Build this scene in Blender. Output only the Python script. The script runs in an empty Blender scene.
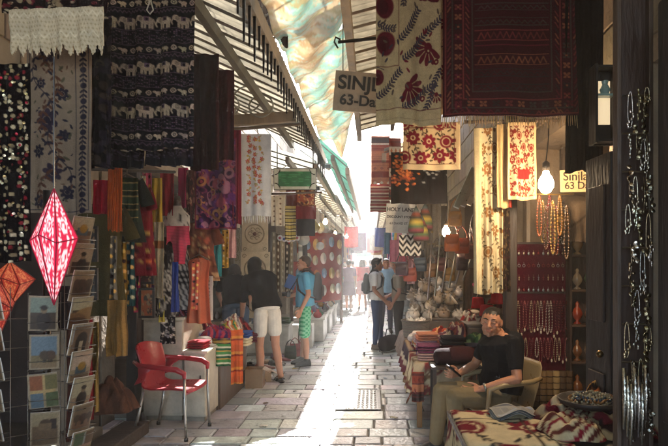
import bpy, bmesh, math, random
import numpy as np
from mathutils import Vector, Matrix, Quaternion
random.seed(7)
RNG = np.random.default_rng(7)
SC = bpy.context.scene
COL = SC.collection
R = math.radians
PI = math.pi
# the photograph's lens: focal length in photo pixels, vanishing point of the alley, eye height
F, VX, VY, EYE = 578.0, 372.0, 262.0, 1.6
def P(px, py, Y):
    return Vector(((px - VX) * Y / F, Y, EYE - (py - VY) * Y / F))
def V(*a): return Vector(a)
def lin(c):
    return tuple((x / 12.92 if x <= 0.04045 else ((x + 0.055) / 1.055) ** 2.4) for x in c)
def hx(s):
    return lin(tuple(int(s[i:i + 2], 16) / 255 for i in (0, 2, 4)))
def jit(c, a=0.15):
    k = 1 + random.uniform(-a, a)
    return tuple(max(0.0, min(1.0, x * k * (1 + random.uniform(-a, a) * .4))) for x in c)

# ------------------------------------------------------------------ materials
MATS = {}
def material(name, rough=.8, metal=0.0, var=.25, vscale=9.0, bump=.15, bscale=60.0, transl=0.0, spec=.5, coat=0.0, sheen=0.0, alpha=1.0, stretch=(1, 1, 1), rvar=.12):
    m = bpy.data.materials.new(name); m.use_nodes = True
    nt = m.node_tree; N = nt.nodes; L = nt.links
    b = N['Principled BSDF']; out = N['Material Output']
    at = N.new('ShaderNodeAttribute'); at.attribute_name = 'Col'
    tc = N.new('ShaderNodeTexCoord')
    mp = N.new('ShaderNodeMapping'); mp.inputs['Scale'].default_value = stretch
    L.new(tc.outputs['Object'], mp.inputs['Vector'])
    nz = N.new('ShaderNodeTexNoise'); nz.inputs['Scale'].default_value = vscale; nz.inputs['Detail'].default_value = 6; nz.inputs['Roughness'].default_value = .65
    L.new(mp.outputs[0], nz.inputs['Vector'])
    mr = N.new('ShaderNodeMapRange'); mr.inputs['From Min'].default_value = .25; mr.inputs['From Max'].default_value = .75
    mr.inputs['To Min'].default_value = 1 - var; mr.inputs['To Max'].default_value = 1 + var
    L.new(nz.outputs[0], mr.inputs['Value'])
    mx = N.new('ShaderNodeVectorMath'); mx.operation = 'SCALE'
    L.new(at.outputs['Color'], mx.inputs[0]); L.new(mr.outputs[0], mx.inputs['Scale'])
    L.new(mx.outputs[0], b.inputs['Base Color'])
    rr = N.new('ShaderNodeMapRange'); rr.inputs['From Min'].default_value = .3; rr.inputs['From Max'].default_value = .7
    rr.inputs['To Min'].default_value = max(.03, rough - rvar); rr.inputs['To Max'].default_value = min(1, rough + rvar)
    L.new(nz.outputs[0], rr.inputs['Value']); L.new(rr.outputs[0], b.inputs['Roughness'])
    b.inputs['Metallic'].default_value = metal
    b.inputs['Specular IOR Level'].default_value = spec
    b.inputs['Coat Weight'].default_value = coat
    b.inputs['Sheen Weight'].default_value = sheen
    if bump:
        n2 = N.new('ShaderNodeTexNoise'); n2.inputs['Scale'].default_value = bscale; n2.inputs['Detail'].default_value = 4
        L.new(mp.outputs[0], n2.inputs['Vector'])
        bp = N.new('ShaderNodeBump'); bp.inputs['Strength'].default_value = bump; bp.inputs['Distance'].default_value = .02
        L.new(n2.outputs[0], bp.inputs['Height']); L.new(bp.outputs[0], b.inputs['Normal'])
    if transl:
        t = N.new('ShaderNodeBsdfTranslucent'); L.new(mx.outputs[0], t.inputs['Color'])
        ms = N.new('ShaderNodeMixShader'); ms.inputs[0].default_value = transl
        L.new(b.outputs[0], ms.inputs[1]); L.new(t.outputs[0], ms.inputs[2]); L.new(ms.outputs[0], out.inputs['Surface'])
    MATS[name] = m
    return m
def glow(name, color, strength):
    m = bpy.data.materials.new(name); m.use_nodes = True
    b = m.node_tree.nodes['Principled BSDF']
    b.inputs['Base Color'].default_value = (*color, 1); b.inputs['Emission Color'].default_value = (*color, 1)
    b.inputs['Emission Strength'].default_value = strength
    MATS[name] = m
    return m
material('cloth', .95, var=.2, vscale=14, bump=.4, bscale=130, spec=.08)
material('garment', .92, var=.16, vscale=9, bump=.55, bscale=11, spec=.08)
material('thin_cloth', .9, var=.15, vscale=14, bump=.3, bscale=130, transl=.3, spec=.1)
material('tarp', .7, var=.15, vscale=5, bump=.3, bscale=25, transl=.42, spec=.3)
material('sheet', .5, var=.22, vscale=6, bump=.15, bscale=30, transl=.5, spec=.3)
material('bright_sheet', .5, var=.2, vscale=6, bump=.15, bscale=30, transl=.85, spec=.3)
material('plastic', .35, var=.08, vscale=12, bump=.05, bscale=40, spec=.5)
material('metal', .35, metal=.9, var=.25, vscale=14, bump=.08, bscale=50)
material('tinsel', .18, metal=1.0, var=.25, vscale=40, bump=.3, bscale=90)
material('wood', .6, var=.35, vscale=10, bump=.3, bscale=40, stretch=(1, 1, .2))
material('paint', .55, var=.38, vscale=5, bump=.12, bscale=35)
material('paper', .75, var=.1, vscale=9, bump=.05, bscale=30)
material('card', .42, var=.1, vscale=30, bump=.04, bscale=30, spec=.5)
material('stone', .85, var=.32, vscale=4, bump=.6, bscale=18)
material('paver', .40, var=.42, vscale=5, bump=.7, bscale=22, spec=.5, rvar=.2)
material('skin', .5, var=.12, vscale=30, bump=.12, bscale=160, spec=.4)
material('hair', .6, var=.35, vscale=60, bump=.6, bscale=140, spec=.2, stretch=(1, 1, .25))
material('leather', .45, var=.3, vscale=16, bump=.3, bscale=90)
material('ceramic', .2, var=.12, vscale=14, bump=.05, bscale=30, coat=.3)
material('wicker', .75, var=.35, vscale=60, bump=.6, bscale=90, stretch=(1, 1, 3))
material('glassy', .08, var=.1, vscale=10, bump=.02, spec=.8)
glow('sun_glare_glow', (1.0, .97, .9), .12)  # emission that imitates sun glare on the floodlight lens
glow('bulb_glow', (1.0, .74, .46), 75)
glow('far_bulb_glow', (1.0, .75, .45), 14)
glow('shop_glow', (1.0, .76, .46), .085)

# ------------------------------------------------------------------ objects
def tag(o, label=None, cat=None, group=None, kind=None):
    if label: o['label'] = label
    if cat: o['category'] = cat
    if group: o['group'] = group
    if kind: o['kind'] = kind
    return o
def thing(name, label, cat, loc=(0, 0, 0), rz=0.0, group=None):
    o = bpy.data.objects.new(name, None); COL.objects.link(o)
    o.empty_display_size = .05
    o.location = loc; o.rotation_euler = (0, 0, rz)
    return tag(o, label, cat, group)
def dup(root, loc=None, rz=None, label=None, group=None, scale=None):
    r = root.copy(); COL.objects.link(r)
    if loc is not None: r.location = loc
    if rz is not None: r.rotation_euler = (0, 0, rz)
    if scale is not None: r.scale = (scale,) * 3
    if label: r['label'] = label
    if group: r['group'] = group
    for ch in list(root.children):
        c = ch.copy(); COL.objects.link(c); c.parent = r
        for g in ch.children:
            d = g.copy(); COL.objects.link(d); d.parent = c
    return r

class MB:
    """collects shapes; build() links them as ONE mesh object with a colour per vertex"""
    def __init__(s, c=(.5, .5, .5)):
        s.v = []; s.f = []; s.k = []; s.c = c
    def add(s, vs, fs, c=None, cols=None):
        o = len(s.v)
        s.v.extend([tuple(x) for x in vs])
        s.f.extend([tuple(i + o for i in f) for f in fs])
        if cols is not None: s.k.extend([tuple(q) for q in cols])
        else: s.k.extend([tuple(c or s.c)] * len(vs))
        return s
    def box(s, c, size, rot=None, col=None, bev=0.0):
        x, y, z = (q / 2 for q in size)
        M = rot if rot is not None else Matrix.Identity(3)
        c = Vector(c)
        if bev:
            bm = bmesh.new(); bmesh.ops.create_cube(bm, size=1.0)
            for v in bm.verts: v.co = Vector((v.co.x * size[0], v.co.y * size[1], v.co.z * size[2]))
            bmesh.ops.bevel(bm, geom=list(bm.edges), offset=bev, segments=2, affect='EDGES', profile=.5)
            bm.verts.index_update()
            vs = [c + M @ v.co for v in bm.verts]; fs = [[v.index for v in f.verts] for f in bm.faces]
            bm.free()
            return s.add(vs, fs, col)
        vs = [c + M @ Vector((a * x, b * y, d * z)) for a in (-1, 1) for b in (-1, 1) for d in (-1, 1)]
        return s.add(vs, [(0, 1, 3, 2), (4, 6, 7, 5), (0, 4, 5, 1), (2, 3, 7, 6), (0, 2, 6, 4), (1, 5, 7, 3)], col)
    def bar(s, p0, p1, w, h, col=None, up=(0, 0, 1), bev=0.0):
        p0, p1 = Vector(p0), Vector(p1); d = p1 - p0; L = d.length; d.normalize()
        u = Vector(up)
        if abs(d.dot(u)) > .98: u = Vector((1, 0, 0))
        a = d.cross(u).normalized(); b = a.cross(d)
        M = Matrix((a, d, b)).transposed()
        return s.box((p0 + p1) / 2, (w, L, h), M, col, bev)
    def tube(s, pts, r, n=8, col=None, closed=False, cols=None):
        pts = [Vector(p) for p in pts]; m = len(pts)
        rs = r if isinstance(r, (list, tuple)) else [r] * m
        vs, fs = [], []
        a = None
        for i, p in enumerate(pts):
            q0 = pts[(i - 1) % m] if (closed or i > 0) else p
            q1 = pts[(i + 1) % m] if (closed or i < m - 1) else p
            d = (q1 - q0)
            if d.length < 1e-9: d = Vector((0, 0, 1))
            d.normalize()
            if a is None:
                a = d.cross(Vector((0, 0, 1)) if abs(d.z) < .9 else Vector((1, 0, 0))).normalized()
            else:
                a = (a - d * a.dot(d))
                if a.length < 1e-6: a = d.orthogonal()
                a.normalize()
            b = d.cross(a)
            for j in range(n):
                t = 2 * PI * j / n
                vs.append(p + (a * math.cos(t) + b * math.sin(t)) * rs[i])
        for i in range(m if closed else m - 1):
            i2 = (i + 1) % m
            for j in range(n):
                j2 = (j + 1) % n
                fs.append((i * n + j, i * n + j2, i2 * n + j2, i2 * n + j))
        if not closed:
            fs.append(tuple(range(n - 1, -1, -1))); fs.append(tuple((m - 1) * n + j for j in range(n)))
        return s.add(vs, fs, col)
    def loft(s, rings, n=16, col=None, cols=None):
        """rings: (centre, u, v) ellipses"""
        vs, fs, ks = [], [], []
        for i, (c, u, w) in enumerate(rings):
            for j in range(n):
                t = 2 * PI * j / n
                vs.append(Vector(c) + Vector(u) * math.cos(t) + Vector(w) * math.sin(t))
                if cols: ks.append(cols[i])
        m = len(rings)
        for i in range(m - 1):
            for j in range(n):
                j2 = (j + 1) % n
                fs.append((i * n + j, i * n + j2, (i + 1) * n + j2, (i + 1) * n + j))
        fs.append(tuple(range(n - 1, -1, -1))); fs.append(tuple((m - 1) * n + j for j in range(n)))
        return s.add(vs, fs, col, ks if cols else None)
    def lathe(s, prof, c=(0, 0, 0), n=16, col=None, cols=None, axis=None):
        """prof: (radius, z) from bottom to top"""
        c = Vector(c)
        if axis is None: a, b, d = Vector((1, 0, 0)), Vector((0, 1, 0)), Vector((0, 0, 1))
        else:
            d = Vector(axis).normalized(); a = d.orthogonal().normalized(); b = d.cross(a)
        return s.loft([(c + d * z, a * max(r, 1e-4), b * max(r, 1e-4)) for r, z in prof], n, col, cols)
    def ball(s, c, r, n=12, m=8, col=None, rot=None):
        if not isinstance(r, (tuple, list)): r = (r, r, r)
        M = rot if rot is not None else Matrix.Identity(3)
        c = Vector(c); vs = []; fs = []
        for i in range(1, m):
            a = PI * i / m
            for j in range(n):
                t = 2 * PI * j / n
                vs.append(c + M @ Vector((r[0] * math.sin(a) * math.cos(t), r[1] * math.sin(a) * math.sin(t), r[2] * math.cos(a))))
        top = len(vs); vs.append(c + M @ Vector((0, 0, r[2]))); vs.append(c + M @ Vector((0, 0, -r[2])))
        for i in range(m - 2):
            for j in range(n):
                j2 = (j + 1) % n
                fs.append((i * n + j, (i + 1) * n + j, (i + 1) * n + j2, i * n + j2))
        for j in range(n):
            j2 = (j + 1) % n
            fs.append((top, j, j2)); fs.append((top + 1, (m - 2) * n + j2, (m - 2) * n + j))
        return s.add(vs, fs, col)
    def cap(s, p0, r0, p1, r1, n=10, col=None):
        """tapered capsule"""
        p0, p1 = Vector(p0), Vector(p1); d = (p1 - p0)
        L = d.length
        if L < 1e-6: return s.ball(p0, max(r0, r1), col=col)
        d.normalize(); a = d.orthogonal().normalized(); b = d.cross(a)
        rings = []
        for t in (-80, -55, -25, 0):
            rings.append((p0 + d * (r0 * math.sin(R(t))), a * (r0 * math.cos(R(t))), b * (r0 * math.cos(R(t)))))
        for t in (0, 25, 55, 80):
            rings.append((p1 + d * (r1 * math.sin(R(t))), a * (r1 * math.cos(R(t))), b * (r1 * math.cos(R(t)))))
        return s.loft(rings, n, col)
    def prism(s, pts, y0, y1, frame=None, col=None):
        """2-D outline (x, z) extruded from y0 to y1; frame = (origin, ex, ey, ez)"""
        o, ex, ey, ez = frame or (Vector(), Vector((1, 0, 0)), Vector((0, 1, 0)), Vector((0, 0, 1)))
        n = len(pts)
        vs = [o + ex * x + ez * z + ey * y0 for x, z in pts] + [o + ex * x + ez * z + ey * y1 for x, z in pts]
        fs = [tuple(range(n)), tuple(range(2 * n - 1, n - 1, -1))] + [(i, i + n, (i + 1) % n + n, (i + 1) % n) for i in range(n)]
        return s.add(vs, fs, col)
    def build(s, name, mat='paint', parent=None, smooth=False, world=False, origin=None, bevel=0.0):
        me = bpy.data.meshes.new(name)
        vs = np.array(s.v, dtype=np.float64).reshape(-1, 3)
        o = bpy.data.objects.new(name, me)
        if parent is not None:
            if world:
                a = parent.rotation_euler[2]; loc = np.array(parent.location)
                if parent.parent is not None: raise ValueError
                q = vs - loc; ca, sa = math.cos(-a), math.sin(-a)
                vs = np.stack([q[:, 0] * ca - q[:, 1] * sa, q[:, 0] * sa + q[:, 1] * ca, q[:, 2]], 1)
            o.parent = parent
        else:
            if origin is None and len(vs):
                origin = ((vs[:, 0].min() + vs[:, 0].max()) / 2, (vs[:, 1].min() + vs[:, 1].max()) / 2, vs[:, 2].min())
            if origin is not None:
                vs = vs - np.array(origin); o.location = origin
        me.from_pydata(vs.tolist(), [], s.f)
        at = me.color_attributes.new('Col', 'FLOAT_COLOR', 'POINT')
        k = np.ones((len(s.v), 4), dtype=np.float32); k[:, :3] = np.array(s.k, dtype=np.float32).reshape(-1, 3)
        at.data.foreach_set('color', k.ravel())
        if smooth: me.polygons.foreach_set('use_smooth', [True] * len(me.polygons))
        me.materials.append(MATS[mat] if isinstance(mat, str) else mat)
        me.update()
        COL.objects.link(o)
        if bevel:
            b = o.modifiers.new('edge', 'BEVEL'); b.width = bevel; b.segments = 2; b.limit_method = 'ANGLE'
        return o
def sub(o, name, mb, mat, **kw):
    """a sub-part: mb is in the same local frame as its part's parent"""
    c = mb.build(name, mat, None, origin=(0, 0, 0), **kw)
    c.parent = o
    return c

# ------------------------------------------------------------------ a small painter for woven and printed patterns (colour per vertex)
class Cv:
    def __init__(s, w, h, bg):
        s.w, s.h = w, h
        s.a = np.ones((h, w, 3)) * np.array(bg)
        s.yy, s.xx = np.mgrid[0:h, 0:w].astype(float)
    def _box(s, x0, y0, x1, y1):
        return max(0, int(y0) - 1), min(s.h, int(y1) + 2), max(0, int(x0) - 1), min(s.w, int(x1) + 2)
    def ell(s, cx, cy, rx, ry, col, rot=0.0):
        r = max(rx, ry); y0, y1, x0, x1 = s._box(cx - r, cy - r, cx + r, cy + r)
        if y0 >= y1 or x0 >= x1: return s
        X = s.xx[y0:y1, x0:x1] - cx; Y = s.yy[y0:y1, x0:x1] - cy
        c, q = math.cos(rot), math.sin(rot)
        d = ((X * c + Y * q) / max(rx, .3)) ** 2 + ((-X * q + Y * c) / max(ry, .3)) ** 2
        m = np.clip((1.15 - d) / .3, 0, 1)[..., None]
        s.a[y0:y1, x0:x1] = s.a[y0:y1, x0:x1] * (1 - m) + np.array(col) * m
        return s
    def rect(s, x0, y0, x1, y1, col):
        s.a[max(0, int(round(y0))):max(0, int(round(y1))), max(0, int(round(x0))):max(0, int(round(x1)))] = col
        return s
    def frame(s, m, t, col):
        s.rect(m, m, s.w - m, m + t, col); s.rect(m, s.h - m - t, s.w - m, s.h - m, col)
        s.rect(m, m, m + t, s.h - m, col); s.rect(s.w - m - t, m, s.w - m, s.h - m, col)
        return s
    def line(s, pts, wd, col):
        for (ax, ay), (bx, by) in zip(pts[:-1], pts[1:]):
            y0, y1, x0, x1 = s._box(min(ax, bx) - wd, min(ay, by) - wd, max(ax, bx) + wd, max(ay, by) + wd)
            if y0 >= y1 or x0 >= x1: continue
            X = s.xx[y0:y1, x0:x1]; Y = s.yy[y0:y1, x0:x1]
            dx, dy = bx - ax, by - ay; l2 = dx * dx + dy * dy + 1e-9
            t = np.clip(((X - ax) * dx + (Y - ay) * dy) / l2, 0, 1)
            d = np.hypot(X - ax - t * dx, Y - ay - t * dy)
            m = np.clip((wd / 2 + .5 - d), 0, 1)[..., None]
            s.a[y0:y1, x0:x1] = s.a[y0:y1, x0:x1] * (1 - m) + np.array(col) * m
        return s
    def flower(s, cx, cy, r, col, col2, n=6, rot=0.0):
        for i in range(n):
            t = rot + 2 * PI * i / n
            s.ell(cx + math.cos(t) * r * .58, cy + math.sin(t) * r * .58, r * .44, r * .27, col, t)
        s.ell(cx, cy, r * .34, r * .34, col2); s.ell(cx, cy, r * .2, r * .2, col)
        return s
    def leaf(s, x, y, l, t, col):
        return s.ell(x + math.cos(t) * l / 2, y + math.sin(t) * l / 2, l / 2, l / 5, col, t)
    def vine(s, x0, y0, x1, y1, amp, col, step=7, wd=1.2, lf=6):
        n = max(4, int(math.hypot(x1 - x0, y1 - y0) / 3)); pts = []
        L = math.hypot(x1 - x0, y1 - y0); nx, ny = -(y1 - y0) / L, (x1 - x0) / L
        for i in range(n + 1):
            t = i / n; o = amp * math.sin(t * L / 14)
            pts.append((x0 + (x1 - x0) * t + nx * o, y0 + (y1 - y0) * t + ny * o))
        s.line(pts, wd, col)
        for i in range(0, n, max(1, step // 3)):
            a = math.atan2(y1 - y0, x1 - x0)
            for q in (-1, 1): s.leaf(*pts[i], lf, a + q * .9, col)
        return s
    def noise(s, amp, seed=0, cell=1):
        g = np.random.default_rng(seed)
        n = g.random((s.h // cell + 1, s.w // cell + 1)); n = np.kron(n, np.ones((cell, cell)))[:s.h, :s.w]
        s.a *= (1 - amp + 2 * amp * n)[..., None]
        return s

def cloth(name, label, cat, rect, Y, cv, yaw=0.0, pleat=.012, npl=3.0, sway=.0, group=None, mat='cloth', fringe=0.0, fcol=None, top_pinch=0.0, thick=.004, lean=0.0, sag=0.0, seed=None, wave=0.3, mask=None, root=None):
    """a hanging textile whose top-left / bottom-right stand at photo pixels (x0,y0)-(x1,y1), Y metres from the eye"""
    x0, y0, x1, y1 = rect
    g = random.Random(seed if seed is not None else int(x0 * 31 + y0 * 7 + Y * 100))
    A, B = P(x0, y0, Y), P(x1, y1, Y)
    W, Hh = B.x - A.x, A.z - B.z
    nu, nv = cv.w, cv.h
    u = np.linspace(0, 1, nu); v = np.linspace(0, 1, nv)
    U, W_ = np.meshgrid(u, v)
    ph = g.uniform(0, 6); ph2 = g.uniform(0, 6)
    depth = pleat * (np.sin(U * npl * 2 * PI + ph + W_ * wave * 3) * (.35 + .65 * W_) + .5 * np.sin(U * npl * 4.7 * PI + ph2 - W_ * 2) * W_)
    depth = depth + lean * W_ + .25 * pleat * np.sin(W_ * 9 + U * 4 + ph)
    cx = (U - .5) * W
    if top_pinch: cx = cx * (1 - top_pinch * (1 - W_) ** 2)
    cx = cx + sway * W * np.sin(W_ * 3 + ph) * W_
    drop = W_ * Hh + sag * np.sin(U * PI) * Hh + .006 * Hh * np.sin(U * 7 + ph) * W_
    ca, sa = math.cos(yaw), math.sin(yaw)
    mid = (A + P(x1, y0, Y)) / 2
    X = mid.x + cx * ca - depth * sa * -1
    Yy = Y + cx * sa - depth * ca
    Z = A.z - drop
    vs = np.stack([X, Yy, Z], -1).reshape(-1, 3)
    cols = cv.a.reshape(-1, 3)
    idx = np.arange(nu * nv).reshape(nv, nu)
    fs = np.stack([idx[:-1, :-1], idx[1:, :-1], idx[1:, 1:], idx[:-1, 1:]], -1).reshape(-1, 4)
    if mask is not None:
        uc = (U[:-1, :-1] + U[1:, 1:]) / 2; vc = (W_[:-1, :-1] + W_[1:, 1:]) / 2
        fs = fs[mask(uc, vc).reshape(-1)]
    mb = MB(); mb.v = vs.tolist(); mb.f = [tuple(q) for q in fs.tolist()]; mb.k = cols.tolist()
    if fringe or root is not None:
        t = root or thing(name, label, cat, (mid.x, Y, B.z), 0, group)
        o = mb.build('fabric', mat, t, True, world=True)
        if fringe:
            fb = MB(fcol or (.6, .5, .4))
            row = vs.reshape(nv, nu, 3)[-1]
            k = max(8, int(W / .014))
            for i in range(k):
                q = row[min(nu - 1, int(i / (k - 1) * (nu - 1)))]
                l = fringe * g.uniform(.75, 1.15); dx, dy = g.uniform(-.008, .008), g.uniform(-.008, .008)
                fb.tube([q + np.array((0, 0, .004)), q + np.array((dx * .4, dy, -l * .5)), q + np.array((dx, dy * .5, -l))], [.0028, .0034, .0014], 4, jit(fb.c, .2))
            fb.build('fringe', 'cloth', t, True, world=True)
        ret = t
    else:
        o = mb.build(name, mat, None, True)
        tag(o, label, cat, group); ret = o
    if thick:
        sd = o.modifiers.new('thickness', 'SOLIDIFY'); sd.thickness = thick; sd.offset = 0
    return ret
def text(body, size, loc, rot, mat, parent, name='lettering', bold=.0, align='CENTER', ext=.0015):
    cu = bpy.data.curves.new(name, 'FONT'); cu.body = body; cu.size = size; cu.align_x = align; cu.align_y = 'CENTER'
    cu.extrude = ext; cu.offset = bold
    o = bpy.data.objects.new(name, cu); COL.objects.link(o)
    dg = bpy.context.evaluated_depsgraph_get(); dg.update()
    me = bpy.data.meshes.new_from_object(o.evaluated_get(dg)); bpy.data.objects.remove(o)
    me.materials.clear(); me.materials.append(mat)
    o = bpy.data.objects.new(name, me); COL.objects.link(o)
    o.parent = parent; o.location = loc; o.rotation_euler = rot
    return o
# ------------------------------------------------------------------ people: one continuous body each, clothes and hair as children
def remeshed(mb, name, mat, parent, voxel, smooth=4, colf=None, factor=.5):
    me = bpy.data.meshes.new(name + '_src'); me.from_pydata(mb.v, [], mb.f); me.update()
    o = bpy.data.objects.new(name + '_src', me); COL.objects.link(o)
    bm = bmesh.new(); bm.from_mesh(me); bmesh.ops.recalc_face_normals(bm, faces=bm.faces); bm.to_mesh(me); bm.free()
    r = o.modifiers.new('r', 'REMESH'); r.mode = 'VOXEL'; r.voxel_size = voxel; r.use_smooth_shade = True
    if smooth:
        q = o.modifiers.new('s', 'SMOOTH'); q.iterations = smooth; q.factor = factor
    dg = bpy.context.evaluated_depsgraph_get(); dg.update()
    m2 = bpy.data.meshes.new_from_object(o.evaluated_get(dg))
    bpy.data.objects.remove(o)
    m2.name = name
    n = len(m2.vertices)
    co = np.zeros(n * 3, dtype=np.float32); m2.vertices.foreach_get('co', co); co = co.reshape(-1, 3)
    k = np.ones((n, 4), dtype=np.float32)
    c = colf(co) if colf else np.array(mb.c)
    k[:, :3] = c
    at = m2.color_attributes.new('Col', 'FLOAT_COLOR', 'POINT'); at.data.foreach_set('color', k.ravel())
    m2.polygons.foreach_set('use_smooth', [True] * len(m2.polygons))
    m2.materials.clear(); m2.materials.append(MATS[mat])
    ob = bpy.data.objects.new(name, m2); COL.objects.link(ob); ob.parent = parent
    return ob

def hand(mb, w, d, n, t, s=1.0, curl=.5, spread=1.0):
    """wrist w, pointing d, back-of-hand normal n, thumb side t"""
    w, d, n, t = Vector(w), Vector(d).normalized(), Vector(n).normalized(), Vector(t).normalized()
    kn = []
    for i, q in enumerate((.030, .010, -.010, -.029)):
        k = w + d * (.088 - .004 * abs(i - 1)) * s + t * q * s * spread; kn.append(k)
        mb.cap(w + t * q * .55 * s + d * .008, .013 * s, k, .0105 * s, 8)
    for i, (k, l) in enumerate(zip(kn, (.072, .080, .075, .058))):
        fan = t * (.10 - .07 * i) * spread
        d1 = (d * math.cos(curl * .5) - n * math.sin(curl * .5) + fan).normalized()
        d2 = (d * math.cos(curl * 1.2) - n * math.sin(curl * 1.2) + fan).normalized()
        d3 = (d * math.cos(curl * 1.8) - n * math.sin(curl * 1.8) + fan * .6).normalized()
        a = k + d1 * l * .45 * s; b = a + d2 * l * .32 * s; c = b + d3 * l * .24 * s
        mb.cap(k, .0095 * s, a, .0088 * s, 8); mb.cap(a, .0088 * s, b, .008 * s, 8); mb.cap(b, .008 * s, c, .0065 * s, 8)
    a = w + d * .02 * s + t * .022 * s
    b = w + d * .052 * s + t * .052 * s - n * .012 * s; c = b + (d * .9 + t * .35 - n * .25).normalized() * .030 * s
    e = c + (d - n * .3).normalized() * .024 * s
    mb.cap(a, .014 * s, b, .0115 * s, 8); mb.cap(b, .0115 * s, c, .0095 * s, 8); mb.cap(c, .0095 * s, e, .007 * s, 8)

def spine_rings(pts, prof, lefts, infl=0.0, n=18):
    """pts: polyline pelvis..neck ; prof: (t, depth radius, side radius)"""
    pts = [Vector(p) for p in pts]
    def at(t):
        x = t * (len(pts) - 1); i = min(int(x), len(pts) - 2); f = x - i
        p0 = pts[max(0, i - 1)]; p1 = pts[i]; p2 = pts[i + 1]; p3 = pts[min(len(pts) - 1, i + 2)]
        return .5 * ((2 * p1) + (p2 - p0) * f + (2 * p0 - 5 * p1 + 4 * p2 - p3) * f * f + (3 * p1 - p0 - 3 * p2 + p3) * f ** 3)
    rings = []
    for t, a, b in prof:
        c = at(t); dd = (at(min(1, t + .03)) - at(max(0, t - .03))).normalized()
        l = (lefts[0].lerp(lefts[1], t)); l = (l - dd * l.dot(dd)).normalized(); f = l.cross(dd)
        rings.append((c, f * (a + infl), l * (b + infl)))
    return rings

TORSO = [(0.0, .085, .135), (.10, .115, .165), (.22, .12, .17), (.40, .105, .145), (.58, .112, .152), (.76, .125, .172), (.88, .115, .175), (.95, .085, .135), (1.0, .058, .075)]

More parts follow.
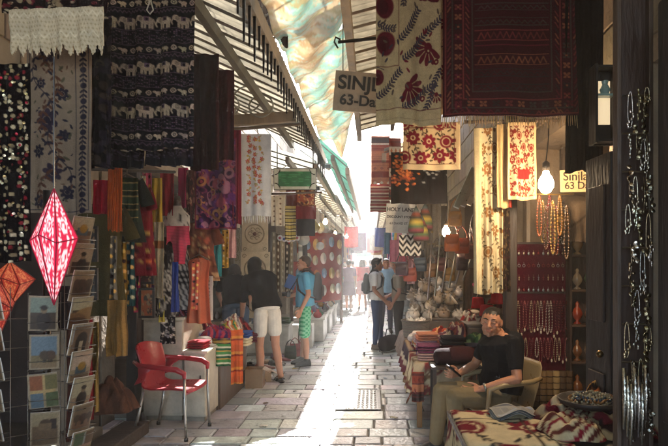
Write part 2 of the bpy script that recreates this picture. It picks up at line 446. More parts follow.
def person(label, loc, rz, J, look, top, legs, shoes, hair, skin, scale=1.0, voxel=.008, girth=1.0, group=None, stubble=0.0, curl=(.5, .5), headw=1.0):
    """J: joints in metres, facing +x, left +y.  keys pel, waist, chest, neck, head, and l/r of sh el wr hip kn an toe"""
    t = thing('person', label, 'person', loc, rz, group); t.scale = (scale,) * 3
    J = {k: Vector(v) for k, v in J.items()}
    hl = (J['hip_l'] - J['hip_r']).normalized(); sl = (J['sh_l'] - J['sh_r']).normalized()
    prof = [(a, b * girth, c * (girth * .5 + .5)) if a < .93 else (a, b, c) for a, b, c in TORSO]
    sp = [J['pel'], J['waist'], J['chest'], J['neck']]
    b = MB(skin)
    b.loft(spine_rings(sp, prof, (hl, sl), -.004))
    for q in 'lr':
        b.cap(J['hip_' + q], .082, J['kn_' + q], .054, 12)
        mid = J['kn_' + q].lerp(J['an_' + q], .33); kdir = (J['an_' + q] - J['kn_' + q]).normalized()
        toe = (J['toe_' + q] - J['an_' + q]); back = -(toe - kdir * toe.dot(kdir)).normalized()
        b.cap(J['kn_' + q], .053, mid + back * .012, .055, 12); b.cap(mid + back * .012, .055, J['an_' + q], .036, 12)
        b.cap(J['an_' + q] + back * .02, .036, J['toe_' + q], .026, 10)
        b.cap(J['sh_' + q], .052, J['el_' + q], .040, 12)
        m2 = J['el_' + q].lerp(J['wr_' + q], .3)
        b.cap(J['el_' + q], .039, m2, .040, 10); b.cap(m2, .040, J['wr_' + q], .027, 10)
        b.cap(J['neck'] + (J['sh_' + q] - J['neck']) * .35 + V(0, 0, -.01), .05, J['sh_' + q], .052, 10)
        d = J.get('fin_' + q, J['wr_' + q] + (J['wr_' + q] - J['el_' + q])) - J['wr_' + q]
        tn = J.get('thumb_' + q, V(1, 0, 0)); tn = (tn - d.normalized() * tn.dot(d.normalized())).normalized()
        nn = d.normalized().cross(tn) * (1 if q == 'l' else -1)
        if 'back_' + q in J: nn = J['back_' + q]
        hand(b, J['wr_' + q], d, nn, tn, 1.0, curl[0 if q == 'l' else 1])
    H = J['head']; fw = Vector(look[0]).normalized(); up = Vector(look[1]); up = (up - fw * up.dot(fw)).normalized(); lf = up.cross(fw)
    M = Matrix((fw, lf * headw, up)).transposed()
    def h(x, y, z): return H + M @ V(x, y, z)
    b.cap(J['neck'], .056, h(-.02, 0, -.06), .052, 12)
    b.ball(h(-.012, 0, .028), (.098, .077, .094), 18, 12, rot=M)           # skull
    b.ball(h(.022, 0, -.045), (.066, .060, .068), 16, 10, rot=M)           # face
    b.cap(h(.03, 0, -.088), .03, h(.062, 0, -.098), .022, 10)              # chin
    for y in (-1, 1):
        b.cap(h(-.01, .052 * y, -.055), .022, h(.045, .028 * y, -.09), .02, 8)   # jaw
        b.ball(h(.055, .036 * y, -.018), (.022, .026, .018), 10, 6, rot=M)       # cheek
        b.ball(h(.072, .032 * y, .024), (.016, .026, .009), 10, 6, rot=M)        # brow ridge
        b.ball(h(-.012, .077 * y, -.002), (.018, .007, .031), 10, 6, rot=M)      # ear
        b.ball(h(.079, .031 * y, .004), (.011, .017, .008), 10, 6, rot=M)        # lid
    b.cap(h(.082, 0, .012), .010, h(.107, 0, -.026), .0135, 10)            # nose
    for y in (-1, 1): b.ball(h(.094, .013 * y, -.031), (.011, .009, .009), 8, 6, rot=M)
    b.cap(h(.086, -.018, -.058), .0075, h(.086, .018, -.058), .0075, 8)    # lips
    b.cap(h(.084, -.014, -.068), .008, h(.084, .014, -.068), .008, 8)
    Mi = np.array(M.inverted()); H0 = np.array(H); sk = np.array(skin)
    def colf(co):
        q = (co - H0) @ Mi.T
        c = np.tile(sk, (len(co), 1))
        lip = np.exp(-((q[:, 2] + .063) / .010) ** 2 - (q[:, 1] / .024) ** 2) * (q[:, 0] > .07)
        c = c * (1 - lip[:, None] * np.array((.05, .45, .4)))
        chk = np.exp(-((q[:, 2] + .02) / .03) ** 2 - ((np.abs(q[:, 1]) - .04) / .02) ** 2) * (q[:, 0] > .03)
        c = c * (1 - chk[:, None] * np.array((0, .15, .15)))
        hl_ = .046 + .006 * np.sin(q[:, 1] * 260) + .004 * np.sin(q[:, 1] * 610 + q[:, 0] * 300) + .10 * np.clip(q[:, 0] - .0, 0, 1) * 1.2 - .9 * np.clip(-q[:, 0], 0, .12)
        sc_ = np.clip((q[:, 2] - hl_ - .012 * np.clip(q[:, 0] / .05, 0, 1)) / .008, 0, 1) * (q[:, 0] < .085) * (q[:, 2] > -.08) * (np.abs(q[:, 1]) < .1)
        c = c * (1 - sc_[:, None]) + np.array(hair['col']) * sc_[:, None]
        if stubble:
            st = (q[:, 2] < -.035) & (q[:, 2] > -.125) & (q[:, 0] > -.035) & (np.abs(q[:, 1]) < .09)
            f = st * stubble * (1 - lip) * np.clip((-.035 - q[:, 2]) / .015, 0, 1)
            c = c * (1 - f[:, None] * .55)
        return c
    remeshed(b, 'body', 'skin', t, voxel, 3, colf)
    for y in (-1, 1):
        e = MB((.16, .14, .13)); e.ball(h(.0815, .031 * y, .003), (.010, .0120, .0040), 10, 8, rot=M); eo = e.build('eye', 'ceramic', t, True)
        ir = MB((.02, .012, .01)); ir.ball(h(.0875, .031 * y, .003), (.0050, .0056, .0042), 8, 6, rot=M); sub(eo, 'iris', ir, 'ceramic', smooth=True)
    for y in (-1, 1):
        br = MB(hair['col']); br.tube([h(.086, .012 * y, .027), h(.086, .032 * y, .034), h(.07, .052 * y, .029)], [.004, .006, .003], 6); br.build('eyebrow', 'hair', t, True)
    # hair
    hb = MB(hair['col'])
    if hair['kind'] == 'short':
        hb.ball(h(-.022, 0, .0385), (.0965, .0795, .0912), 18, 12, rot=M)
        for y in (-1, 1): hb.ball(h(-.022, .063 * y, .022), (.034, .016, .034), 10, 8, rot=M)
        hb.ball(h(-.06, 0, -.005), (.051, .065, .055), 12, 8, rot=M)
    elif hair['kind'] == 'long':
        hb.ball(h(-.022, 0, .038), (.106, .09, .098), 18, 12, rot=M)
        dn = Vector(hair.get('fall', (0, 0, -1))).normalized()
        L = hair.get('len', .3)
        for i in range(26):
            y = -1 + 2 * i / 25; a = h(-.075 + .085 * abs(y) ** 2, .08 * y, .015)
            m = a + dn * L * .45 + M @ V(-.02, .012 * y, 0); z = a + dn * L * random.uniform(.8, 1.1) + M @ V(random.uniform(-.03, .01), .006 * y, 0)
            hb.cap(a, .022, m, .026, 8); hb.cap(m, .026, z, .010, 8)
    elif hair['kind'] == 'curly':
        hb.ball(h(-.022, 0, .038), (.102, .088, .096), 18, 12, rot=M)
        for i in range(60):
            a = random.uniform(-1, 1); z = random.uniform(-.16, .06)
            hb.ball(h(-.07 + .05 * abs(a) + random.uniform(-.035, .01), .085 * a, z), random.uniform(.02, .034), 8, 6)
    elif hair['kind'] == 'bun':
        hb.ball(h(-.022, 0, .036), (.104, .086, .096), 18, 12, rot=M); hb.ball(h(-.12, 0, .05), .042)
    if hb.v: remeshed(hb, 'hair', 'hair', t, max(voxel * .9, .006), 2)
    # top
    tc = top['col']; sb = MB(tc); inf = top.get('infl', .012)
    lo = top.get('hem', .10)
    pr = [p for p in prof if p[0] > lo + .02 and p[0] < .955]
    pr = [(lo, prof[1][1] + top.get('flare', .0), prof[1][2] + top.get('flare', 0))] + pr + [(.975, .070, .095), (1.0, .060, .070)]
    sb.loft(spine_rings(sp, pr, (hl, sl), inf))
    for q in 'lr':
        sh, el, wr = J['sh_' + q], J['el_' + q], J['wr_' + q]
        sb.cap(J['neck'] + (sh - J['neck']) * .45 + V(0, 0, -.018), .054, sh, .062, 12)
        if top['sleeve'] == 'short': sb.cap(sh, .064, sh.lerp(el, .62), .060, 12)
        elif top['sleeve'] == 'long':
            sb.cap(sh, .062, el, .052, 12); sb.cap(el, .051, el.lerp(wr, .92), .038, 12)
        elif top['sleeve'] == 'half': sb.cap(sh, .064, sh.lerp(el, .95), .057, 12)
    remeshed(sb, top.get('name', 'shirt'), 'garment', t, voxel, 3, top.get('colf'))
    # legs
    lb = MB(legs['col']); li = legs.get('infl', .014)
    pr = [(0.0, prof[0][1], prof[0][2]), (.1, prof[1][1], prof[1][2]), (.18, prof[2][1], prof[2][2])] + ([(.22, prof[2][1], prof[2][2]), (.32, prof[2][1] - .004, prof[2][2] - .006)] if lo >= .05 else [])
    lb.loft(spine_rings(sp, pr, (hl, sl), min(li, .010)))
    for q in 'lr':
        hp, kn, an = J['hip_' + q], J['kn_' + q], J['an_' + q]
        if legs['kind'] == 'trousers':
            lb.cap(hp, .088 + li, kn, .060 + li * .7, 12); lb.cap(kn, .060 + li * .7, kn.lerp(an, .95), .047 + li * .5, 12)
        elif legs['kind'] == 'jeans':
            lb.cap(hp, .086 + li, kn, .055 + li * .5, 12); lb.cap(kn, .056 + li * .5, kn.lerp(an, .35), .057 + li * .4, 12); lb.cap(kn.lerp(an, .35), .057 + li * .4, kn.lerp(an, .97), .042, 12)
        elif legs['kind'] == 'capri':
            lb.cap(hp, .086 + li, kn, .058 + li * .5, 12); lb.cap(kn, .058 + li * .5, kn.lerp(an, .3), .060, 12)
        elif legs['kind'] == 'shorts':
            f = legs.get('to', .85); lb.cap(hp, .092, hp.lerp(kn, f), .068 + li, 14)
    if legs['kind'] == 'skirt':
        a = (J['kn_l'] + J['kn_r']) / 2; f = legs.get('to', .6); c0 = J['pel']; c1 = c0.lerp(a, f)
        fwd = hl.cross(V(0, 0, -1)).normalized()
        lb.loft([(c0 + V(0, 0, .10), fwd * .125, hl * .165), (c0 + V(0, 0, .0), fwd * .15, hl * .19), (c0.lerp(c1, .5), fwd * .17, hl * .205), (c1, fwd * .175, hl * .215)], 24)
    remeshed(lb, legs.get('name', 'trousers'), 'garment', t, voxel, 3, legs.get('colf'))
    for q in 'lr':
        an, toe = J['an_' + q], J['toe_' + q]; f = (toe - an); f.z = 0; f.normalize(); s_ = V(-f.y, f.x, 0)
        z0 = toe.z - .026
        s2 = MB(shoes['col'])
        base = V(an.x, an.y, z0)
        rings = []
        for x, w, hh in ((-.075, .022, .03), (-.06, .036, .055), (-.01, .040, .066), (.06, .042, .05), (.12, .047, .036), (.165, .042, .026), (.185, .022, .014)):
            rings.append((base + f * x + V(0, 0, hh), s_ * w, V(0, 0, hh)))
        if shoes['kind'] != 'sandal':
            s2.loft(rings, 14); s2.cap(V(an.x, an.y, z0 + .07), .044, an + (J['kn_' + q] - an).normalized() * .015, .043, 10)
            remeshed(s2, 'shoe', 'leather', t, .008, 2)
        else:
            s2.loft([(base + f * x + V(0, 0, .012), s_ * w, V(0, 0, .012)) for x, w, hh in ((-.075, .02, 0), (-.06, .038, 0), (0, .042, 0), (.08, .046, 0), (.14, .048, 0), (.175, .03, 0))], 14)
            for x, z in ((.10, .052), (.03, .082)):
                s2.tube([base + f * x + s_ * .045 + V(0, 0, .012), base + f * x + s_ * .034 + V(0, 0, z * .75), base + f * x + V(0, 0, z), base + f * x - s_ * .034 + V(0, 0, z * .75), base + f * x - s_ * .045 + V(0, 0, .012)], .012, 8)
            s2.tube([base - f * .06 + s_ * .03 + V(0, 0, .05), base - f * .075 + V(0, 0, .06), base - f * .06 - s_ * .03 + V(0, 0, .05)], .010, 8)
            s2.build('sandal', 'leather', t, True)
    return t, J, h

def stand(lean=0.0, **kw):
    """an upright pose, 1.72 m"""
    J = dict(pel=(0, 0, .93), waist=(.012, 0, 1.10), chest=(0, 0, 1.29), neck=(-.012, 0, 1.475), head=(.022, 0, 1.60))
    for q, s in (('l', 1), ('r', -1)):
        J['hip_' + q] = (0, .09 * s, .90); J['kn_' + q] = (.012, .095 * s, .48); J['an_' + q] = (-.015, .10 * s, .085); J['toe_' + q] = (.12, .125 * s, .026)
        J['sh_' + q] = (-.01, .185 * s, 1.405); J['el_' + q] = (-.03, .225 * s, 1.12); J['wr_' + q] = (.05, .225 * s, .885); J['thumb_' + q] = (1, 0, 0)
    J.update(kw)
    return J
# ------------------------------------------------------------------ ground
g = MB(hx('8a8176')); g.box((0, 100, -.06), (400, 500, .04)); tag(g.build('ground', 'stone'), kind='structure')
pv = MB()
y = -1.6; row = 0
GR = (-.40, .10, 6.25, 7.30)     # the iron grate let into the paving
bm_ = []
while y < 50:
    d = random.choice((.22, .25, .28, .33)); x = -2.62 + random.uniform(-.3, 0)
    while x < 1.5:
        w = random.uniform(.24, .58); xa, xb = x + .005, min(x + w - .005, 1.9); ya, yb = y + .005, y + d - .005
        x += w
        if xb > GR[0] and xa < GR[1] and yb > GR[2] and ya < GR[3]:
            pcs = []
            if xa < GR[0] - .03: pcs.append((xa, GR[0] - .006, ya, yb))
            if xb > GR[1] + .03: pcs.append((GR[1] + .006, xb, ya, yb))
            if ya < GR[2] - .03: pcs.append((max(xa, GR[0]), min(xb, GR[1]), ya, GR[2] - .006))
            if yb > GR[3] + .03: pcs.append((max(xa, GR[0]), min(xb, GR[1]), GR[3] + .006, yb))
        else: pcs = [(xa, xb, ya, yb)]
        base = random.choice((hx('bab9b9'), hx('acacad'), hx('c3c1c0'), hx('a09fa1'), hx('b6b4b3')))
        for a, b, c, e in pcs:
            if b - a < .03 or e - c < .03: continue
            col = jit(base, .22); h0 = random.uniform(-.003, .003); i_ = .013
            ju = lambda: random.uniform(-.006, .006)
            q = [(a, c), (b, c), (b, e), (a, e)]; sg = [(1, 1), (-1, 1), (-1, -1), (1, -1)]
            lo = [(X, Y, -.03) for X, Y in q]
            md = [(X + ju() * .5, Y + ju() * .5, -.010 + h0) for X, Y in q]
            hi = [(X + s * (i_ + ju()), Y + t * (i_ + ju()), h0 + random.uniform(-.003, .003)) for (X, Y), (s, t) in zip(q, sg)]
            f = [(8, 9, 10, 11)] + [(i, (i + 1) % 4, 4 + (i + 1) % 4, 4 + i) for i in range(4)] + [(4 + i, 4 + (i + 1) % 4, 8 + (i + 1) % 4, 8 + i) for i in range(4)]
            pv.add(lo + md + hi, f, cols=[tuple(k * .55 for k in col)] * 8 + [col] * 4)
    y += d
o = pv.build('pavement', 'paver', origin=(0, 0, 0)); tag(o, kind='structure')
mo = MB(hx('5d564d')); mo.box((-.5, 25, -.0265), (4.6, 52, .02)); tag(mo.build('path_bed', 'stone'), kind='structure')
# iron grate
t = thing('manhole_cover', 'flat rectangular iron cover set into the stone paving', 'manhole cover', (-.15, 6.775, 0))
fr = MB(hx('4b4845'))
x0, x1, y0, y1 = GR[0] + .004, GR[1] - .004, GR[2] + .004, GR[3] - .004
for c, s in (((x0 + .015, 6.775), (.03, y1 - y0)), ((x1 - .015, 6.775), (.03, y1 - y0)), ((-.15, y0 + .015), (x1 - x0 - .06, .03)), ((-.15, y1 - .015), (x1 - x0 - .06, .03))):
    fr.box((c[0], c[1], -.007), (s[0], s[1], .026))
fr.build('frame', 'metal', t, world=True)
pl = MB(hx('6a6866')); pl.box((-.15, 6.775, -.010), (x1 - x0 - .064, y1 - y0 - .064, .016))
for i in range(9):
    for j in range(19):
        pl.box((x0 + .055 + i * .0475, y0 + .06 + j * .051, .0005), (.030, .010, .006), Matrix.Rotation(R(45 if (i + j) % 2 else -45), 3, 'Z'), hx('7d7b78'))
pl.build('plate', 'metal', t, world=True)
for k, (yy, w) in enumerate(((17.6, 1.1), (20.4, 1.2))):
    s = MB(hx('8d877f')); s.box((-1.25, yy, .06), (w, .5, .13), bev=.015)
    tag(s.build('step', 'stone'), ['low grey stone step crossing the left half of the alley nearer the standing couple', 'low grey stone step crossing the left half of the alley, farther of the two'][k], 'step')

# ------------------------------------------------------------------ buildings: a stone front with a shop opening, a dark room behind it
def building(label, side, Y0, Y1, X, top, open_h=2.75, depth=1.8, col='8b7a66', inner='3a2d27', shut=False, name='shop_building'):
    s = -1 if side == 'l' else 1
    t = thing(name, label, 'building', (X, (Y0 + Y1) / 2, 0))
    w = MB(hx(col)); th = .3; xm = X + s * th / 2
    pw = .28
    w.box((xm, Y0 + pw / 2 + .002, open_h / 2 - .03), (th, pw, open_h + .06)); w.box((xm, Y1 - pw / 2 - .002, open_h / 2 - .03), (th, pw, open_h + .06))
    w.box((xm, (Y0 + Y1) / 2, (open_h + top) / 2 + .001), (th, Y1 - Y0 - .004, top - open_h))
    # courses of squared stone on the upper front
    zz = open_h + .15
    while zz < top - .3:
        yy = Y0 + random.uniform(0, .2)
        while yy < Y1 - .3:
            L = min(random.uniform(.35, .7), Y1 - yy - .02); w.box((X - s * .006, yy + L / 2, zz + .14), (.03, L - .02, .27), None, jit(hx(col), .18), .008); yy += L
        zz += .29
    w.build('wall', 'stone', t, world=True)
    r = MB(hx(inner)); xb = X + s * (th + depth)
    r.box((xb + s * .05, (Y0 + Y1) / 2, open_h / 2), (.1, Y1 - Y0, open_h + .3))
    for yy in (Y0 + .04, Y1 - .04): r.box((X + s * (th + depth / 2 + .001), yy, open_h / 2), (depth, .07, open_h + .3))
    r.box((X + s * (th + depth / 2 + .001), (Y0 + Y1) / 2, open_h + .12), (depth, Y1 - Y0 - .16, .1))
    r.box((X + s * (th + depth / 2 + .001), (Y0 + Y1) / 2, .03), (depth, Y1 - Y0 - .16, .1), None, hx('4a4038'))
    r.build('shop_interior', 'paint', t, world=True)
    rf = MB(hx('9b9081')); rf.box((X + s * (th + depth) / 2 , (Y0 + Y1) / 2, top + .06), (th + depth + .1, Y1 - Y0 - .004, .12)); rf.build('roof', 'stone', t, world=True)
    sl = MB(hx('7b7266')); sl.box((X - s * .03, (Y0 + Y1) / 2, .055), (.30, Y1 - Y0 - .6, .11), bev=.012); sl.build('doorstep', 'stone', t, world=True)
    if shut:
        k = MB(hx('3d332d'))
        for i in range(14): k.box((X + s * .16, (Y0 + Y1) / 2, .15 + i * .19), (.03, Y1 - Y0 - .57, .17), None, jit(hx('43382f'), .2), .006)
        k.build('shutter', 'metal', t, world=True)
    return t
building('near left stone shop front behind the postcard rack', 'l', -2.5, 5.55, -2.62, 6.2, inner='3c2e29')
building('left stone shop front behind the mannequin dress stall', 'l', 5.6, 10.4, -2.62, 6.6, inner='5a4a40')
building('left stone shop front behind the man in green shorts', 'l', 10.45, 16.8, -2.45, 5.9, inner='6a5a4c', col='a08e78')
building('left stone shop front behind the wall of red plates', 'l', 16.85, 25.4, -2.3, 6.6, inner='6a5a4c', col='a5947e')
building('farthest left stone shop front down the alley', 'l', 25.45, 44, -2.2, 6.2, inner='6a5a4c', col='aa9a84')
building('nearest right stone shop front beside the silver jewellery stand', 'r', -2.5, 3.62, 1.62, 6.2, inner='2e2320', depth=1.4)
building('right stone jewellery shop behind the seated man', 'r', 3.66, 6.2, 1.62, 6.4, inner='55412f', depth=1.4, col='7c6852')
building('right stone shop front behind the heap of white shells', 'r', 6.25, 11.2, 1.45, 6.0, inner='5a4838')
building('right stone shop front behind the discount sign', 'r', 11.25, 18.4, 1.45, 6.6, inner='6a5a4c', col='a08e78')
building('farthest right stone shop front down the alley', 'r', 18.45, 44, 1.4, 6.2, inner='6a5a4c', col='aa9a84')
# the alley's far end: a sunlit cross wall with a vaulted gateway
t = thing('gate_building', 'pale stone building with an arched gateway closing the alley', 'building', (-.4, 46, 0))
w = MB(hx('b5a68f'))
w.box((-3.4, 46.4, 2), (3.4, .8, 4.06)); w.box((2.4, 46.4, 2), (3.0, .8, 4.06)); w.box((-.4, 46.4, 4.3), (9.2, .8, .55))
pts = [(-1.7, 2.6)] + [(-.4 + 1.3 * math.cos(a), 2.6 + 1.3 * math.sin(a)) for a in [PI - PI * i / 14 for i in range(15)]] + [(.9, 2.6), (.9, 4.03), (-1.7, 4.03)]
w.prism([p for i, p in enumerate(pts) if i == 0 or (abs(p[0] - pts[i - 1][0]) + abs(p[1] - pts[i - 1][1])) > 1e-4], 46.0, 46.8)
w.build('wall', 'stone', t, world=True)
t = thing('stone_building', 'plain stone house seen through the arched gateway', 'building', (-.4, 53, 0)); w = MB(hx('a89a84')); w.box((-.4, 53, 3.5), (12, 1, 7)); w.build('wall', 'stone', t, world=True); w = MB(hx('3a322c')); w.box((-.3, 52.49, 1.1), (.9, .04, 2.2)); w.build('door', 'wood', t, world=True)

# ------------------------------------------------------------------ roofs over the alley
def roof(label, Xe, Ze, Xw, Zw, Y0, Y1, mat, col, batten=.3, bcol='4c4036', corr=.11, amp=.018, beam=True, pegs=False, purl=2, cat='awning', name='awning_roof'):
    t = thing(name, label, cat, ((Xe + Xw) / 2, (Y0 + Y1) / 2, min(Ze, Zw)))
    sh = MB(hx(col)); n = int((Y1 - Y0) / corr * 4); m = 14; vs = []; ks = []
    dirt = np.random.default_rng(int(abs(Y0) * 13 + 5))
    for i in range(n + 1):
        yy = Y0 + (Y1 - Y0) * i / n; a = amp * (1, .6, -1, -.6)[i % 4] if i % 2 == 0 else 0
        base = dirt.uniform(.8, 1.05) if i % 40 == 0 else (base if i else 1)
        for j in range(m + 1):
            f = j / m; vs.append((Xe + (Xw - Xe) * f, yy, Ze + (Zw - Ze) * f + a + .01 * math.sin(yy * 1.7 + f * 3)))
            k = base * dirt.uniform(.85, 1.1); ks.append(tuple(min(1, q * k) for q in hx(col)))
    fs = [(i * (m + 1) + j, i * (m + 1) + j + 1, (i + 1) * (m + 1) + j + 1, (i + 1) * (m + 1) + j) for i in range(n) for j in range(m)]
    sh.add(vs, fs, cols=ks)
    so = sh.build('sheet', mat, t, world=True); q = so.modifiers.new('thickness', 'SOLIDIFY'); q.thickness = .006; q.offset = 0
    dn = V(0, 0, -.03)
    bt = MB(hx(bcol)); yy = Y0 + .08
    while yy < Y1 and batten:
        bt.bar(V(Xe, yy, Ze) + dn * 1.6, V(Xw, yy + random.uniform(-.02, .02), Zw) + dn * 1.6, .014, .022, jit(hx(bcol), .2)); yy += batten * random.uniform(.94, 1.06)
    if bt.v: bt.build('battens', 'wood', t, world=True)
    bm2 = MB(hx('6b5a48'))
    for k in range(purl):
        f = (k + .5) / purl * .9 + .06
        p = V(Xe + (Xw - Xe) * f, 0, Ze + (Zw - Ze) * f - .125)
        bm2.bar((p.x, Y0, p.z), (p.x, Y1, p.z), .06, .10, jit(hx('6b5a48'), .2))
    if beam: bm2.bar((Xe, Y0 - .05, Ze - .13), (Xe, Y1 + .05, Ze - .13), .07, .12, hx('8a7860'))
    if bm2.v: bm2.build('beams', 'wood', t, world=True)
    if pegs:
        pg = MB(hx('2c2522')); yy = Y0 + .2
        while yy < Y1:
            pg.tube([(Xe + .02, yy, Ze - .15), (Xe + .02, yy, Ze - .15 - random.uniform(.16, .34))], [.012, .007], 6); yy += .16
        pg.build('pegs', 'metal', t, world=True)
    return t
roof('pale ribbed awning sloping over the near left stalls', -.80, 3.42, -2.62, 4.25, -3.4, 9.55, 'bright_sheet', '9c978c', batten=.30, bcol='86796a', pegs=True)
roof('grey corrugated awning behind the iron hoops', -.95, 3.3, -2.62, 3.8, 9.7, 14.6, 'bright_sheet', 'b4b2aa', batten=.7)
roof('mint green translucent canopy strip beside the sky gap', -.42, 3.28, -.93, 3.72, 9.9, 20.5, 'sheet', '86b0a4', batten=2.2, bcol='6d6a60', purl=1, corr=.16)
roof('weathered corrugated awning over the red plates', -.9, 3.3, -2.45, 3.75, 14.9, 21.5, 'bright_sheet', 'b8b0a0', batten=.7)
roof('farthest left awning, faded and pale', -.75, 3.35, -2.3, 3.8, 21.8, 43, 'bright_sheet', 'bab6ac', batten=1.0)
roof('pale boarded awning above the hanging carpet', -.20, 3.72, 1.62, 4.2, -3.4, 9.2, 'bright_sheet', '8e877a', batten=.30, bcol='7a6a58')
roof('right awning of worn boards over the shell stall', .20, 3.45, 1.45, 3.9, 9.5, 15.5, 'bright_sheet', 'b0a694', batten=.5)
roof('farthest right awning, faded and pale', .25, 3.4, 1.45, 3.8, 15.8, 43, 'bright_sheet', 'b4ada0', batten=1.0)

# the tie-dyed sun sail stretched over the gap
cv = Cv(70, 520, hx('c4bda0'))
for i in range(3600):
    xx, yy = random.uniform(0, 70), random.uniform(0, 520); q = math.sin(xx * .085 + yy * .075) + .7 * math.sin(xx * .13 - yy * .05 + 1) + random.gauss(0, .45)
    k_ = hx('b0ccc2') if q > .75 else hx('c0d2ca') if q > .25 else hx('d0ccbc') if q > -.5 else hx('cec2ac') if q > -1.0 else hx('c6b298')
    cv.ell(xx, yy, random.uniform(5, 16), random.uniform(.35, 1.0), jit(k_, .07), random.uniform(.12, .38))
t = thing('sun_sail', 'mint and orange tie-dyed cloth sail stretched above the alley', 'sun sail', (-.5, 7.5, 3.5))
mb = MB(); nu, nv = cv.w, cv.h
for j in range(nv):
    f = j / (nv - 1)
    for i in range(nu):
        u = i / (nu - 1)
        yy = -3.4 + 12.8 * f
        xl = -.83 + .02 * f; xr = -.22 - .03 * f
        tip = max(0, (f - .955) / .045)
        xa = xl + (xr - xl) * u
        xa = xa * (1 - tip * .5) + (-.47) * tip * .5
        z = 3.52 + .50 * u - .30 * max(0, f - .6) * u - .05 * math.sin(u * PI) - .035 * math.sin(f * 80 + u * 3) - .02 * math.sin(f * 170 + u * 6) - tip * .42 * (1 - abs(2 * u - 1.1)) + .02 * math.sin(u * 14)
        mb.v.append((xa, yy, z))
mb.k = cv.a.reshape(-1, 3).tolist()
mb.f = [(j * nu + i, j * nu + i + 1, (j + 1) * nu + i + 1, (j + 1) * nu + i) for j in range(nv - 1) for i in range(nu - 1)]
so = mb.build('cloth', 'tarp', t, True, world=True); q = so.modifiers.new('thickness', 'SOLIDIFY'); q.thickness = .004
for yy, z in ((1.6, 4.0), (4.6, 4.0), (7.4, 3.98), (9.3, 3.9)):
    rp = MB(hx('6a5f50')); rp.tube([(-.86, yy, 3.55), (-.5, yy, 3.80), (-.20, yy, z + .06)], .008, 6); rp.build('rope', 'cloth', t, world=True)

# floodlight box under the roof gap
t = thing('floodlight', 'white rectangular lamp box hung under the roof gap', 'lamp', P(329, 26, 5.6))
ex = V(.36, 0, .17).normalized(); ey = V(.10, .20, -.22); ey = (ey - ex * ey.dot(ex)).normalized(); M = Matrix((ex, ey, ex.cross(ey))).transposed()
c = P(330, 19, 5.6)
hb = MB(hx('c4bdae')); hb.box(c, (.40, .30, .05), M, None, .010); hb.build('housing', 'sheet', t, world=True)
ln = MB(hx('efeadd')); ln.box(c + M @ V(0, 0, -.030), (.35, .25, .012), M, None, .004); ln.build('lens', 'sun_glare_glow', t, world=True)  # lens made to glow faintly in place of reflected sun glare
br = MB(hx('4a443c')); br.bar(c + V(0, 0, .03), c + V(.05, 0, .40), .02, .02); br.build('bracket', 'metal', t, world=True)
# ------------------------------------------------------------------ patterns
def suzani(w, h, bg, fl, lf, step=34, r=14, seed=1, border=None):
    g = random.Random(seed); c = Cv(w, h, bg)
    for j in range(int(h / step) + 2):
        for i in range(int(w / step) + 2):
            cx = i * step + (step / 2 if j % 2 else 0) + g.uniform(-3, 3); cy = j * step + g.uniform(-3, 3)
            a = g.uniform(0, 6)
            c.vine(cx, cy, cx + step * .5, cy + step, 3, jit(lf, .15), step=6, wd=1.1, lf=5)
            if g.random() < .35:
                c.ell(cx, cy, r * .9, r * .9, fl); c.ell(cx, cy, r * .62, r * .62, bg); c.ell(cx, cy, r * .5, r * .5, fl)
            else: c.flower(cx, cy, r, jit(fl, .12), bg, g.choice((6, 7, 8)), a)
            for k in range(4):
                t = a + k * 1.6; c.leaf(cx + math.cos(t) * r * 1.1, cy + math.sin(t) * r * 1.1, r * .6, t + .5, lf)
            if g.random() < .6: c.ell(cx + step * .45, cy + g.uniform(-5, 5), 3, 3, fl)
    if border:
        c.rect(0, h - border, w, h, bg); c.line([(0, h - border), (w, h - border)], 1.3, fl)
        c.line([(0, h - border * .35), (w, h - border * .35)], 1, lf)
        x = 6
        while x < w:
            c.ell(x, h - border * .68, 3, 2.4, fl); c.leaf(x + 3, h - border * .68, 5, .5, lf); x += 11
    return c
def carpet(w, h, bg, cols, seed=1, bands=True):
    g = random.Random(seed); c = Cv(w, h, bg)
    dark = tuple(q * .45 for q in bg)
    for m, t, k in ((3, 2, cols[0]), (12, 1.5, cols[1]), (26, 1.5, cols[0]), (38, 2, cols[1])): c.frame(m, t, k)
    for i in range(7, w - 7, 9):
        for yy in (8, h - 8): c.line([(i - 3, yy + 2), (i, yy - 2), (i + 3, yy + 2)], 1.4, g.choice(cols))
    for j in range(7, h - 7, 9):
        for xx in (8, w - 8): c.line([(xx - 2, j + 4), (xx + 2, j - 4)], 1.6, g.choice(cols))
        for xx in (32, w - 32): c.line([(xx + 2, j + 4), (xx - 2, j - 4)], 1.6, g.choice(cols))
    for j in range(20, h - 15, 16):
        for xx in (20, w - 20):
            c.flower(xx, j, 6, g.choice(cols), dark, 4, .78); c.ell(xx, j, 1.6, 1.6, cols[2])
    for i in range(20, w - 15, 16):
        for yy in (20, h - 20): c.flower(i, yy, 6, g.choice(cols), dark, 4, .78)
    if bands:
        j = 46
        while j < h - 46:
            k = g.choice(cols); hh = g.choice((5, 9, 14))
            c.rect(42, j, w - 42, j + 1.5, k)
            if hh > 5:
                x = 46
                while x < w - 46:
                    c.line([(x, j + hh), (x + 4, j + 4), (x + 8, j + hh)], 1.4, jit(k, .3)); x += 8
                c.rect(42, j + hh + 2, w - 42, j + hh + 3.5, k)
            j += hh + g.choice((6, 10, 14))
    return c.noise(.16, seed, 1)
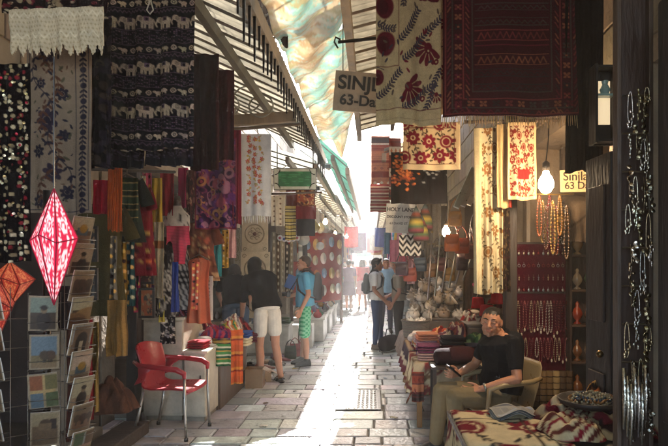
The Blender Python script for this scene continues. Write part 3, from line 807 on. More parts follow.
def elephants(w, h, bg, fg, mid, seed=3):
    g = random.Random(seed); c = Cv(w, h, bg); j = 4
    while j < h:
        # a row of walking elephants
        x = 2
        while x < w + 20:
            k = jit(fg, .15); y = j + 12
            c.ell(x + 11, y, 9.5, 6.5, k); c.ell(x + 1.5, y - 3, 4.6, 4.6, k); c.ell(x + 3.5, y - 2.5, 2.6, 3.6, tuple(q * .55 for q in k))
            c.line([(x - 2, y - 2), (x - 4.5, y + 4), (x - 3, y + 8)], 2, k)
            for q in (5, 9, 15, 18.5): c.line([(x + q, y + 3), (x + q, y + 11.5)], 3, k)
            c.line([(x + 20, y - 3), (x + 22, y + 4)], 1.2, k); c.rect(x + 8, y - 6, x + 15, y + 1, jit(mid, .3)); c.ell(x + 11.5, y - 2.5, 2, 2, bg)
            x += 27
        j += 26
        c.rect(0, j, w, j + 1.4, mid)
        hh = g.choice((16, 20, 24))
        for yy in range(int(j + 3), int(j + hh), 3):
            for xx in range(1, w, 3):
                q = math.sin(xx * .45) * math.cos((yy - j) * .9 + (xx // 12))
                if q > -.1 and g.random() < .85: c.rect(xx, yy, xx + 2, yy + 1.6, jit(mid, .3))
        j += hh; c.rect(0, j, w, j + 1.4, mid); j += 3
        x = 5
        while x < w:       # a narrow row of wheels and small elephants
            k = jit(fg, .2)
            if int(x / 12) % 2: c.ell(x, j + 6, 4.2, 4.2, k); c.ell(x, j + 6, 2.4, 2.4, bg); c.ell(x, j + 6, 1.1, 1.1, k)
            else:
                c.ell(x, j + 6, 4.6, 3.2, k); c.ell(x - 5, j + 4.5, 2.2, 2.2, k)
                for q in (-2.5, 2.5): c.line([(x + q, j + 7), (x + q, j + 11)], 1.6, k)
            x += 13
        j += 14; c.rect(0, j, w, j + 1.4, mid)
        for xx in range(0, w, 6): c.line([(xx, j + 7), (xx + 3, j + 3), (xx + 6, j + 7)], 1.2, mid)
        j += 9
    return c.noise(.30, seed, 1)
def motley(w, h, bg, cols, n=120, r=(2, 7), seed=5, ring=.3):
    g = random.Random(seed); c = Cv(w, h, bg)
    for i in range(n):
        x, y = g.uniform(0, w), g.uniform(0, h); q = g.uniform(*r); k = jit(g.choice(cols), .15); a = g.uniform(0, 3)
        c.ell(x, y, q, q * g.uniform(.5, 1), k, a)
        if g.random() < ring: c.ell(x, y, q * .6, q * .4, bg, a); c.ell(x, y, q * .3, q * .3, g.choice(cols))
    return c
def stripes(w, h, seq, horiz=True, zig=0):
    c = Cv(w, h, seq[0][1]); p = 0; i = 0; n = h if horiz else w
    while p < n:
        t, k = seq[i % len(seq)]
        if horiz: c.rect(0, p, w, p + t, k)
        else: c.rect(p, 0, p + t, h, k)
        p += t; i += 1
    return c
def zigzag(w, h, a, b, per=10, amp=5):
    c = Cv(w, h, a)
    ph = (c.yy + amp * np.abs(((c.xx / per) % 2) - 1) * 2) % 10
    c.a[ph < 4.6] = b
    return c
def kilim(w, h, bg, cols, seed=1):
    g = random.Random(seed); c = Cv(w, h, bg); j = 0
    while j < h:
        hh = g.choice((3, 5, 12)); k = g.choice(cols)
        c.rect(0, j, w, j + hh, k)
        if hh == 12:
            k2 = g.choice(cols + [bg])
            for x in range(4, w, 14): 
                for q in range(5): c.rect(x + q, j + 6 - q, x + 9 - q, j + 7 + q - 1, k2)
        j += hh + g.choice((1, 2, 4))
    return c.noise(.12, seed)

# ------------------------------------------------------------------ makers of goods
def folded(label, c, size, col, rz=0.0, group=None, cat='scarf', name='folded_scarf', stripe=None, layers=3):
    """a folded textile: soft rounded layers with the fold at the front"""
    t = MB(col); L, D, Hh = size; n = layers; h = Hh / n
    for i in range(n):
        k = jit(col, .10) if not stripe or i % 2 == 0 else jit(stripe, .1)
        o = V(random.uniform(-.006, .006), random.uniform(-.006, .006), h * (i + .5))
        rings = []
        for q in (-1, -.96, -.85, -.3, .3, .85, .96, 1):
            e = max(.001, (1 - abs(q) ** 8)) ** .5
            rings.append((o + V(q * L / 2, random.uniform(-.003, .003), random.uniform(-.001, .001)), V(0, D / 2 * (.72 + .28 * e), 0), V(0, 0, h * .62 * (.4 + .6 * e))))
        cols = [k] * len(rings)
        if stripe: cols = [k, k, stripe, k, jit(stripe, .1), k, stripe, k]
        t.loft(rings, 14, None, cols)
    o = t.build(name, 'cloth', None, True, origin=(0, 0, 0)); o.location = c; o.rotation_euler = (0, 0, rz)
    return tag(o, label, cat, group)
def heap(label, c, size, cols, rz=0.0, cat='cloth', name='crumpled_cloth', seed=1, group=None, mat='cloth'):
    """a dropped, crumpled cloth"""
    g = np.random.default_rng(seed); n = 34; mb = MB()
    k1, k2, k3 = g.uniform(5, 9, 3); ph = g.uniform(0, 6, 6)
    for j in range(n):
        for i in range(n):
            x, y = i / (n - 1) * 2 - 1, j / (n - 1) * 2 - 1
            # square to disc
            a = x * math.sqrt(1 - y * y / 2); b = y * math.sqrt(1 - x * x / 2); r = math.hypot(a, b)
            z = (1 - r ** 2.2) * (.72 + .28 * math.sin(a * 3 + ph[0]) * math.cos(b * 3 + ph[1]))
            fold = abs(math.sin(a * k1 + b * 2 + ph[2] + math.sin(b * k2 + ph[3]))) * .22 + abs(math.sin(b * k3 - a * 3 + ph[4])) * .12
            z = max(.0, z * .85 + fold * (1 - r ** 4) )
            q = 1 + .10 * math.sin(math.atan2(b, a) * 5 + ph[5])
            mb.v.append((a * size[0] / 2 * q, b * size[1] / 2 * q, max(.003, z * size[2])))
            s = (a * 1.3 + b * .8 + .3 * math.sin(b * 4 + ph[0])) * len(cols) * 1.2
            mb.k.append(cols[int(math.floor(s)) % len(cols)])
    mb.f = [(j * n + i, j * n + i + 1, (j + 1) * n + i + 1, (j + 1) * n + i) for j in range(n - 1) for i in range(n - 1)]
    b = [*range(n)] + [j * n + n - 1 for j in range(1, n)] + [(n - 1) * n + i for i in range(n - 2, -1, -1)] + [j * n for j in range(n - 2, 0, -1)]
    mb.f.append(tuple(reversed(b)))
    o = mb.build(name, mat, None, True, origin=(0, 0, 0)); o.location = c; o.rotation_euler = (0, 0, rz)
    return tag(o, label, cat, group)
def garment(label, top, w, h, col, yaw=0.0, sleeve=.25, cv=None, flare=1.15, group=None, cat='dress', name='hanging_dress', hook=.12, col2=None, neck=True, mat='cloth', seed=0):
    """a garment on a hanger; top = the shoulder line's middle"""
    g = random.Random(seed or label); t = thing(name, label, cat, (top[0], top[1], top[2] - h), yaw, group)
    H_ = h; n = 40; rows = 26; mb = MB()
    ph = [g.uniform(0, 6) for _ in range(4)]
    for i in range(rows):
        f = i / (rows - 1); z = H_ * (1 - f)
        if f < .06: hw = w * .5 * (.35 + .65 * (f / .06) ** .5)
        elif f < .45: hw = w * .5 * (1 - .22 * math.sin((f - .06) / .39 * PI * .5))
        else: hw = w * .5 * (.78 + (flare - .78) * (f - .45) / .55)
        dp = .035 + .05 * min(1, f * 3)
        for j in range(n):
            a = 2 * PI * j / n
            rp = 1 + .10 * f * math.sin(a * 7 + ph[0]) + .05 * f * math.sin(a * 12 + ph[1])
            mb.v.append((hw * math.cos(a) * rp, dp * math.sin(a) * rp * (1 + .4 * math.sin(a * 5 + ph[2]) * f), z))
            if cv is not None:
                uu = int((math.cos(a) * .5 + .5) * (cv.w - 1)); mb.k.append(tuple(cv.a[min(cv.h - 1, int(f * (cv.h - 1))), uu]))
            else: mb.k.append(col if not (col2 and f > .86) else col2)
    for i in range(rows - 1):
        for j in range(n):
            j2 = (j + 1) % n; mb.f.append((i * n + j, i * n + j2, (i + 1) * n + j2, (i + 1) * n + j))
    mb.f.append(tuple(range(n)))
    mb.build('fabric', mat, t, True)
    if sleeve:
        for s in (-1, 1):
            sb = MB(col2 or col)
            L = sleeve; a = V(s * w * .44, 0, H_ - .05); b = a + V(s * L * .35, -.01, -L * .93)
            sb.loft([(a, V(.02, 0, .05), V(0, .035, 0)), (a.lerp(b, .5), V(.052, 0, .02), V(0, .035, 0)), (b, V(.06, 0, .015), V(0, .03, 0))], 14)
            sb.build('sleeve', mat, t, True)
    hk = MB(hx('5a4a3a')); hk.tube([(-w * .42, 0, H_ - .02), (0, 0, H_ + .035), (w * .42, 0, H_ - .02)], .008, 6)
    hk.tube([(0, 0, H_ + .03), (0, 0, H_ + hook * .7), (.02, 0, H_ + hook), (.04, 0, H_ + hook * .85)], .004, 6); hk.build('hanger', 'wood', t, True)
    return t
def handbag(label, top, w, h, col, yaw=0.0, strap=.25, group=None, flap=True, name='handbag', cat='bag', col2=None):
    t = thing(name, label, cat, (top[0], top[1], top[2] - strap - h), yaw, group)
    b = MB(col); rings = []
    for f, k, d in ((0, .80, .35), (.04, .95, .8), (.4, 1, 1), (.8, .92, .8), (.97, .82, .35), (1, .8, .2)):
        rings.append((V(0, 0, h * f), V(w / 2 * k, 0, 0), V(0, w * .17 * d, 0)))
    b.loft(rings, 22); b.build('body', 'leather', t, True)
    if flap:
        q = MB(col2 or tuple(x * .75 for x in col)); q.loft([(V(0, -.012 - w * .14, h * .45), V(w * .36, 0, 0), V(0, .012, 0)), (V(0, -.012 - w * .13, h * .75), V(w * .45, 0, 0), V(0, .014, 0)), (V(0, 0, h * 1.0), V(w * .43, 0, 0), V(0, w * .09, 0))], 18)
        q.build('flap', 'leather', t, True)
    s = MB(tuple(x * .6 for x in col)); s.tube([(-w * .4, 0, h * .95), (-w * .25, 0, h + strap * .6), (0, 0, h + strap), (w * .25, 0, h + strap * .6), (w * .4, 0, h * .95)], .008, 6); s.build('strap', 'leather', t, True)
    return t
def disc_plate(label, c, r, cols, face=(0, -1, 0), group=None, name='plate', mat='ceramic'):
    g = random.Random(label); d = Vector(face).normalized()
    prof = [(0, 0), (r * .55, 0), (r * .62, .006), (r * .95, .022), (r, .026), (r * .95, .014), (r * .6, -.006), (0, -.006)]
    mb = MB(); mb.lathe([(q, z) for q, z in prof][:5], c, 28, None, [cols[0], cols[0], cols[1], cols[2], cols[2]], axis=d)
    mb.lathe([(r, .025), (r * .95, .012), (r * .6, -.008), (.001, -.008)][::-1], c, 28, cols[2], None, axis=d)
    a = d.orthogonal().normalized(); b = d.cross(a); n = 8
    for i in range(n):
        q = 2 * PI * i / n; p = Vector(c) + (a * math.cos(q) + b * math.sin(q)) * r * .36 + d * .004
        mb.ball(p, (r * .14, r * .14, r * .14), 8, 5, cols[1], Matrix((a, b, d)).transposed() @ Matrix.Diagonal((1, 1, .12)))
    o = mb.build(name, mat, None, True); return tag(o, label, 'plate', group)
def strand(label, top, L, col, beads=14, r=.006, group=None, name='bead_necklace', cat='necklace', pend=None, loop=.03, mat='ceramic', yaw=0.0):
    """a looped string of beads hanging from its top"""
    mb = MB(col); top = Vector(top); ca, sa = math.cos(yaw), math.sin(yaw); pts = []
    for i in range(beads * 2 + 1):
        a = PI * 2 * i / (beads * 2); x = loop * math.sin(a) * (1 - .3 * math.cos(a)); z = -L / 2 * (1 - math.cos(a))
        pts.append(top + V(x * ca, x * sa - .008, z))
    for p in pts[:-1]: mb.ball(p, r, 6, 4, jit(col, .25))
    if pend:
        q = top + V(0, -.008, -L - r * 2); mb.ball(q + V(0, 0, -r * 2), (r * 1.8, r, r * 3), 8, 6, pend)
    mb.tube(pts[:-1], r * .4, 4, tuple(q * .5 for q in col), closed=True)
    o = mb.build(name, mat, None, True); return tag(o, label, cat, group)
def carton(label, c, size, col, rz=0.0, group=None, name='cardboard_box', cat='box', flaps=True, mat='card'):
    t = thing(name, label, cat, c, rz, group); L, D, Hh = size; b = MB(col); w = .008
    b.box((0, 0, w / 2), (L, D, w))
    for s in (-1, 1):
        b.box((s * (L / 2 - w / 2), 0, Hh / 2 + w / 2), (w, D, Hh - w)); b.box((0, s * (D / 2 - w / 2), Hh / 2 + w / 2), (L - 2 * w, w, Hh - w))
    b.build('body', mat, t)
    if flaps:
        for s in (-1, 1):
            f = MB(jit(col, .1)); f.bar((s * (L / 2), 0, Hh), (s * (L / 2 + .09), 0, Hh - .05), D * .96, .006); f.build('flap', mat, t)
    return t
def hat(label, c, r, h, col, brim=0.0, group=None, name='hat', band=None, mat='cloth', tilt=0.0):
    mb = MB(col)
    prof = [(r * (1 + brim), 0), (r * (1 + brim), .006), (r * 1.02, .012), (r, .02), (r * .98, h * .5), (r * .86, h * .82), (r * .5, h * .97), (.002, h)]
    cols = [col, col, col, band or col, band or col, col, col, col]
    mb.lathe(prof, (0, 0, 0), 24, None, cols)
    o = mb.build(name, mat, None, True, origin=(0, 0, 0)); o.location = c; o.rotation_euler = (tilt, tilt * .5, random.uniform(0, 3))
    return tag(o, label, 'hat', group)
def rail(label, p0, p1, r=.014, col='5a4a3c', mat='wood', name='hanging_rail', ties=True):
    mb = MB(hx(col)); p0, p1 = Vector(p0), Vector(p1)
    mb.tube([p0, (p0 + p1) / 2 + V(0, 0, -.004), p1], r, 8)
    t = tag(mb.build(name, mat, None, True), label, 'rail')
    return t
def shoe_single(mb, base, f, col, z=0.0):
    f = Vector(f).normalized(); s_ = V(-f.y, f.x, 0); base = Vector(base)
    mb.loft([(base + f * x + V(0, 0, hh), s_ * w, V(0, 0, hh)) for x, w, hh in ((-.11, .02, .025), (-.09, .034, .038), (-.03, .036, .034), (.03, .038, .028), (.09, .045, .022), (.13, .04, .016), (.15, .02, .008))], 12, col)
def shoes(label, c, rz, col, group=None):
    t = thing('shoe_pair', label, 'shoes', c, rz, group)
    for s in (-1, 1):
        m = MB(col); shoe_single(m, (random.uniform(-.02, .02), s * .052, 0), (1, s * .08, 0), col); o = m.build('shoe', 'leather', t, True)
        q = MB(tuple(x * .3 for x in col)); q.ball((-.055, s * .05, .062), (.045, .026, .012), 10, 6); sub(o, 'insole', q, 'cloth', smooth=True)
    return t
def shell(label, c, s, col, rz=0.0, tilt=0.0, group=None):
    """a big spiral sea shell with knobs and a flared lip"""
    mb = MB(col); n = 40; rings = []; pk = hx('d6c8b8')
    for i in range(n):
        f = i / (n - 1); a = f * 2 * PI * 2.6; rr = s * (.04 + .40 * f ** 1.5); z = s * (.85 * (1 - f) ** 1.1)
        ce = V(math.cos(a) * rr * .55, math.sin(a) * rr * .55, z); k = 1 + .25 * (math.sin(a * 4) > .3)
        rad = V(math.cos(a), math.sin(a), 0)
        rings.append((ce, rad * s * (.03 + .25 * f) * k, V(0, 0, s * (.05 + .30 * f))))
    mb.loft(rings, 12)
    a = 2 * PI * 2.6; e = rings[-1][0]
    mb.loft([(e, rings[-1][1], rings[-1][2]), (e + V(-math.sin(a), math.cos(a), 0) * s * .12, rings[-1][1] * 1.35, rings[-1][2] * 1.3), (e + V(-math.sin(a), math.cos(a), 0) * s * .15, rings[-1][1] * .9, rings[-1][2] * .9)], 12, pk)
    for i in range(12):
        t = 2 * PI * i / 6; q = .30 + .10 * (i // 6); zz = s * (.52 - .2 * (i // 6)); mb.cap(V(math.cos(t) * s * q * .8, math.sin(t) * s * q * .8, zz), s * .06, V(math.cos(t) * s * (q + .07), math.sin(t) * s * (q + .07), zz + s * .05), s * .025, 7)
    o = mb.build('sea_shell', 'ceramic', None, True, origin=(0, 0, 0)); o.location = c; o.rotation_euler = (tilt, tilt * .6, rz)
    return tag(o, label, 'shell', group)
def bulb(label, c, cord_top, r=.05, g='bulb_glow'):
    t = thing('light_bulb', label, 'light bulb', c)
    q = MB((1, .8, .5)); q.lathe([(.002, -r * 1.25), (r * .55, -r * 1.05), (r * .95, -r * .4), (r, .1 * r), (r * .8, r * .7), (r * .42, r * 1.3), (r * .36, r * 1.6)], (0, 0, 0), 18); q.build('glass', g, t, True)
    s = MB(hx('2f2a26')); s.lathe([(r * .40, r * 1.62), (r * .48, r * 1.7), (r * .48, r * 2.7), (r * .2, r * 3.0)], (0, 0, 0), 12); s.build('socket', 'plastic', t, True)
    d = Vector(cord_top) - Vector(c); w = MB(hx('2a2522')); w.tube([V(0, 0, r * 3), V(d.x * .3 + .01, d.y * .3, r * 3 + (d.z - r * 3) * .5), d], .005, 6); w.build('cord', 'plastic', t, True)
    return t
# ------------------------------------------------------------------ left side, near: textiles over the camera's left shoulder
BLK = hx('1d1519'); CRM = hx('d8c9ad'); MAR = hx('5a1420'); PUR = hx('3a2740')
rail('dark wooden pole over the cream valance and grey embroidered cloth', P(-40, -12, 3.0), P(118, -14, 3.0), name='hanging_rail')
rail('dark wooden pole carrying the elephant cloth', P(88, -40, 3.62), P(205, -40, 3.62))
# cream scalloped valance hung below a dark embroidered cloth
cv = motley(110, 46, hx('201518'), [hx('b9a58a'), hx('6a2430'), hx('8d7a60')], 90, (1, 4), 3)
cloth('valance_cloth', 'dark embroidered cloth hung above the cream scalloped lace edge', 'textile', (4, -16, 108, 14), 2.92, cv, pleat=.012, npl=4)
cv = Cv(150, 56, hx('dccdb0'))
for j in range(0, 56, 5):
    for i in range(0, 150, 5): cv.ell(i + (2 if j % 2 else 0), j, 1.4, 1.2, hx('c0ae8c'))
for j in (6, 30): cv.line([(x, j + (4 if (x // 6) % 2 else -2)) for x in range(0, 156, 6)], 1.4, hx('efe4cc'))
cloth('lace_valance', 'cream lace valance with a scalloped lower edge at the upper left', 'textile', (6, 8, 105, 54), 2.84, cv, pleat=.014, npl=4, yaw=R(-5), mask=lambda u, v: v < .74 + .20 * np.abs(np.sin(u * 38)) + .06 * np.abs(np.sin(u * 115)), lean=-.02)
# black scarf sewn with coins
cv = Cv(44, 230, hx('100a0c'))
for j in range(3, 230, 7):
    for i in range(3, 44, 7):
        if random.random() < .72:
            k = random.choice((hx('d9c9a6'), hx('a48f6a'), hx('7c1f27'), hx('c9b48e'), hx('8b7a5c')))
            cv.ell(i + random.uniform(-2, 2), j + random.uniform(-2, 2), 1.9, 2.3, k)
cloth('coin_scarf', 'long black scarf sewn with pale coins at the left edge', 'scarf', (-12, 64, 31, 262), 2.35, cv, pleat=.012, npl=2.5)
co = MB(hx('cbb68c'))
for i in range(120):
    p = P(random.uniform(-8, 30), random.uniform(74, 258), 2.33); co.lathe([(.001, -.001), (.006, 0), (.001, .001)], p + V(0, random.uniform(-.02, -.004), 0), 8, jit(random.choice((hx('d9c9a6'), hx('a8905e'), hx('8f2630'))), .2), axis=(random.uniform(-.5, .5), -1, random.uniform(-.3, .6)))
COINS = co.build('coins', 'metal', None, False); COINS.name = 'coin_trim'
tag(COINS, 'loose pale and red coins dangling in front of the long black scarf', 'trim', kind='stuff')
# grey-olive cloth embroidered with a dark tree of flowers
w, h = 92, 230; cv = Cv(w, h, hx('8c7a68')); g = random.Random(4); dk = hx('2b2836'); br = hx('5a3c30')
cv.frame(4, 1.2, dk); cv.line([(w - 24, 0), (w - 24, h)], 1.2, dk)
for k, (x, y, r) in enumerate(((30, 26, 13), (22, 64, 7), (50, 76, 9), (30, 110, 15), (52, 128, 8), (18, 150, 9), (38, 176, 13), (56, 200, 9), (20, 214, 10))): cv.flower(x, y, r, dk if k % 3 else hx('3a3140'), hx('8c7a68'), 7, k); cv.ell(x, y, r * .3, r * .3, dk)
cv.vine(34, 0, 34, h, 12, br, step=9, lf=9); cv.vine(12, 30, 60, 210, 9, dk, step=12, lf=8)
for y in range(10, h, 20): cv.vine(w - 13, y, w - 13, y + 12, 1, dk, step=6, lf=7); cv.ell(w - 13, y + 15, 4.5, 4, dk)
for i in range(60): cv.leaf(g.uniform(8, 62), g.uniform(0, h), g.uniform(4, 9), g.uniform(0, 6), g.choice((dk, br, hx('54503f'))))
cloth('embroidered_cloth', 'grey olive cloth embroidered with dark flowers, hung beside the red star lantern', 'textile', (27, 34, 91, 214), 3.05, cv, pleat=.018, npl=1.5, yaw=R(4))
cv = motley(30, 150, hx('181216'), [hx('38303a'), hx('4a3c38'), hx('2c2530')], 90, (2, 6), 8)
cloth('dark_scarf', 'dark floral scarf between the grey olive cloth and the elephant cloth', 'scarf', (84, 18, 112, 168), 3.3, cv, pleat=.02, npl=2)
# elephant cloth
cv = elephants(140, 300, hx('100b13'), hx('a6917e'), hx('54404f'))
cloth('elephant_cloth', 'black and purple cloth printed with rows of pale walking elephants', 'textile', (102, -30, 195, 150), 3.6, cv, pleat=.030, npl=3.2, yaw=R(-3))
for k, (x0, x1, y0, y1) in enumerate(((102, 146, 122, 168), (144, 192, 118, 166))):
    cv = Cv(70, 70, hx('221a26'))
    for i in range(260): cv.ell(random.uniform(0, 70), random.uniform(0, 58), 1.5, 1.0, hx('55475c'))
    cv.rect(0, 58, 70, 70, hx('17121c'))
    cloth('lace_skirt', ['dark purple lace skirt peeping below the elephant cloth, left one', 'dark purple lace skirt peeping below the elephant cloth, right one'][k], 'skirt', (x0, y0, x1, y1), 3.72, cv, pleat=.03, npl=3, top_pinch=.1)
rp = MB(hx('d6cdbd')); q = P(150, 0, 3.5); rp.tube([q + V(0, 0, .15), q + V(-.005, 0, -.02), q + V(-.02, 0, -.06), q + V(0, 0, -.085), q + V(.02, 0, -.06), q + V(.006, 0, -.01), q + V(.004, 0, .15)], .004, 6)
tag(rp.build('rope_loop', 'cloth', None, True), 'thin white cord loop hanging in front of the elephant cloth', 'cord')
cv = Cv(30, 120, hx('2f1014')).noise(.1, 4); cloth('long_scarf', 'plain dark maroon scarf hanging right of the elephant cloth', 'scarf', (192, 54, 219, 170), 4.3, cv, pleat=.03, npl=2.2)
cv = Cv(20, 100, hx('3c1418')).noise(.1, 4); cloth('long_scarf', 'narrow reddish scarf behind the plain dark maroon one', 'scarf', (212, 70, 234, 160), 4.5, cv, pleat=.02, npl=2)
# purple paisley shawl
cv = motley(90, 170, hx('3d1838'), [hx('6a2a55'), hx('8a3a4e'), hx('2a1636'), hx('a06a4a'), hx('582a60'), hx('8c5a70')], 260, (2, 11), 12, .5)
cv.line([(30, 60), (80, 20)], 5, hx('a8783f')); cv.line([(0, 120), (60, 160)], 4, hx('7a4a3a')); cv.frame(0, 3, hx('6d2032'))
cloth('paisley_shawl', 'purple and wine paisley shawl beside the white floral towel', 'shawl', (196, 137, 236, 229), 5.2, cv, pleat=.03, npl=1.6, yaw=R(8))
cv = Cv(16, 90, hx('6a1626')).noise(.15, 2); cloth('trim_scarf', 'narrow crimson scarf at the edge of the paisley shawl', 'scarf', (233, 130, 241, 224), 5.25, cv, pleat=.015, npl=1.5)
# white towel with a band of flowers
cv = Cv(80, 180, hx('d9d6d2')); g = random.Random(9)
for j in range(8, 160, 9):
    for i in range(3):
        x = 26 + i * 14 + g.uniform(-4, 4); y = j + g.uniform(-4, 4)
        if g.random() < .45: cv.flower(x, y, 5.5, hx('c2584e'), hx('d99a4a'), 6, g.uniform(0, 3))
        else: cv.ell(x, y, 3, 2.4, g.choice((hx('d8b25a'), hx('c98a5a'), hx('a9a06a'), hx('d9a08a'))))
        cv.leaf(x, y, 7, g.uniform(0, 6), hx('b7a878'))
cloth('floral_towel', 'white towel with a band of coral flowers and a fringed hem', 'towel', (238, 134, 271, 216), 5.6, cv, pleat=.010, npl=1.5, fringe=.07, fcol=hx('dedbd6'), mat='thin_cloth')
rail('wooden pole carrying the white floral towel and paisley shawl', P(186, 132, 5.5), P(300, 124, 5.9), .018)
bm = MB(hx('7d6a52')); bm.bar(P(214, 122, 7.0), P(296, 117, 7.0), .09, .13, bev=.008); tag(bm.build('cross_beam', 'wood'), 'squared wooden beam crossing under the pale ribbed awning', 'beam')
for k, (x, y, r) in enumerate(((226, 106, 13), (247, 99, 14), (261, 106, 12))):
    m = MB(hx('8a8478')); c = P(x, y, 6.9); rr = r * 6.9 / F
    m.tube([c + V(rr * math.cos(a), .05 * math.sin(a), rr * math.sin(a)) for a in [2 * PI * i / 28 for i in range(28)]], .010, 6, closed=True)
    m.tube([c + V(0, 0, rr), c + V(.02, 0, rr + .25)], .004, 5)
    tag(m.build('iron_hoop', 'metal', None, True), ['leftmost of the iron hoops hung above the floral towel', 'middle and highest iron hoop above the floral towel', 'rightmost of the iron hoops hung above the floral towel'][k], 'hoop', 'iron hoops on the wooden beam')
# cloth bundle hung under the eave at the top
cv = Cv(50, 80, hx('4a3a30')).noise(.12, 3); cloth('canvas_drape', 'brown canvas drape hanging in points below the awning edge', 'drape', (256, -14, 287, 46), 5.0, cv, pleat=.05, npl=2, mask=lambda u, v: v < .62 + .38 * np.abs(np.sin(u * 5.0)))
wr = MB(hx('b8b0a0')); wr.tube([P(196, 14, 4.8), P(222, 24, 5.0), P(245, 30, 5.4), P(262, 20, 5.6)], .006, 6); wr.tube([P(214, -10, 4.8), P(224, 20, 5.0), P(236, 30, 5.4)], .006, 6)
tag(wr.build('electric_cable', 'plastic', None, True), 'pale sagging electric cable below the ribbed awning', 'cable')

# ------------------------------------------------------------------ star lanterns of pierced red paper
def star_lantern(label, c, w, h, c1, c2, lit, yaw=0.0, group=None, d=None):
    """two long pyramids base to base, with creased faces and pale pierced ornament"""
    t = thing('paper_lantern', label, 'lantern', (c[0], c[1], c[2] - h * .55), yaw, group); mb = MB(c1); d = d or w * .8
    eq = [V(-w / 2, 0, 0), V(-w * .16, -d / 2, .02), V(w * .2, -d / 2, -.01), V(w / 2, 0, .01), V(w * .12, d / 2, 0), V(-w * .2, d / 2, 0)]
    z0 = h * .55; top = V(0, 0, z0 + h * .45); bot = V(.0, 0, 0)
    n = 26; g = random.Random(label)
    for k in range(6):
        a, b = eq[k] + V(0, 0, z0), eq[(k + 1) % 6] + V(0, 0, z0)
        for ap, sg in ((top, 1), (bot, -1)):
            base = len(mb.v); L = []
            for i in range(n + 1):
                for j in range(n + 1 - i):
                    u, v = i / n, j / n; p = a * (1 - u - v) + b * v + ap * u
                    mb.v.append(tuple(p)); L.append((i, j)); e = min(v, 1 - u - v); m = e - .0
                    q = math.sin(v * 17 + k) * math.sin(u * 19 + k * 2) + .5 * math.sin((u + v) * 31 + k)
                    r1 = math.hypot(v - (1 - u) / 2, (u - .28)); dots = abs(((u * 11) % 1) - .5) < .28 and abs(abs(v - (1 - u) / 2) - (1 - u) * .28) < .035
                    pale = dots or (.10 < r1 < .15) or (r1 < .05) or (q > .62 and e > .05 and u < .8)
                    mb.k.append(c2 if pale and e > .02 else jit(c1, .05))
            ix = {q: base + m for m, q in enumerate(L)}
            for (i, j) in L:
                if (i + 1, j) in ix and (i, j + 1) in ix: mb.f.append((ix[i, j], ix[i, j + 1], ix[i + 1, j]))
                if (i + 1, j + 1) in ix and (i + 1, j) in ix and (i, j + 1) in ix: mb.f.append((ix[i, j + 1], ix[i + 1, j + 1], ix[i + 1, j]))
    mb.build('paper', lit, t)
    rb = MB(tuple(q * .6 for q in c1))
    for k in range(6):
        a = eq[k] + V(0, 0, z0); b = eq[(k + 1) % 6] + V(0, 0, z0)
        for p, q in ((a, top), (a, bot), (a, b)): rb.tube([p * 1.004, q], .0022, 5)
    rb.build('creases', 'paper', t)
    cd = MB(hx('2a2220')); cd.tube([top, top + V(0, 0, .5)], .003, 5); cd.build('cord', 'plastic', t)
    return t
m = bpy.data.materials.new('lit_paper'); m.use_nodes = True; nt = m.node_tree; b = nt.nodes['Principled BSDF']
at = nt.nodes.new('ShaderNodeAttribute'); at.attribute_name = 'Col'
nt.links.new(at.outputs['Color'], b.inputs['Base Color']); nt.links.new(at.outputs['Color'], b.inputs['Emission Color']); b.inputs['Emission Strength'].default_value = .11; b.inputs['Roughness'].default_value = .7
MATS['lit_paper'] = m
star_lantern('glowing red and white star lantern of pierced paper, the large pointed one', P(54, 241, 2.2), .172, .445, hx('d01f42'), hx('f6d5d5'), 'lit_paper', R(8))
star_lantern('orange red star lantern behind the coin scarf at the left edge', P(10, 282, 2.5), .19, .20, hx('8a2414'), hx('b0623a'), 'lit_paper', R(30))
star_lantern('dark red star lantern tilted low at the left edge', P(-2, 306, 2.3), .13, .24, hx('7c1a18'), hx('b0583a'), 'lit_paper', R(60))

# ------------------------------------------------------------------ revolving postcard rack and its cards
RK = V(-1.36, 2.42, 0)
t = thing('postcard_rack', 'tall revolving wire rack filled with postcards at the left edge', 'rack', RK)
fr = MB(hx('3c3632')); fr.tube([(0, 0, .03), (0, 0, 1.9)], .016, 10); fr.build('pole', 'metal', t, True)
bs = MB(hx('2c2826')); bs.lathe([(.30, 0), (.30, .02), (.05, .05), (.02, .10)], (0, 0, 0), 24); bs.build('base', 'metal', t, True)
wi = MB(hx('6a625a'))
FACES = [(R(-128), .126, .090, [1.42 - .118 * i for i in range(9)], 'left'), (R(-64), .100, .138, [1.40 - .150 * i for i in range(7)], 'middle'), (R(-22), .098, .130, [1.72 - .108 * i for i in range(12)], 'right white-edged')]
for a, cw, ch, rows, n_ in FACES:
    d = V(math.cos(a), math.sin(a), 0); s = V(-d.y, d.x, 0)
    for z in rows:
        c = d * .185 + V(0, 0, z - ch / 2)
        for k in (0, .035): wi.tube([c - s * cw * .54 - d * .02 + V(0, 0, k), c - s * cw * .54 + d * .03 + V(0, 0, k), c + s * cw * .54 + d * .03 + V(0, 0, k), c + s * cw * .54 - d * .02 + V(0, 0, k)], .0013, 5)
        wi.tube([V(0, 0, z - ch * .6), c + d * .02], .002, 5)
    for q in (-.56, .56): wi.tube([d * .165 + s * q * cw + V(0, 0, .3), d * .165 + s * q * cw + V(0, 0, rows[0] + .08)], .0018, 5)
wi.build('wire_pockets', 'metal', t, True)
ORD = ['top', 'second', 'third', 'fourth', 'fifth', 'sixth', 'seventh', 'eighth', 'ninth', 'tenth', 'eleventh', 'lowest']
SEP = [hx('b7a285'), hx('8a7458'), hx('5a4636'), hx('d2c2a4'), hx('3c2e26'), hx('a08a6a')]
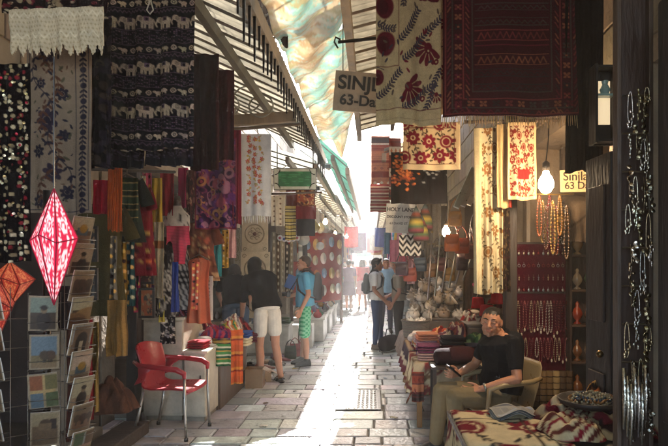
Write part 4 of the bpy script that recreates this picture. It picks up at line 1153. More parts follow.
def postcard(z, a, cw, ch, lab, k, lean):
    g = random.Random(k); d = V(math.cos(a), math.sin(a), 0); s = V(-d.y, d.x, 0)
    up = (V(0, 0, 1) + d * lean).normalized(); n = s.cross(up)
    nu, nv = (34, 24) if cw > ch else (24, 34); cv = Cv(nu, nv, hx('bcae94')); sky = jit(g.choice((SEP[0], SEP[3], SEP[5])), .2); gr = jit(g.choice(SEP[:3]), .25)
    cv.rect(1.5, 1.5, nu - 1.5, nv - 1.5, sky); hz_ = nv * g.uniform(.4, .65); cv.rect(2, hz_, nu - 2, nv - 2, gr)
    kd = (k // 17 * 3 + k // 170) % 8
    if g.random() < .22: sky = jit(hx(g.choice(('7a94a8', 'a8b4b4', '9ab0a8', 'c8a878'))), .15)
    cv.rect(2, 2, nu - 2, hz_, sky)
    if kd == 0:      # domes and towers over a town
        for i in range(9): x = g.uniform(2, nu - 6); w_ = g.uniform(2, 6); cv.rect(x, hz_ - g.uniform(1, 8), min(nu - 2, x + w_), hz_ + 3, jit(g.choice(SEP), .2))
        cv.ell(nu * .5, hz_ - 3, 5, 5, SEP[2]); cv.rect(nu * .5 - 5, hz_ - 3, nu * .5 + 5, hz_ + 4, SEP[1])
    elif kd == 1:    # an archway
        cv.rect(3, 3, nu - 3, nv - 3, jit(SEP[1], .2)); cv.ell(nu / 2, nv * .5, nu * .25, nv * .25, SEP[4]); cv.rect(nu * .26, nv * .5, nu * .74, nv - 3, SEP[4]); cv.rect(nu * .42, nv * .55, nu * .58, nv - 3, SEP[3])
    elif kd == 2:    # trees by a wall
        for i in range(6): x = g.uniform(4, nu - 4); cv.line([(x, hz_), (x, hz_ + 6)], 1.2, SEP[4]); cv.ell(x, hz_ - 1, 3.4, 4.4, jit(SEP[2], .2))
        cv.rect(2, nv * .8, nu - 2, nv - 2, SEP[5])
    elif kd == 4:    # a golden dome
        cv.rect(nu * .25, hz_ - 3, nu * .75, hz_ + 6, hx('5a7080')); cv.ell(nu * .5, hz_ - 3, nu * .18, nv * .14, hx('b8923a')); cv.rect(2, hz_ + 5, nu - 2, nv - 2, jit(SEP[1], .3))
    elif kd == 5:    # four small views
        for q in range(4): x0_, y0_ = 2 + (q % 2) * nu * .5, 2 + (q // 2) * nv * .5; cv.rect(x0_, y0_, x0_ + nu * .42, y0_ + nv * .42, jit(hx(g.choice(('6a8494', '8a6a4a', '9a8a5a', 'a05a3a', '5a6a4a'))), .3))
    elif kd == 6:    # desert hills
        for q in range(3): cv.ell(g.uniform(0, nu), nv * (.55 + .15 * q), nu * .6, nv * .22, jit(hx(('b08a5a', '94704a', '6a4e36')[q]), .1))
        cv.rect(2, nv * .85, nu - 2, nv - 2, hx('7a5c40'))
    else:            # a seated figure
        cv.ell(nu * .5, nv * .7, nu * .24, nv * .26, SEP[4]); cv.ell(nu * .5, nv * .38, nu * .11, nv * .10, SEP[5]); cv.ell(nu * .5, nv * .32, nu * .13, nv * .07, SEP[4])
    cv.a *= np.array((.52, .44, .37)); cv.noise(.18, k); c = d * .194 + V(0, 0, z) + s * g.uniform(-.004, .004); rl = g.uniform(-.05, .05); s2 = (s + up * rl).normalized(); u2 = (up - s * rl).normalized(); mb = MB()
    for layer, off in ((0, .0), (1, -.006)):
        for j in range(nv):
            for i in range(nu):
                mb.v.append(tuple(RK + c + s2 * ((i / (nu - 1) - .5) * cw) - u2 * ((j / (nv - 1) - .5) * ch) + n * (off + .004 * math.sin(i / nu * 3)))); mb.k.append(tuple(cv.a[j, i]) if layer == 0 else hx('e4ded2'))
    for layer in (0, 1):
        o = layer * nu * nv
        for j in range(nv - 1):
            for i in range(nu - 1): q = (o + j * nu + i, o + j * nu + i + 1, o + (j + 1) * nu + i + 1, o + (j + 1) * nu + i); mb.f.append(q if layer else q[::-1])
    ring = list(range(nu)) + [j * nu + nu - 1 for j in range(1, nv)] + [(nv - 1) * nu + i for i in range(nu - 2, -1, -1)] + [j * nu for j in range(nv - 2, 0, -1)]; N = nu * nv
    for a_, b_ in zip(ring, ring[1:] + ring[:1]): mb.f.append((a_, b_, b_ + N, a_ + N))
    tag(mb.build('postcard', 'card', None, False), lab, 'postcard', 'postcards in the revolving rack')
k = 0
for a, cw, ch, rows, n_ in FACES:
    for ri, z in enumerate(rows):
        k += 1; postcard(z, a, cw, ch, f"{ORD[ri]} postcard down the {n_} column of the revolving rack", k * 17, .28 if 'right' in n_ else .16)

# ------------------------------------------------------------------ left side, middle: the dark shop mouth with clothes
def px(x, y, Y): return P(x, y, Y)
rail('dark pole over the clothes in the dark left shop', P(72, 168, 4.6), P(175, 172, 5.4), .014, '2a201c')
tq = MB(hx('c4571e'))
for i in range(22):
    p = P(109 + i * .6, 168, 4.4); tq.tube([p, p + V(random.uniform(-.01, .01), random.uniform(-.01, .01), -.24), p + V(random.uniform(-.012, .012), random.uniform(-.012, .012), -.46 - random.uniform(0, .03))], [.006, .007, .004], 5, jit(hx('b8541f'), .25))
tq.lathe([(.02, 0), (.045, .03), (.03, .07), (.012, .09)], P(115, 170, 4.4), 14, hx('8c3a18')); tag(tq.build('tassel', 'cloth', None, True), 'long orange thread tassel hanging in the dark left shop', 'tassel')
garment('olive green kaftan hanging in the dark left shop', P(102, 206, 4.75), .36, .90, hx('463f25'), R(10), .24, flare=1.0, seed=2)
CVD = motley(40, 90, hx('6a1420'), [hx('a8884a'), hx('3a0a14'), hx('c0603a')], 60, (1, 3), 5)
garment('deep crimson dress speckled with gold hanging beside the olive kaftan', P(141, 188, 5.15), .24, .78, hx('6a1420'), R(-30), .16, cv=CVD, seed=3)
garment('dark grey dress with a stitched hem in the left shop', P(127, 178, 4.95), .26, .55, hx('2c332c'), R(0), .2, col2=hx('20241f'), seed=4)
cv = stripes(30, 60, [(6, hx('24301f')), (2, hx('8a7a50')), (9, hx('30402e')), (1, hx('b09a6a'))]); cloth('striped_cloth', 'dark green striped cloth hanging behind the orange tassel', 'textile', (118, 178, 138, 222), 4.85, cv, pleat=.015)
cv = Cv(20, 60, hx('8a1226')); cloth('red_scarf', 'short bright red scarf left of the orange tassel', 'scarf', (94, 180, 110, 214), 4.6, cv, pleat=.02, npl=2)
for k, (a, b, c, d, col, lab) in enumerate(((66, 310, 84, 440, '4a2a22', 'brown folded cloth roll leaning by the postcard rack'), (82, 318, 92, 420, '6a1a1e', 'wine red folded cloth hanging beside the postcard rack'), (91, 322, 99, 412, '7a6234', 'mustard folded cloth hanging beside the postcard rack'), (108, 300, 126, 356, '7a5a30', 'tan folded cloth hung in the dark left shop'), (59, 286, 70, 330, '2a2022', 'dark folded cloth behind the right postcards'))):
    cv = Cv(24, 80, hx(col)); cv.rect(0, 0, 3, 80, jit(hx(col), .3)); cv.rect(19, 0, 22, 80, tuple(q * 1.6 for q in hx(col))); cv.noise(.1, k)
    cloth('hung_cloth', lab, 'textile', (a, b, c, d), 4.1 + k * .13, cv, pleat=.03, npl=1.5, seed=k)
# framed pictures and small hung boards
for k, (x0, y0, x1, y1, col) in enumerate(((137, 258, 154, 284, '3a1c18'), (139, 288, 155, 318, '8a4a22'), (84, 226, 98, 262, '3a3834'), (84, 268, 98, 300, '4a4844'))):
    Y = (5.2, 5.1, 4.3, 4.2)[k]; A, B = P(x0, y0, Y), P(x1, y1, Y)
    t = thing('framed_picture', ['dark framed picture hung left of the mannequin, upper one', 'orange patterned picture hung left of the mannequin, lower one', 'grey framed board above another beside the star lantern', 'grey framed board below another beside the star lantern'][k], 'picture', ((A.x + B.x) / 2, Y, B.z))
    w, h = B.x - A.x, A.z - B.z
    f = MB(hx('241a16'))
    for c, s in (((0, 0, .01), (w, .025, .02)), ((0, 0, h - .01), (w, .025, .02)), ((-w / 2 + .01, 0, h / 2), (.02, .025, h - .042)), ((w / 2 - .01, 0, h / 2), (.02, .025, h - .042))): f.box(c, s)
    f.build('frame', 'wood', t)
    cv = motley(24, 34, hx(col), [jit(hx(col), .5), hx('8a6a4a'), hx('2a1c18')], 40, (1, 4), k)
    q = MB(); q.v = [(-w / 2 + .021 + (w - .042) * i / 23, -.004, h - .021 - (h - .042) * j / 33) for j in range(34) for i in range(24)]; q.k = cv.a.reshape(-1, 3).tolist(); q.f = [(j * 24 + i, (j + 1) * 24 + i, (j + 1) * 24 + i + 1, j * 24 + i + 1) for j in range(33) for i in range(23)]
    q.build('picture_sheet', 'paper', t)
t = thing('wooden_pillar', 'dark wooden door pillar between the left shop and the stall', 'pillar', P(134, 430, 5.5))
m = MB(hx('221916')); m.box((0, 0, 1.45), (.10, .12, 2.9), bev=.006); m.build('post', 'wood', t)
# suitcase-like bundle and ledge
o = heap('brown cloth bundle slumped on the left shop floor', P(112, 410, 4.9) + V(0, 0, .0), (.42, .36, .26), [hx('4a3228'), hx('5a3c2e')], .3, 'bundle', 'cloth_bundle', 5)
m = MB(hx('4b4038')); m.box((-2.2, 4.9, .06), (.24, 1.0, .11), bev=.01); tag(m.build('threshold', 'stone'), 'low worn stone threshold in front of the dark left shop', 'threshold')
t = thing('floor_bag', 'pale blue and white plastic bag slumped at the lower left corner', 'bag', P(14, 440, 1.95))
for n_, c_, s_, l_ in (('side_bag', V(-1.32, 1.72, .52), (.26, .3, .34), 'x'),):
    pass
bpy.data.objects.remove(t)
st = MB(hx('3a3230')); st.box((-1.33, 1.78, .36), (.36, .36, .72), bev=.02); tag(st.build('low_stand', 'wood'), 'dark low stand below the pale crumpled cloth at the lower left corner', 'stand')
heap('pale mauve and white crumpled cloth at the lower left corner', (-1.33, 1.78, .72), (.40, .38, .30), [hx('a8969a'), hx('c9bfc0'), hx('8c7a84')], .4, 'cloth', 'crumpled_cloth', 9)
heap('teal crumpled scarf on the stand at the lower left', (-1.12, 1.83, .72), (.24, .2, .10), [hx('2f5a5c'), hx('5a8a88')], .4, 'scarf', 'crumpled_scarf', 10)

# ------------------------------------------------------------------ the dress stall: cabinets, mannequins, piles of scarves and hats
def cabinet(label, x0, x1, y0, y1, h, col, name='cabinet', doors=2):
    t = thing(name, label, 'cabinet', ((x0 + x1) / 2, (y0 + y1) / 2, 0)); w, d = x1 - x0, y1 - y0
    b = MB(col); b.box((0, 0, h / 2 + .02), (w, d, h - .06), bev=.006); b.build('body', 'paint', t)
    p = MB(jit(col, .06)); p.box((0, 0, h), (w + .03, d + .03, .026), bev=.005); p.build('top', 'paint', t)
    k = MB(tuple(q * .5 for q in col)); k.box((0, 0, .025), (w - .04, d - .04, .05)); k.build('plinth', 'paint', t)
    for i in range(doors):
        q = MB(jit(col, .05)); ww = w / doors; q.box((-w / 2 + ww * (i + .5), -d / 2 - .009, h / 2 + .02), (ww - .012, .018, h - .10), bev=.004); dr = q.build('door', 'paint', t)
        hn = MB(hx('4a4540')); hn.bar((-w / 2 + ww * (i + .5) + (.06 if i == 0 else -.06), -d / 2 - .026, h / 2), (-w / 2 + ww * (i + .5) + (.06 if i == 0 else -.06), -d / 2 - .026, h / 2 + .12), .012, .012); sub(dr, 'handle', hn, 'metal')
    return t
cabinet('tall cream cabinet behind the red plastic chair', -2.30, -1.90, 5.82, 6.4, 1.03, hx('b3a894'), doors=1)
cabinet('low cream cabinet in front of the tall cream one', -1.88, -1.66, 5.78, 6.25, .70, hx('b8ae9c'), doors=1)
t = thing('display_table', 'dark wooden goods table heaped with scarves beside the women', 'table', (-2.03, 6.9, 0))
m = MB(hx('3a2c24')); m.box((0, .0, .565), (.80, 1.35, .03), bev=.006); m.build('tabletop', 'wood', t)
m = MB(hx('5a4638')); m.box((.38, 0, .275), (.02, 1.30, .545)); m.box((0, -.66, .275), (.74, .02, .545)); m.build('panel', 'wood', t)
for x in (-.37, .355):
    for y_ in (-.64, .64):
        m = MB(hx('3a2c24')); m.box((x, y_ - (.025 if y_ > 0 else -.025), .27), (.045, .045, .54)); m.build('leg', 'wood', t)
carton('open brown cardboard box at the end of the goods table', (-1.50, 7.42, 0), (.22, .24, .24), hx('8a6a48'), .05)
carton('small torn cardboard box under the bending women', (-1.46, 7.80, 0), (.18, .2, .14), hx('9a7a54'), .3)
def mannequin(label, x, y, z, rz=0.0, h=.62):
    t = thing('mannequin', label, 'mannequin', (x, y, z), rz)
    m = MB(hx('3a322e')); m.tube([(0, 0, 0), (0, 0, .55)], .014, 8); m.lathe([(.14, 0), (.13, .015), (.02, .03)], (0, 0, 0), 20); m.build('stand', 'metal', t, True)
    return t
CB = 1.045
mannequin('dress form stand carrying the white and black dotted dress', -2.12, 6.0, CB)
def form_dress(label, top, w, h, cvs, yaw=0, name='mannequin_dress', sleeve=0.0, scarf=None):
    """a dress shown on a form: bust, waist, skirt"""
    t = thing(name, label, 'dress', (top[0], top[1], top[2] - h), yaw); n = 36; rows = 40; mb = MB(); cv = cvs
    for i in range(rows):
        f = i / (rows - 1)
        hw = w / 2 * float(np.interp(f, [0, .04, .10, .22, .38, .5, .7, 1], [.28, .42, .88, .92, .66, .85, 1.0, 1.15])); dp = hw * .62
        for j in range(n):
            a = 2 * PI * j / n; rp = 1 + .09 * max(0, f - .45) * 2 * math.sin(a * 9 + i * .03); mb.v.append((hw * rp * math.cos(a), dp * rp * math.sin(a), h * (1 - f)))
            u = int((j / n * 2 % 1) * (cv.w - 1)); mb.k.append(tuple(cv.a[int(f * (cv.h - 1)), u]))
    mb.f = [(i * n + j, i * n + (j + 1) % n, (i + 1) * n + (j + 1) % n, (i + 1) * n + j) for i in range(rows - 1) for j in range(n)] + [tuple(range(n))]
    mb.build('fabric', 'cloth', t, True)
    nk = MB(hx('4a3a34')); nk.lathe([(.045, h - .01), (.04, h + .05), (.03, h + .09), (.002, h + .10)], (0, 0, 0), 14); nk.build('neck', 'plastic', t, True)
    return t
cv = Cv(60, 110, hx('17131a')); g = random.Random(3)
cv.rect(0, 0, 60, 34, hx('cfc7bd'))
for j in range(36, 110, 6):
    for i in range(0, 60, 6): cv.ell(i + (3 if (j // 6) % 2 else 0), j, 1.8, 2.3, hx('d8d0c6'))
for i in range(30): cv.ell(g.uniform(0, 60), g.uniform(8, 34), 1.6, 1.6, hx('2a2028'))
form_dress('white topped black dress with white dots on a form, pink scarf round its neck', P(177, 205, 6.0), .30, 1.08, cv, R(-5))
cv = Cv(40, 90, hx('b23a52')); [cv.line([(0, j), (40, j + 6)], 1, hx('8c2840')) for j in range(0, 90, 7)]
cloth('pink_scarf', 'coral pink scarf draped on the dotted dress', 'scarf', (167, 226, 189, 264), 5.72, cv, pleat=.035, npl=1.4, mask=lambda u, v: (np.abs(u - .5) < .5 - .22 * v) | (v < .5))
cv = Cv(50, 110, hx('191518')); [cv.line([(random.uniform(0, 50), random.uniform(0, 110)), (random.uniform(0, 50), random.uniform(0, 110))], 1.2, hx('b8b0a4')) for i in range(34)]
form_dress('black dress scribbled with white lines left of the dotted dress', P(166, 236, 5.75), .20, .80, cv, R(10))
cv = motley(40, 60, hx('6a3a2a'), [hx('8a5a3c'), hx('4a2218'), hx('b08a60'), hx('9a4a34')], 120, (1, 4), 31)
garment('brown and gold patterned dress behind the pink scarf', P(200, 222, 6.1), .34, .62, hx('6a3a2a'), R(-8), .2, cv=cv, seed=8)
cv = stripes(30, 60, [(5, hx('b2583c')), (2, hx('8e3f2a')), (4, hx('c26a4a'))], False)
garment('orange ribbed long dress right of the mannequin', P(199, 258, 5.9), .24, .66, hx('b2583c'), R(-8), 0, cv=cv, flare=1.0, seed=9)
cv = Cv(16, 90, hx('c8beb0')); [cv.ell(8, j, 2.5, 1.4, hx('8a7f74')) for j in range(4, 90, 7)]
cloth('narrow_scarf', 'narrow white crocheted scarf hanging at the stall corner', 'scarf', (204, 276, 213, 320), 6.0, cv, pleat=.01, npl=1)
cv = Cv(24, 80, hx('b8a88a')); cv.rect(0, 20, 24, 28, hx('8a5a3a')); cv.noise(.1, 2)
cloth('narrow_scarf', 'long cream scarf hanging left of the mannequin dresses', 'scarf', (154, 222, 164, 298), 5.6, cv, pleat=.025, npl=1.6)
cv = Cv(20, 50, hx('a88a2a')); cloth('narrow_scarf', 'mustard and red scarf above the long cream scarf', 'scarf', (152, 178, 162, 232), 5.65, cv, pleat=.02, npl=1.6)
cv = Cv(24, 70, hx('7a1a26')).noise(.1, 1); cloth('narrow_scarf', 'crimson scarf hanging above the dotted dress', 'scarf', (160, 172, 174, 216), 5.95, cv, pleat=.025, npl=1.6)
cv = motley(30, 60, hx('4a2a2c'), [hx('7a4a4a'), hx('2a1a20'), hx('a07a6a')], 60, (1, 4), 4); cloth('narrow_scarf', 'brown flowered scarf hanging between the dresses and the paisley shawl', 'scarf', (186, 170, 198, 226), 6.2, cv, pleat=.02, npl=1.6)
EX = [('gold striped', 118, 226, 126, 300, 4.9, '8a6a2a', 1), ('dark teal', 126, 232, 134, 306, 5.0, '1f4448', 1), ('raspberry', 134, 240, 141, 312, 5.2, '9a2048', 1), ('ash grey', 110, 236, 117, 310, 4.6, '6a645c', 1), ('copper', 146, 254, 152, 312, 5.3, '8a4a24', 1), ('ivory', 140, 176, 146, 226, 5.5, 'c4b89c', 1), ('royal blue', 172, 262, 178, 312, 5.5, '2a3a7a', 0), ('pink patterned', 142, 172, 152, 240, 5.9, 'c05a78', 1), ('magenta', 178, 168, 188, 208, 6.3, '9a2050', 0), ('white embroidered', 188, 214, 197, 262, 6.35, 'cfc6b8', 1), ('rust fringed', 206, 228, 214, 282, 6.2, 'a04a2a', 1), ('scarlet', 136, 196, 145, 252, 5.75, 'a81a2a', 0), ('turquoise', 214, 232, 221, 276, 6.6, '2f7a80', 0), ('golden', 222, 230, 229, 268, 6.8, 'b08a3a', 1), ('violet', 148, 236, 155, 290, 5.85, '5a2a6a', 1), ('blush', 228, 226, 236, 258, 7.1, 'c49a9a', 0), ('emerald', 128, 222, 137, 268, 5.6, '1f5a44', 0), ('coral', 192, 262, 199, 310, 5.8, 'c8604a', 1), ('lemon', 158, 296, 165, 322, 5.7, 'b8a84a', 0)]
for k, (n_, x0, y0, x1, y1, Y, c, pt) in enumerate(EX):
    cv = Cv(18, 60, hx(c)).noise(.1, k)
    if pt: [cv.ell(4 + (j % 2) * 9, j * 4, 2.4, 1.6, jit(hx(random.choice(('d8c8a8', '2a1a20', 'e0b060'))), .2)) for j in range(15)]
    cloth('stall_scarf', f'{n_} scarf among the clothes of the mannequin stall', 'scarf', (x0, y0, x1, y1), Y, cv, pleat=.028, npl=1.6, group='scarves of the mannequin stall')
# goods on the tall cabinet, the low cabinet and the table
goods = [(-2.18, 5.93, CB, .28, .16, .09, '6a1a36', 'magenta patterned folded scarf'), (-2.0, 6.0, CB, .20, .16, .07, '2a1a30', 'dark violet folded scarf'), (-2.16, 6.2, CB, .22, .16, .12, '8a2a3a', 'rose folded scarf'),
         (-1.78, 5.95, .716, .18, .22, .08, '8a1824', 'red folded cap scarf')]
for x, y, z, L, D, h, c, lab in goods: folded(lab + (' on the tall cream cabinet' if z > 1 else ' on the low cream cabinet'), (x, y, z), (L, D, h), hx(c), random.uniform(-.3, .3), 'folded scarves on the cabinets', stripe=hx('c08a9a') if 'patterned' in lab else None)
hat('white brimmed sun hat set on the low cream cabinet', (-1.78, 6.12, .716), .085, .10, hx('c9c2b8'), .5)
TT = .582; spots = [
 (-2.22, 6.45, TT, '5a1430', 'wine'), (-2.05, 6.42, TT, 'a0342a', 'brick red'), (-1.85, 6.42, TT, '2a5a4a', 'green'), (-1.66, 6.40, TT, '6a2a6a', 'violet'), (-2.22, 6.45, TT + .10, 'c06a2a', 'orange'), (-2.05, 6.44, TT + .10, '7a1a3a', 'plum'),
 (-1.84, 6.43, TT + .09, 'b8a03a', 'mustard'), (-1.66, 6.42, TT + .09, '3a3a7a', 'indigo'), (-2.0, 6.72, TT, '8a1a2a', 'crimson'), (-1.8, 6.72, TT, 'c8b48a', 'sand'), (-1.62, 6.74, TT, '2a7a7a', 'teal'), (-1.99, 6.72, TT + .10, '2a2a3a', 'slate'),
 (-1.8, 6.72, TT + .10, 'c23a4a', 'rose'), (-1.61, 6.75, TT + .09, 'd08a4a', 'apricot'), (-1.95, 7.0, TT, '4a6a3a', 'olive'), (-1.75, 7.02, TT, 'a04a6a', 'mauve'), (-1.58, 7.05, TT, 'd0c0a0', 'cream'), (-1.94, 7.02, TT + .1, 'b02a2a', 'scarlet'), (-1.74, 7.04, TT + .1, '3a2a2a', 'brown'), (-1.58, 7.07, TT + .09, '2a4a8a', 'blue'), (-1.9, 7.3, TT, '8a3a2a', 'rust'), (-1.7, 7.32, TT, '7a8a4a', 'moss'), (-1.56, 7.35, TT, '5a2a3a', 'burgundy')]
for x, y, z, c, n_ in spots:
    folded(f'{n_} folded scarf in the heap on the dark goods table', (x, y, z), (random.uniform(.17, .21), random.uniform(.2, .27), random.uniform(.085, .11)), hx(c), random.uniform(-.25, .25), 'folded scarves heaped on the goods table', stripe=jit(hx(random.choice(('d8b25a', 'e0d4c0', '3a2030', 'c0506a', '2a6a5a'))), .2) if random.random() < .55 else None)
heap('red and violet rolled scarf bundle at the front of the goods table', (-1.70, 6.36, TT + .19), (.36, .26, .15), [hx('9a1826'), hx('5a2458'), hx('b03a4a'), hx('32204a')], .2, 'scarf', 'scarf_bundle', 21)
heap('rainbow striped crumpled scarf on the goods table', (-1.66, 6.68, TT + .19), (.34, .30, .14), [hx('c8722e'), hx('2f7a4a'), hx('d0b04a'), hx('a02a3a'), hx('d8cdb8')], .5, 'scarf', 'crumpled_scarf', 22)
heap('red and cream crumpled scarf piled at the back of the goods table', (-2.0, 6.74, TT + .19), (.36, .30, .22), [hx('8a1a2a'), hx('c9b89a'), hx('4a1a2a')], .8, 'scarf', 'crumpled_scarf', 23)
heap('pale patterned crumpled scarf by the bending women', (-1.72, 7.04, TT + .19), (.32, .30, .20), [hx('b8a890'), hx('8a4a3a'), hx('d2c6b0'), hx('6a5a6a')], .1, 'scarf', 'crumpled_scarf', 24)
heap('dark red crumpled scarf at the far end of the goods table', (-1.66, 7.33, TT + .10), (.32, .28, .2), [hx('6a1420'), hx('2a1a22'), hx('a03a3a')], .4, 'scarf', 'crumpled_scarf', 25)
hat('round white embroidered cap on the scarf heap', (-1.86, 6.42, TT + .19), .09, .07, hx('cfcac2'), .25, band=hx('8a8aa0'))
cv = stripes(26, 60, [(7, hx('c85a2a')), (3, hx('d98a3a')), (2, hx('8a2a1a')), (5, hx('d9602e'))]); cloth('hanging_scarf', 'orange striped scarf dangling over the goods table edge', 'scarf', (231, 330, 243, 384), 6.35, cv, yaw=R(20), pleat=.02, npl=1.5)
cv = stripes(30, 40, [(5, hx('4a8a4a')), (3, hx('d8d0b0')), (4, hx('2a5a3a')), (2, hx('d0a04a'))]); cloth('hanging_scarf', 'green and cream striped scarf over the corner of the goods table', 'scarf', (208, 344, 231, 366), 6.16, cv, pleat=.02, npl=1.5)
heap('bright magenta scarf heaped at the back of the cream cabinets', P(150, 312, 6.2), (.34, .3, .16), [hx('8a1a4a'), hx('3a1a3a'), hx('b04a6a')], 0, 'scarf', 'crumpled_scarf', 27)

SC_ = [(-1.05, 5.6, 'white'), (-.95, 7.1, 'grey'), (.22, 5.9, 'cream'), (-1.2, 6.5, 'brown'), (.18, 7.9, 'pale blue'), (-1.15, 8.6, 'yellow')]
for k, (x, y_, n_) in enumerate(SC_):
    c = hx(('cfcac0', '8a8680', 'c4b48e', '6a5038', '9aaebc', 'b8a24a')[k]); m = MB(); n = 7; g = random.Random(k); s0 = g.uniform(.03, .055)
    m.v = [((i / (n - 1) - .5) * s0 * 1.5 + g.uniform(-.004, .004), (j / (n - 1) - .5) * s0 + g.uniform(-.004, .004), .004 + abs(math.sin(i * 1.7 + j + k)) * .012) for j in range(n) for i in range(n)]; m.k = [jit(c, .1) for _ in m.v]; m.f = [(j * n + i, j * n + i + 1, (j + 1) * n + i + 1, (j + 1) * n + i) for j in range(n - 1) for i in range(n - 1)]
    o = m.build('paper_scrap', 'paper', None, True, origin=(0, 0, 0)); o.location = (x, y_, .003); o.rotation_euler = (0, 0, k * 1.3); q = o.modifiers.new('t', 'SOLIDIFY'); q.thickness = .001; tag(o, f'small {n_} scrap of litter lying on the paving', 'litter')
heap('crimson and black flowered scarf heap on the tall cream cabinet', (-2.0, 5.98, CB), (.26, .26, .13), [hx('7a1426'), hx('1c1418'), hx('a8607a')], .3, 'scarf', 'scarf_heap', 71)
heap('navy and rose scarf heap at the left of the tall cream cabinet', (-2.2, 6.08, CB + .01), (.26, .3, .12), [hx('23264a'), hx('9a3a5a'), hx('c8b49a')], 1.1, 'scarf', 'scarf_heap', 72)
cv = motley(24, 50, hx('16121a'), [hx('cfc7bb'), hx('a8a098')], 60, (1, 2.4), 73); cloth('hanging_scarf', 'black scarf dotted with white spilling over the tall cream cabinet', 'scarf', (160, 306, 175, 344), 5.74, cv, pleat=.02, npl=1.6)
# the red plastic armchair
def red_chair():
    t = thing('plastic_armchair', 'empty red plastic armchair with metal legs standing on the paving', 'chair', (-1.86, 5.42, 0), R(-8))
    red = hx('9c1f2a')
    n, m = 22, 26; mb = MB(red)     # one moulded shell: seat curving up into the back (faces +x)
    prof = [(.235, .405), (.22, .432), (.12, .438), (0, .432), (-.12, .428), (-.185, .44), (-.215, .49), (-.235, .57), (-.258, .66), (-.285, .75), (-.31, .83), (-.318, .845)]
    P2 = np.array(prof); tt = np.linspace(0, len(prof) - 1, m)
    for i in range(m):
        x = float(np.interp(tt[i], range(len(prof)), P2[:, 0])); z = float(np.interp(tt[i], range(len(prof)), P2[:, 1])); f = tt[i] / (len(prof) - 1)
        hw = float(np.interp(f, [0, .1, .45, .6, .85, 1], [.20, .225, .215, .20, .225, .205]))
        for j in range(n):
            u = j / (n - 1) * 2 - 1
            mb.v.append((x + (.06 * u * u if f > .5 else 0) * min(1, (f - .5) * 5 if f > .5 else 0), hw * u, z + (.018 * u * u if f < .5 else -.03 * u * u * (f > .9))))
            mb.k.append(red)
    mb.f = [(i * n + j, i * n + j + 1, (i + 1) * n + j + 1, (i + 1) * n + j) for i in range(m - 1) for j in range(n - 1)]
    o = mb.build('seat_shell', 'plastic', t, True); q = o.modifiers.new('t', 'SOLIDIFY'); q.thickness = .014; q.offset = 0; b = o.modifiers.new('b', 'BEVEL'); b.width = .004; b.segments = 2
    for s in (-1, 1):
        a = MB(red); a.tube([(-.275, s * .205, .69), (-.20, s * .255, .665), (0, s * .27, .655), (.16, s * .265, .64), (.225, s * .25, .605), (.225, s * .245, .56)], [.018, .022, .024, .026, .024, .016], 10)
        a.loft([(V(-.22, s * .225, .50), V(.05, 0, .02), V(0, .012, 0)), (V(-.17, s * .245, .58), V(.045, 0, .02), V(0, .012, 0)), (V(-.13, s * .262, .655), V(.08, 0, 0), V(0, .014, 0))], 12)
        a.build('armrest', 'plastic', t, True)
        l = MB(hx('b9b4ac')); l.tube([(.225, s * .245, .60), (.23, s * .247, .3), (.245, s * .25, .012)], .0135, 10); lo = l.build('leg', 'metal', t, True)
        f = MB(hx('2a2624')); f.lathe([(.018, 0), (.018, .03), (.014, .035)], (.245, s * .25, 0), 10); sub(lo, 'foot_cap', f, 'plastic', smooth=True)
        l = MB(hx('b9b4ac')); l.tube([(-.19, s * .20, .425), (-.225, s * .215, .22), (-.275, s * .23, .012)], .0135, 10); lo = l.build('leg', 'metal', t, True)
        f = MB(hx('2a2624')); f.lathe([(.018, 0), (.018, .03), (.014, .035)], (-.275, s * .23, 0), 10); sub(lo, 'foot_cap', f, 'plastic', smooth=True)
    ap = MB(red); ap.box((.2, 0, .408), (.02, .40, .03), bev=.006); ap.build('front_apron', 'plastic', t)
    return t
red_chair()

# ------------------------------------------------------------------ left side, farther: the green sign and the hangings round it
t = thing('green_sign', 'green panel sign in a white frame with black scroll corners', 'sign', P(295, 190, 8.2))
A, B = P(273, 169, 8.2), P(316, 191, 8.2); w, h = B.x - A.x, A.z - B.z
m = MB(hx('3a3632')); m.box((0, .02, h / 2), (w, .03, h)); m.build('backboard', 'wood', t)
m = MB(hx('c4c8b8')); m.box((0, .0, h / 2), (w - .02, .012, h - .02)); m.build('white_border', 'paint', t)
cv = Cv(60, 26, hx('1f6a3e')); [cv.ell(random.uniform(0, 60), random.uniform(0, 26), 5, 1.0, hx('3a8a56')) for i in range(26)]
q = MB(); q.v = [(-w / 2 + .07 + (w - .14) * i / 59, -.010, h - .05 - (h - .10) * j / 25) for j in range(26) for i in range(60)]; q.k = cv.a.reshape(-1, 3).tolist(); q.f = [(j * 60 + i, (j + 1) * 60 + i, (j + 1) * 60 + i + 1, j * 60 + i + 1) for j in range(25) for i in range(59)]
q.build('green_panel', 'paint', t)
m = MB(hx('1c1a18'))
for sx in (-1, 1):
    for sz in (0, 1):
        c = V(sx * (w / 2 - .02), -.012, .02 if sz == 0 else h - .02)
        m.tube([c + V(-sx * .075 * math.cos(a), 0, (1 if sz == 0 else -1) * .075 * math.sin(a)) for a in [PI / 2 * i / 8 for i in range(9)]], .006, 6)
m.build('scrolls', 'metal', t, True)
m = MB(hx('2a2522')); m.tube([(-w / 2 + .05, .02, h), (-w / 2 + .05, .02, h + .35)], .008, 6); m.tube([(w / 2 - .05, .02, h), (w / 2 - .05, .02, h + .35)], .008, 6); m.build('brackets', 'metal', t, True)
rail('wooden pole under the green sign holding rugs', P(264, 194, 8.6), P(322, 192, 8.6), .018)
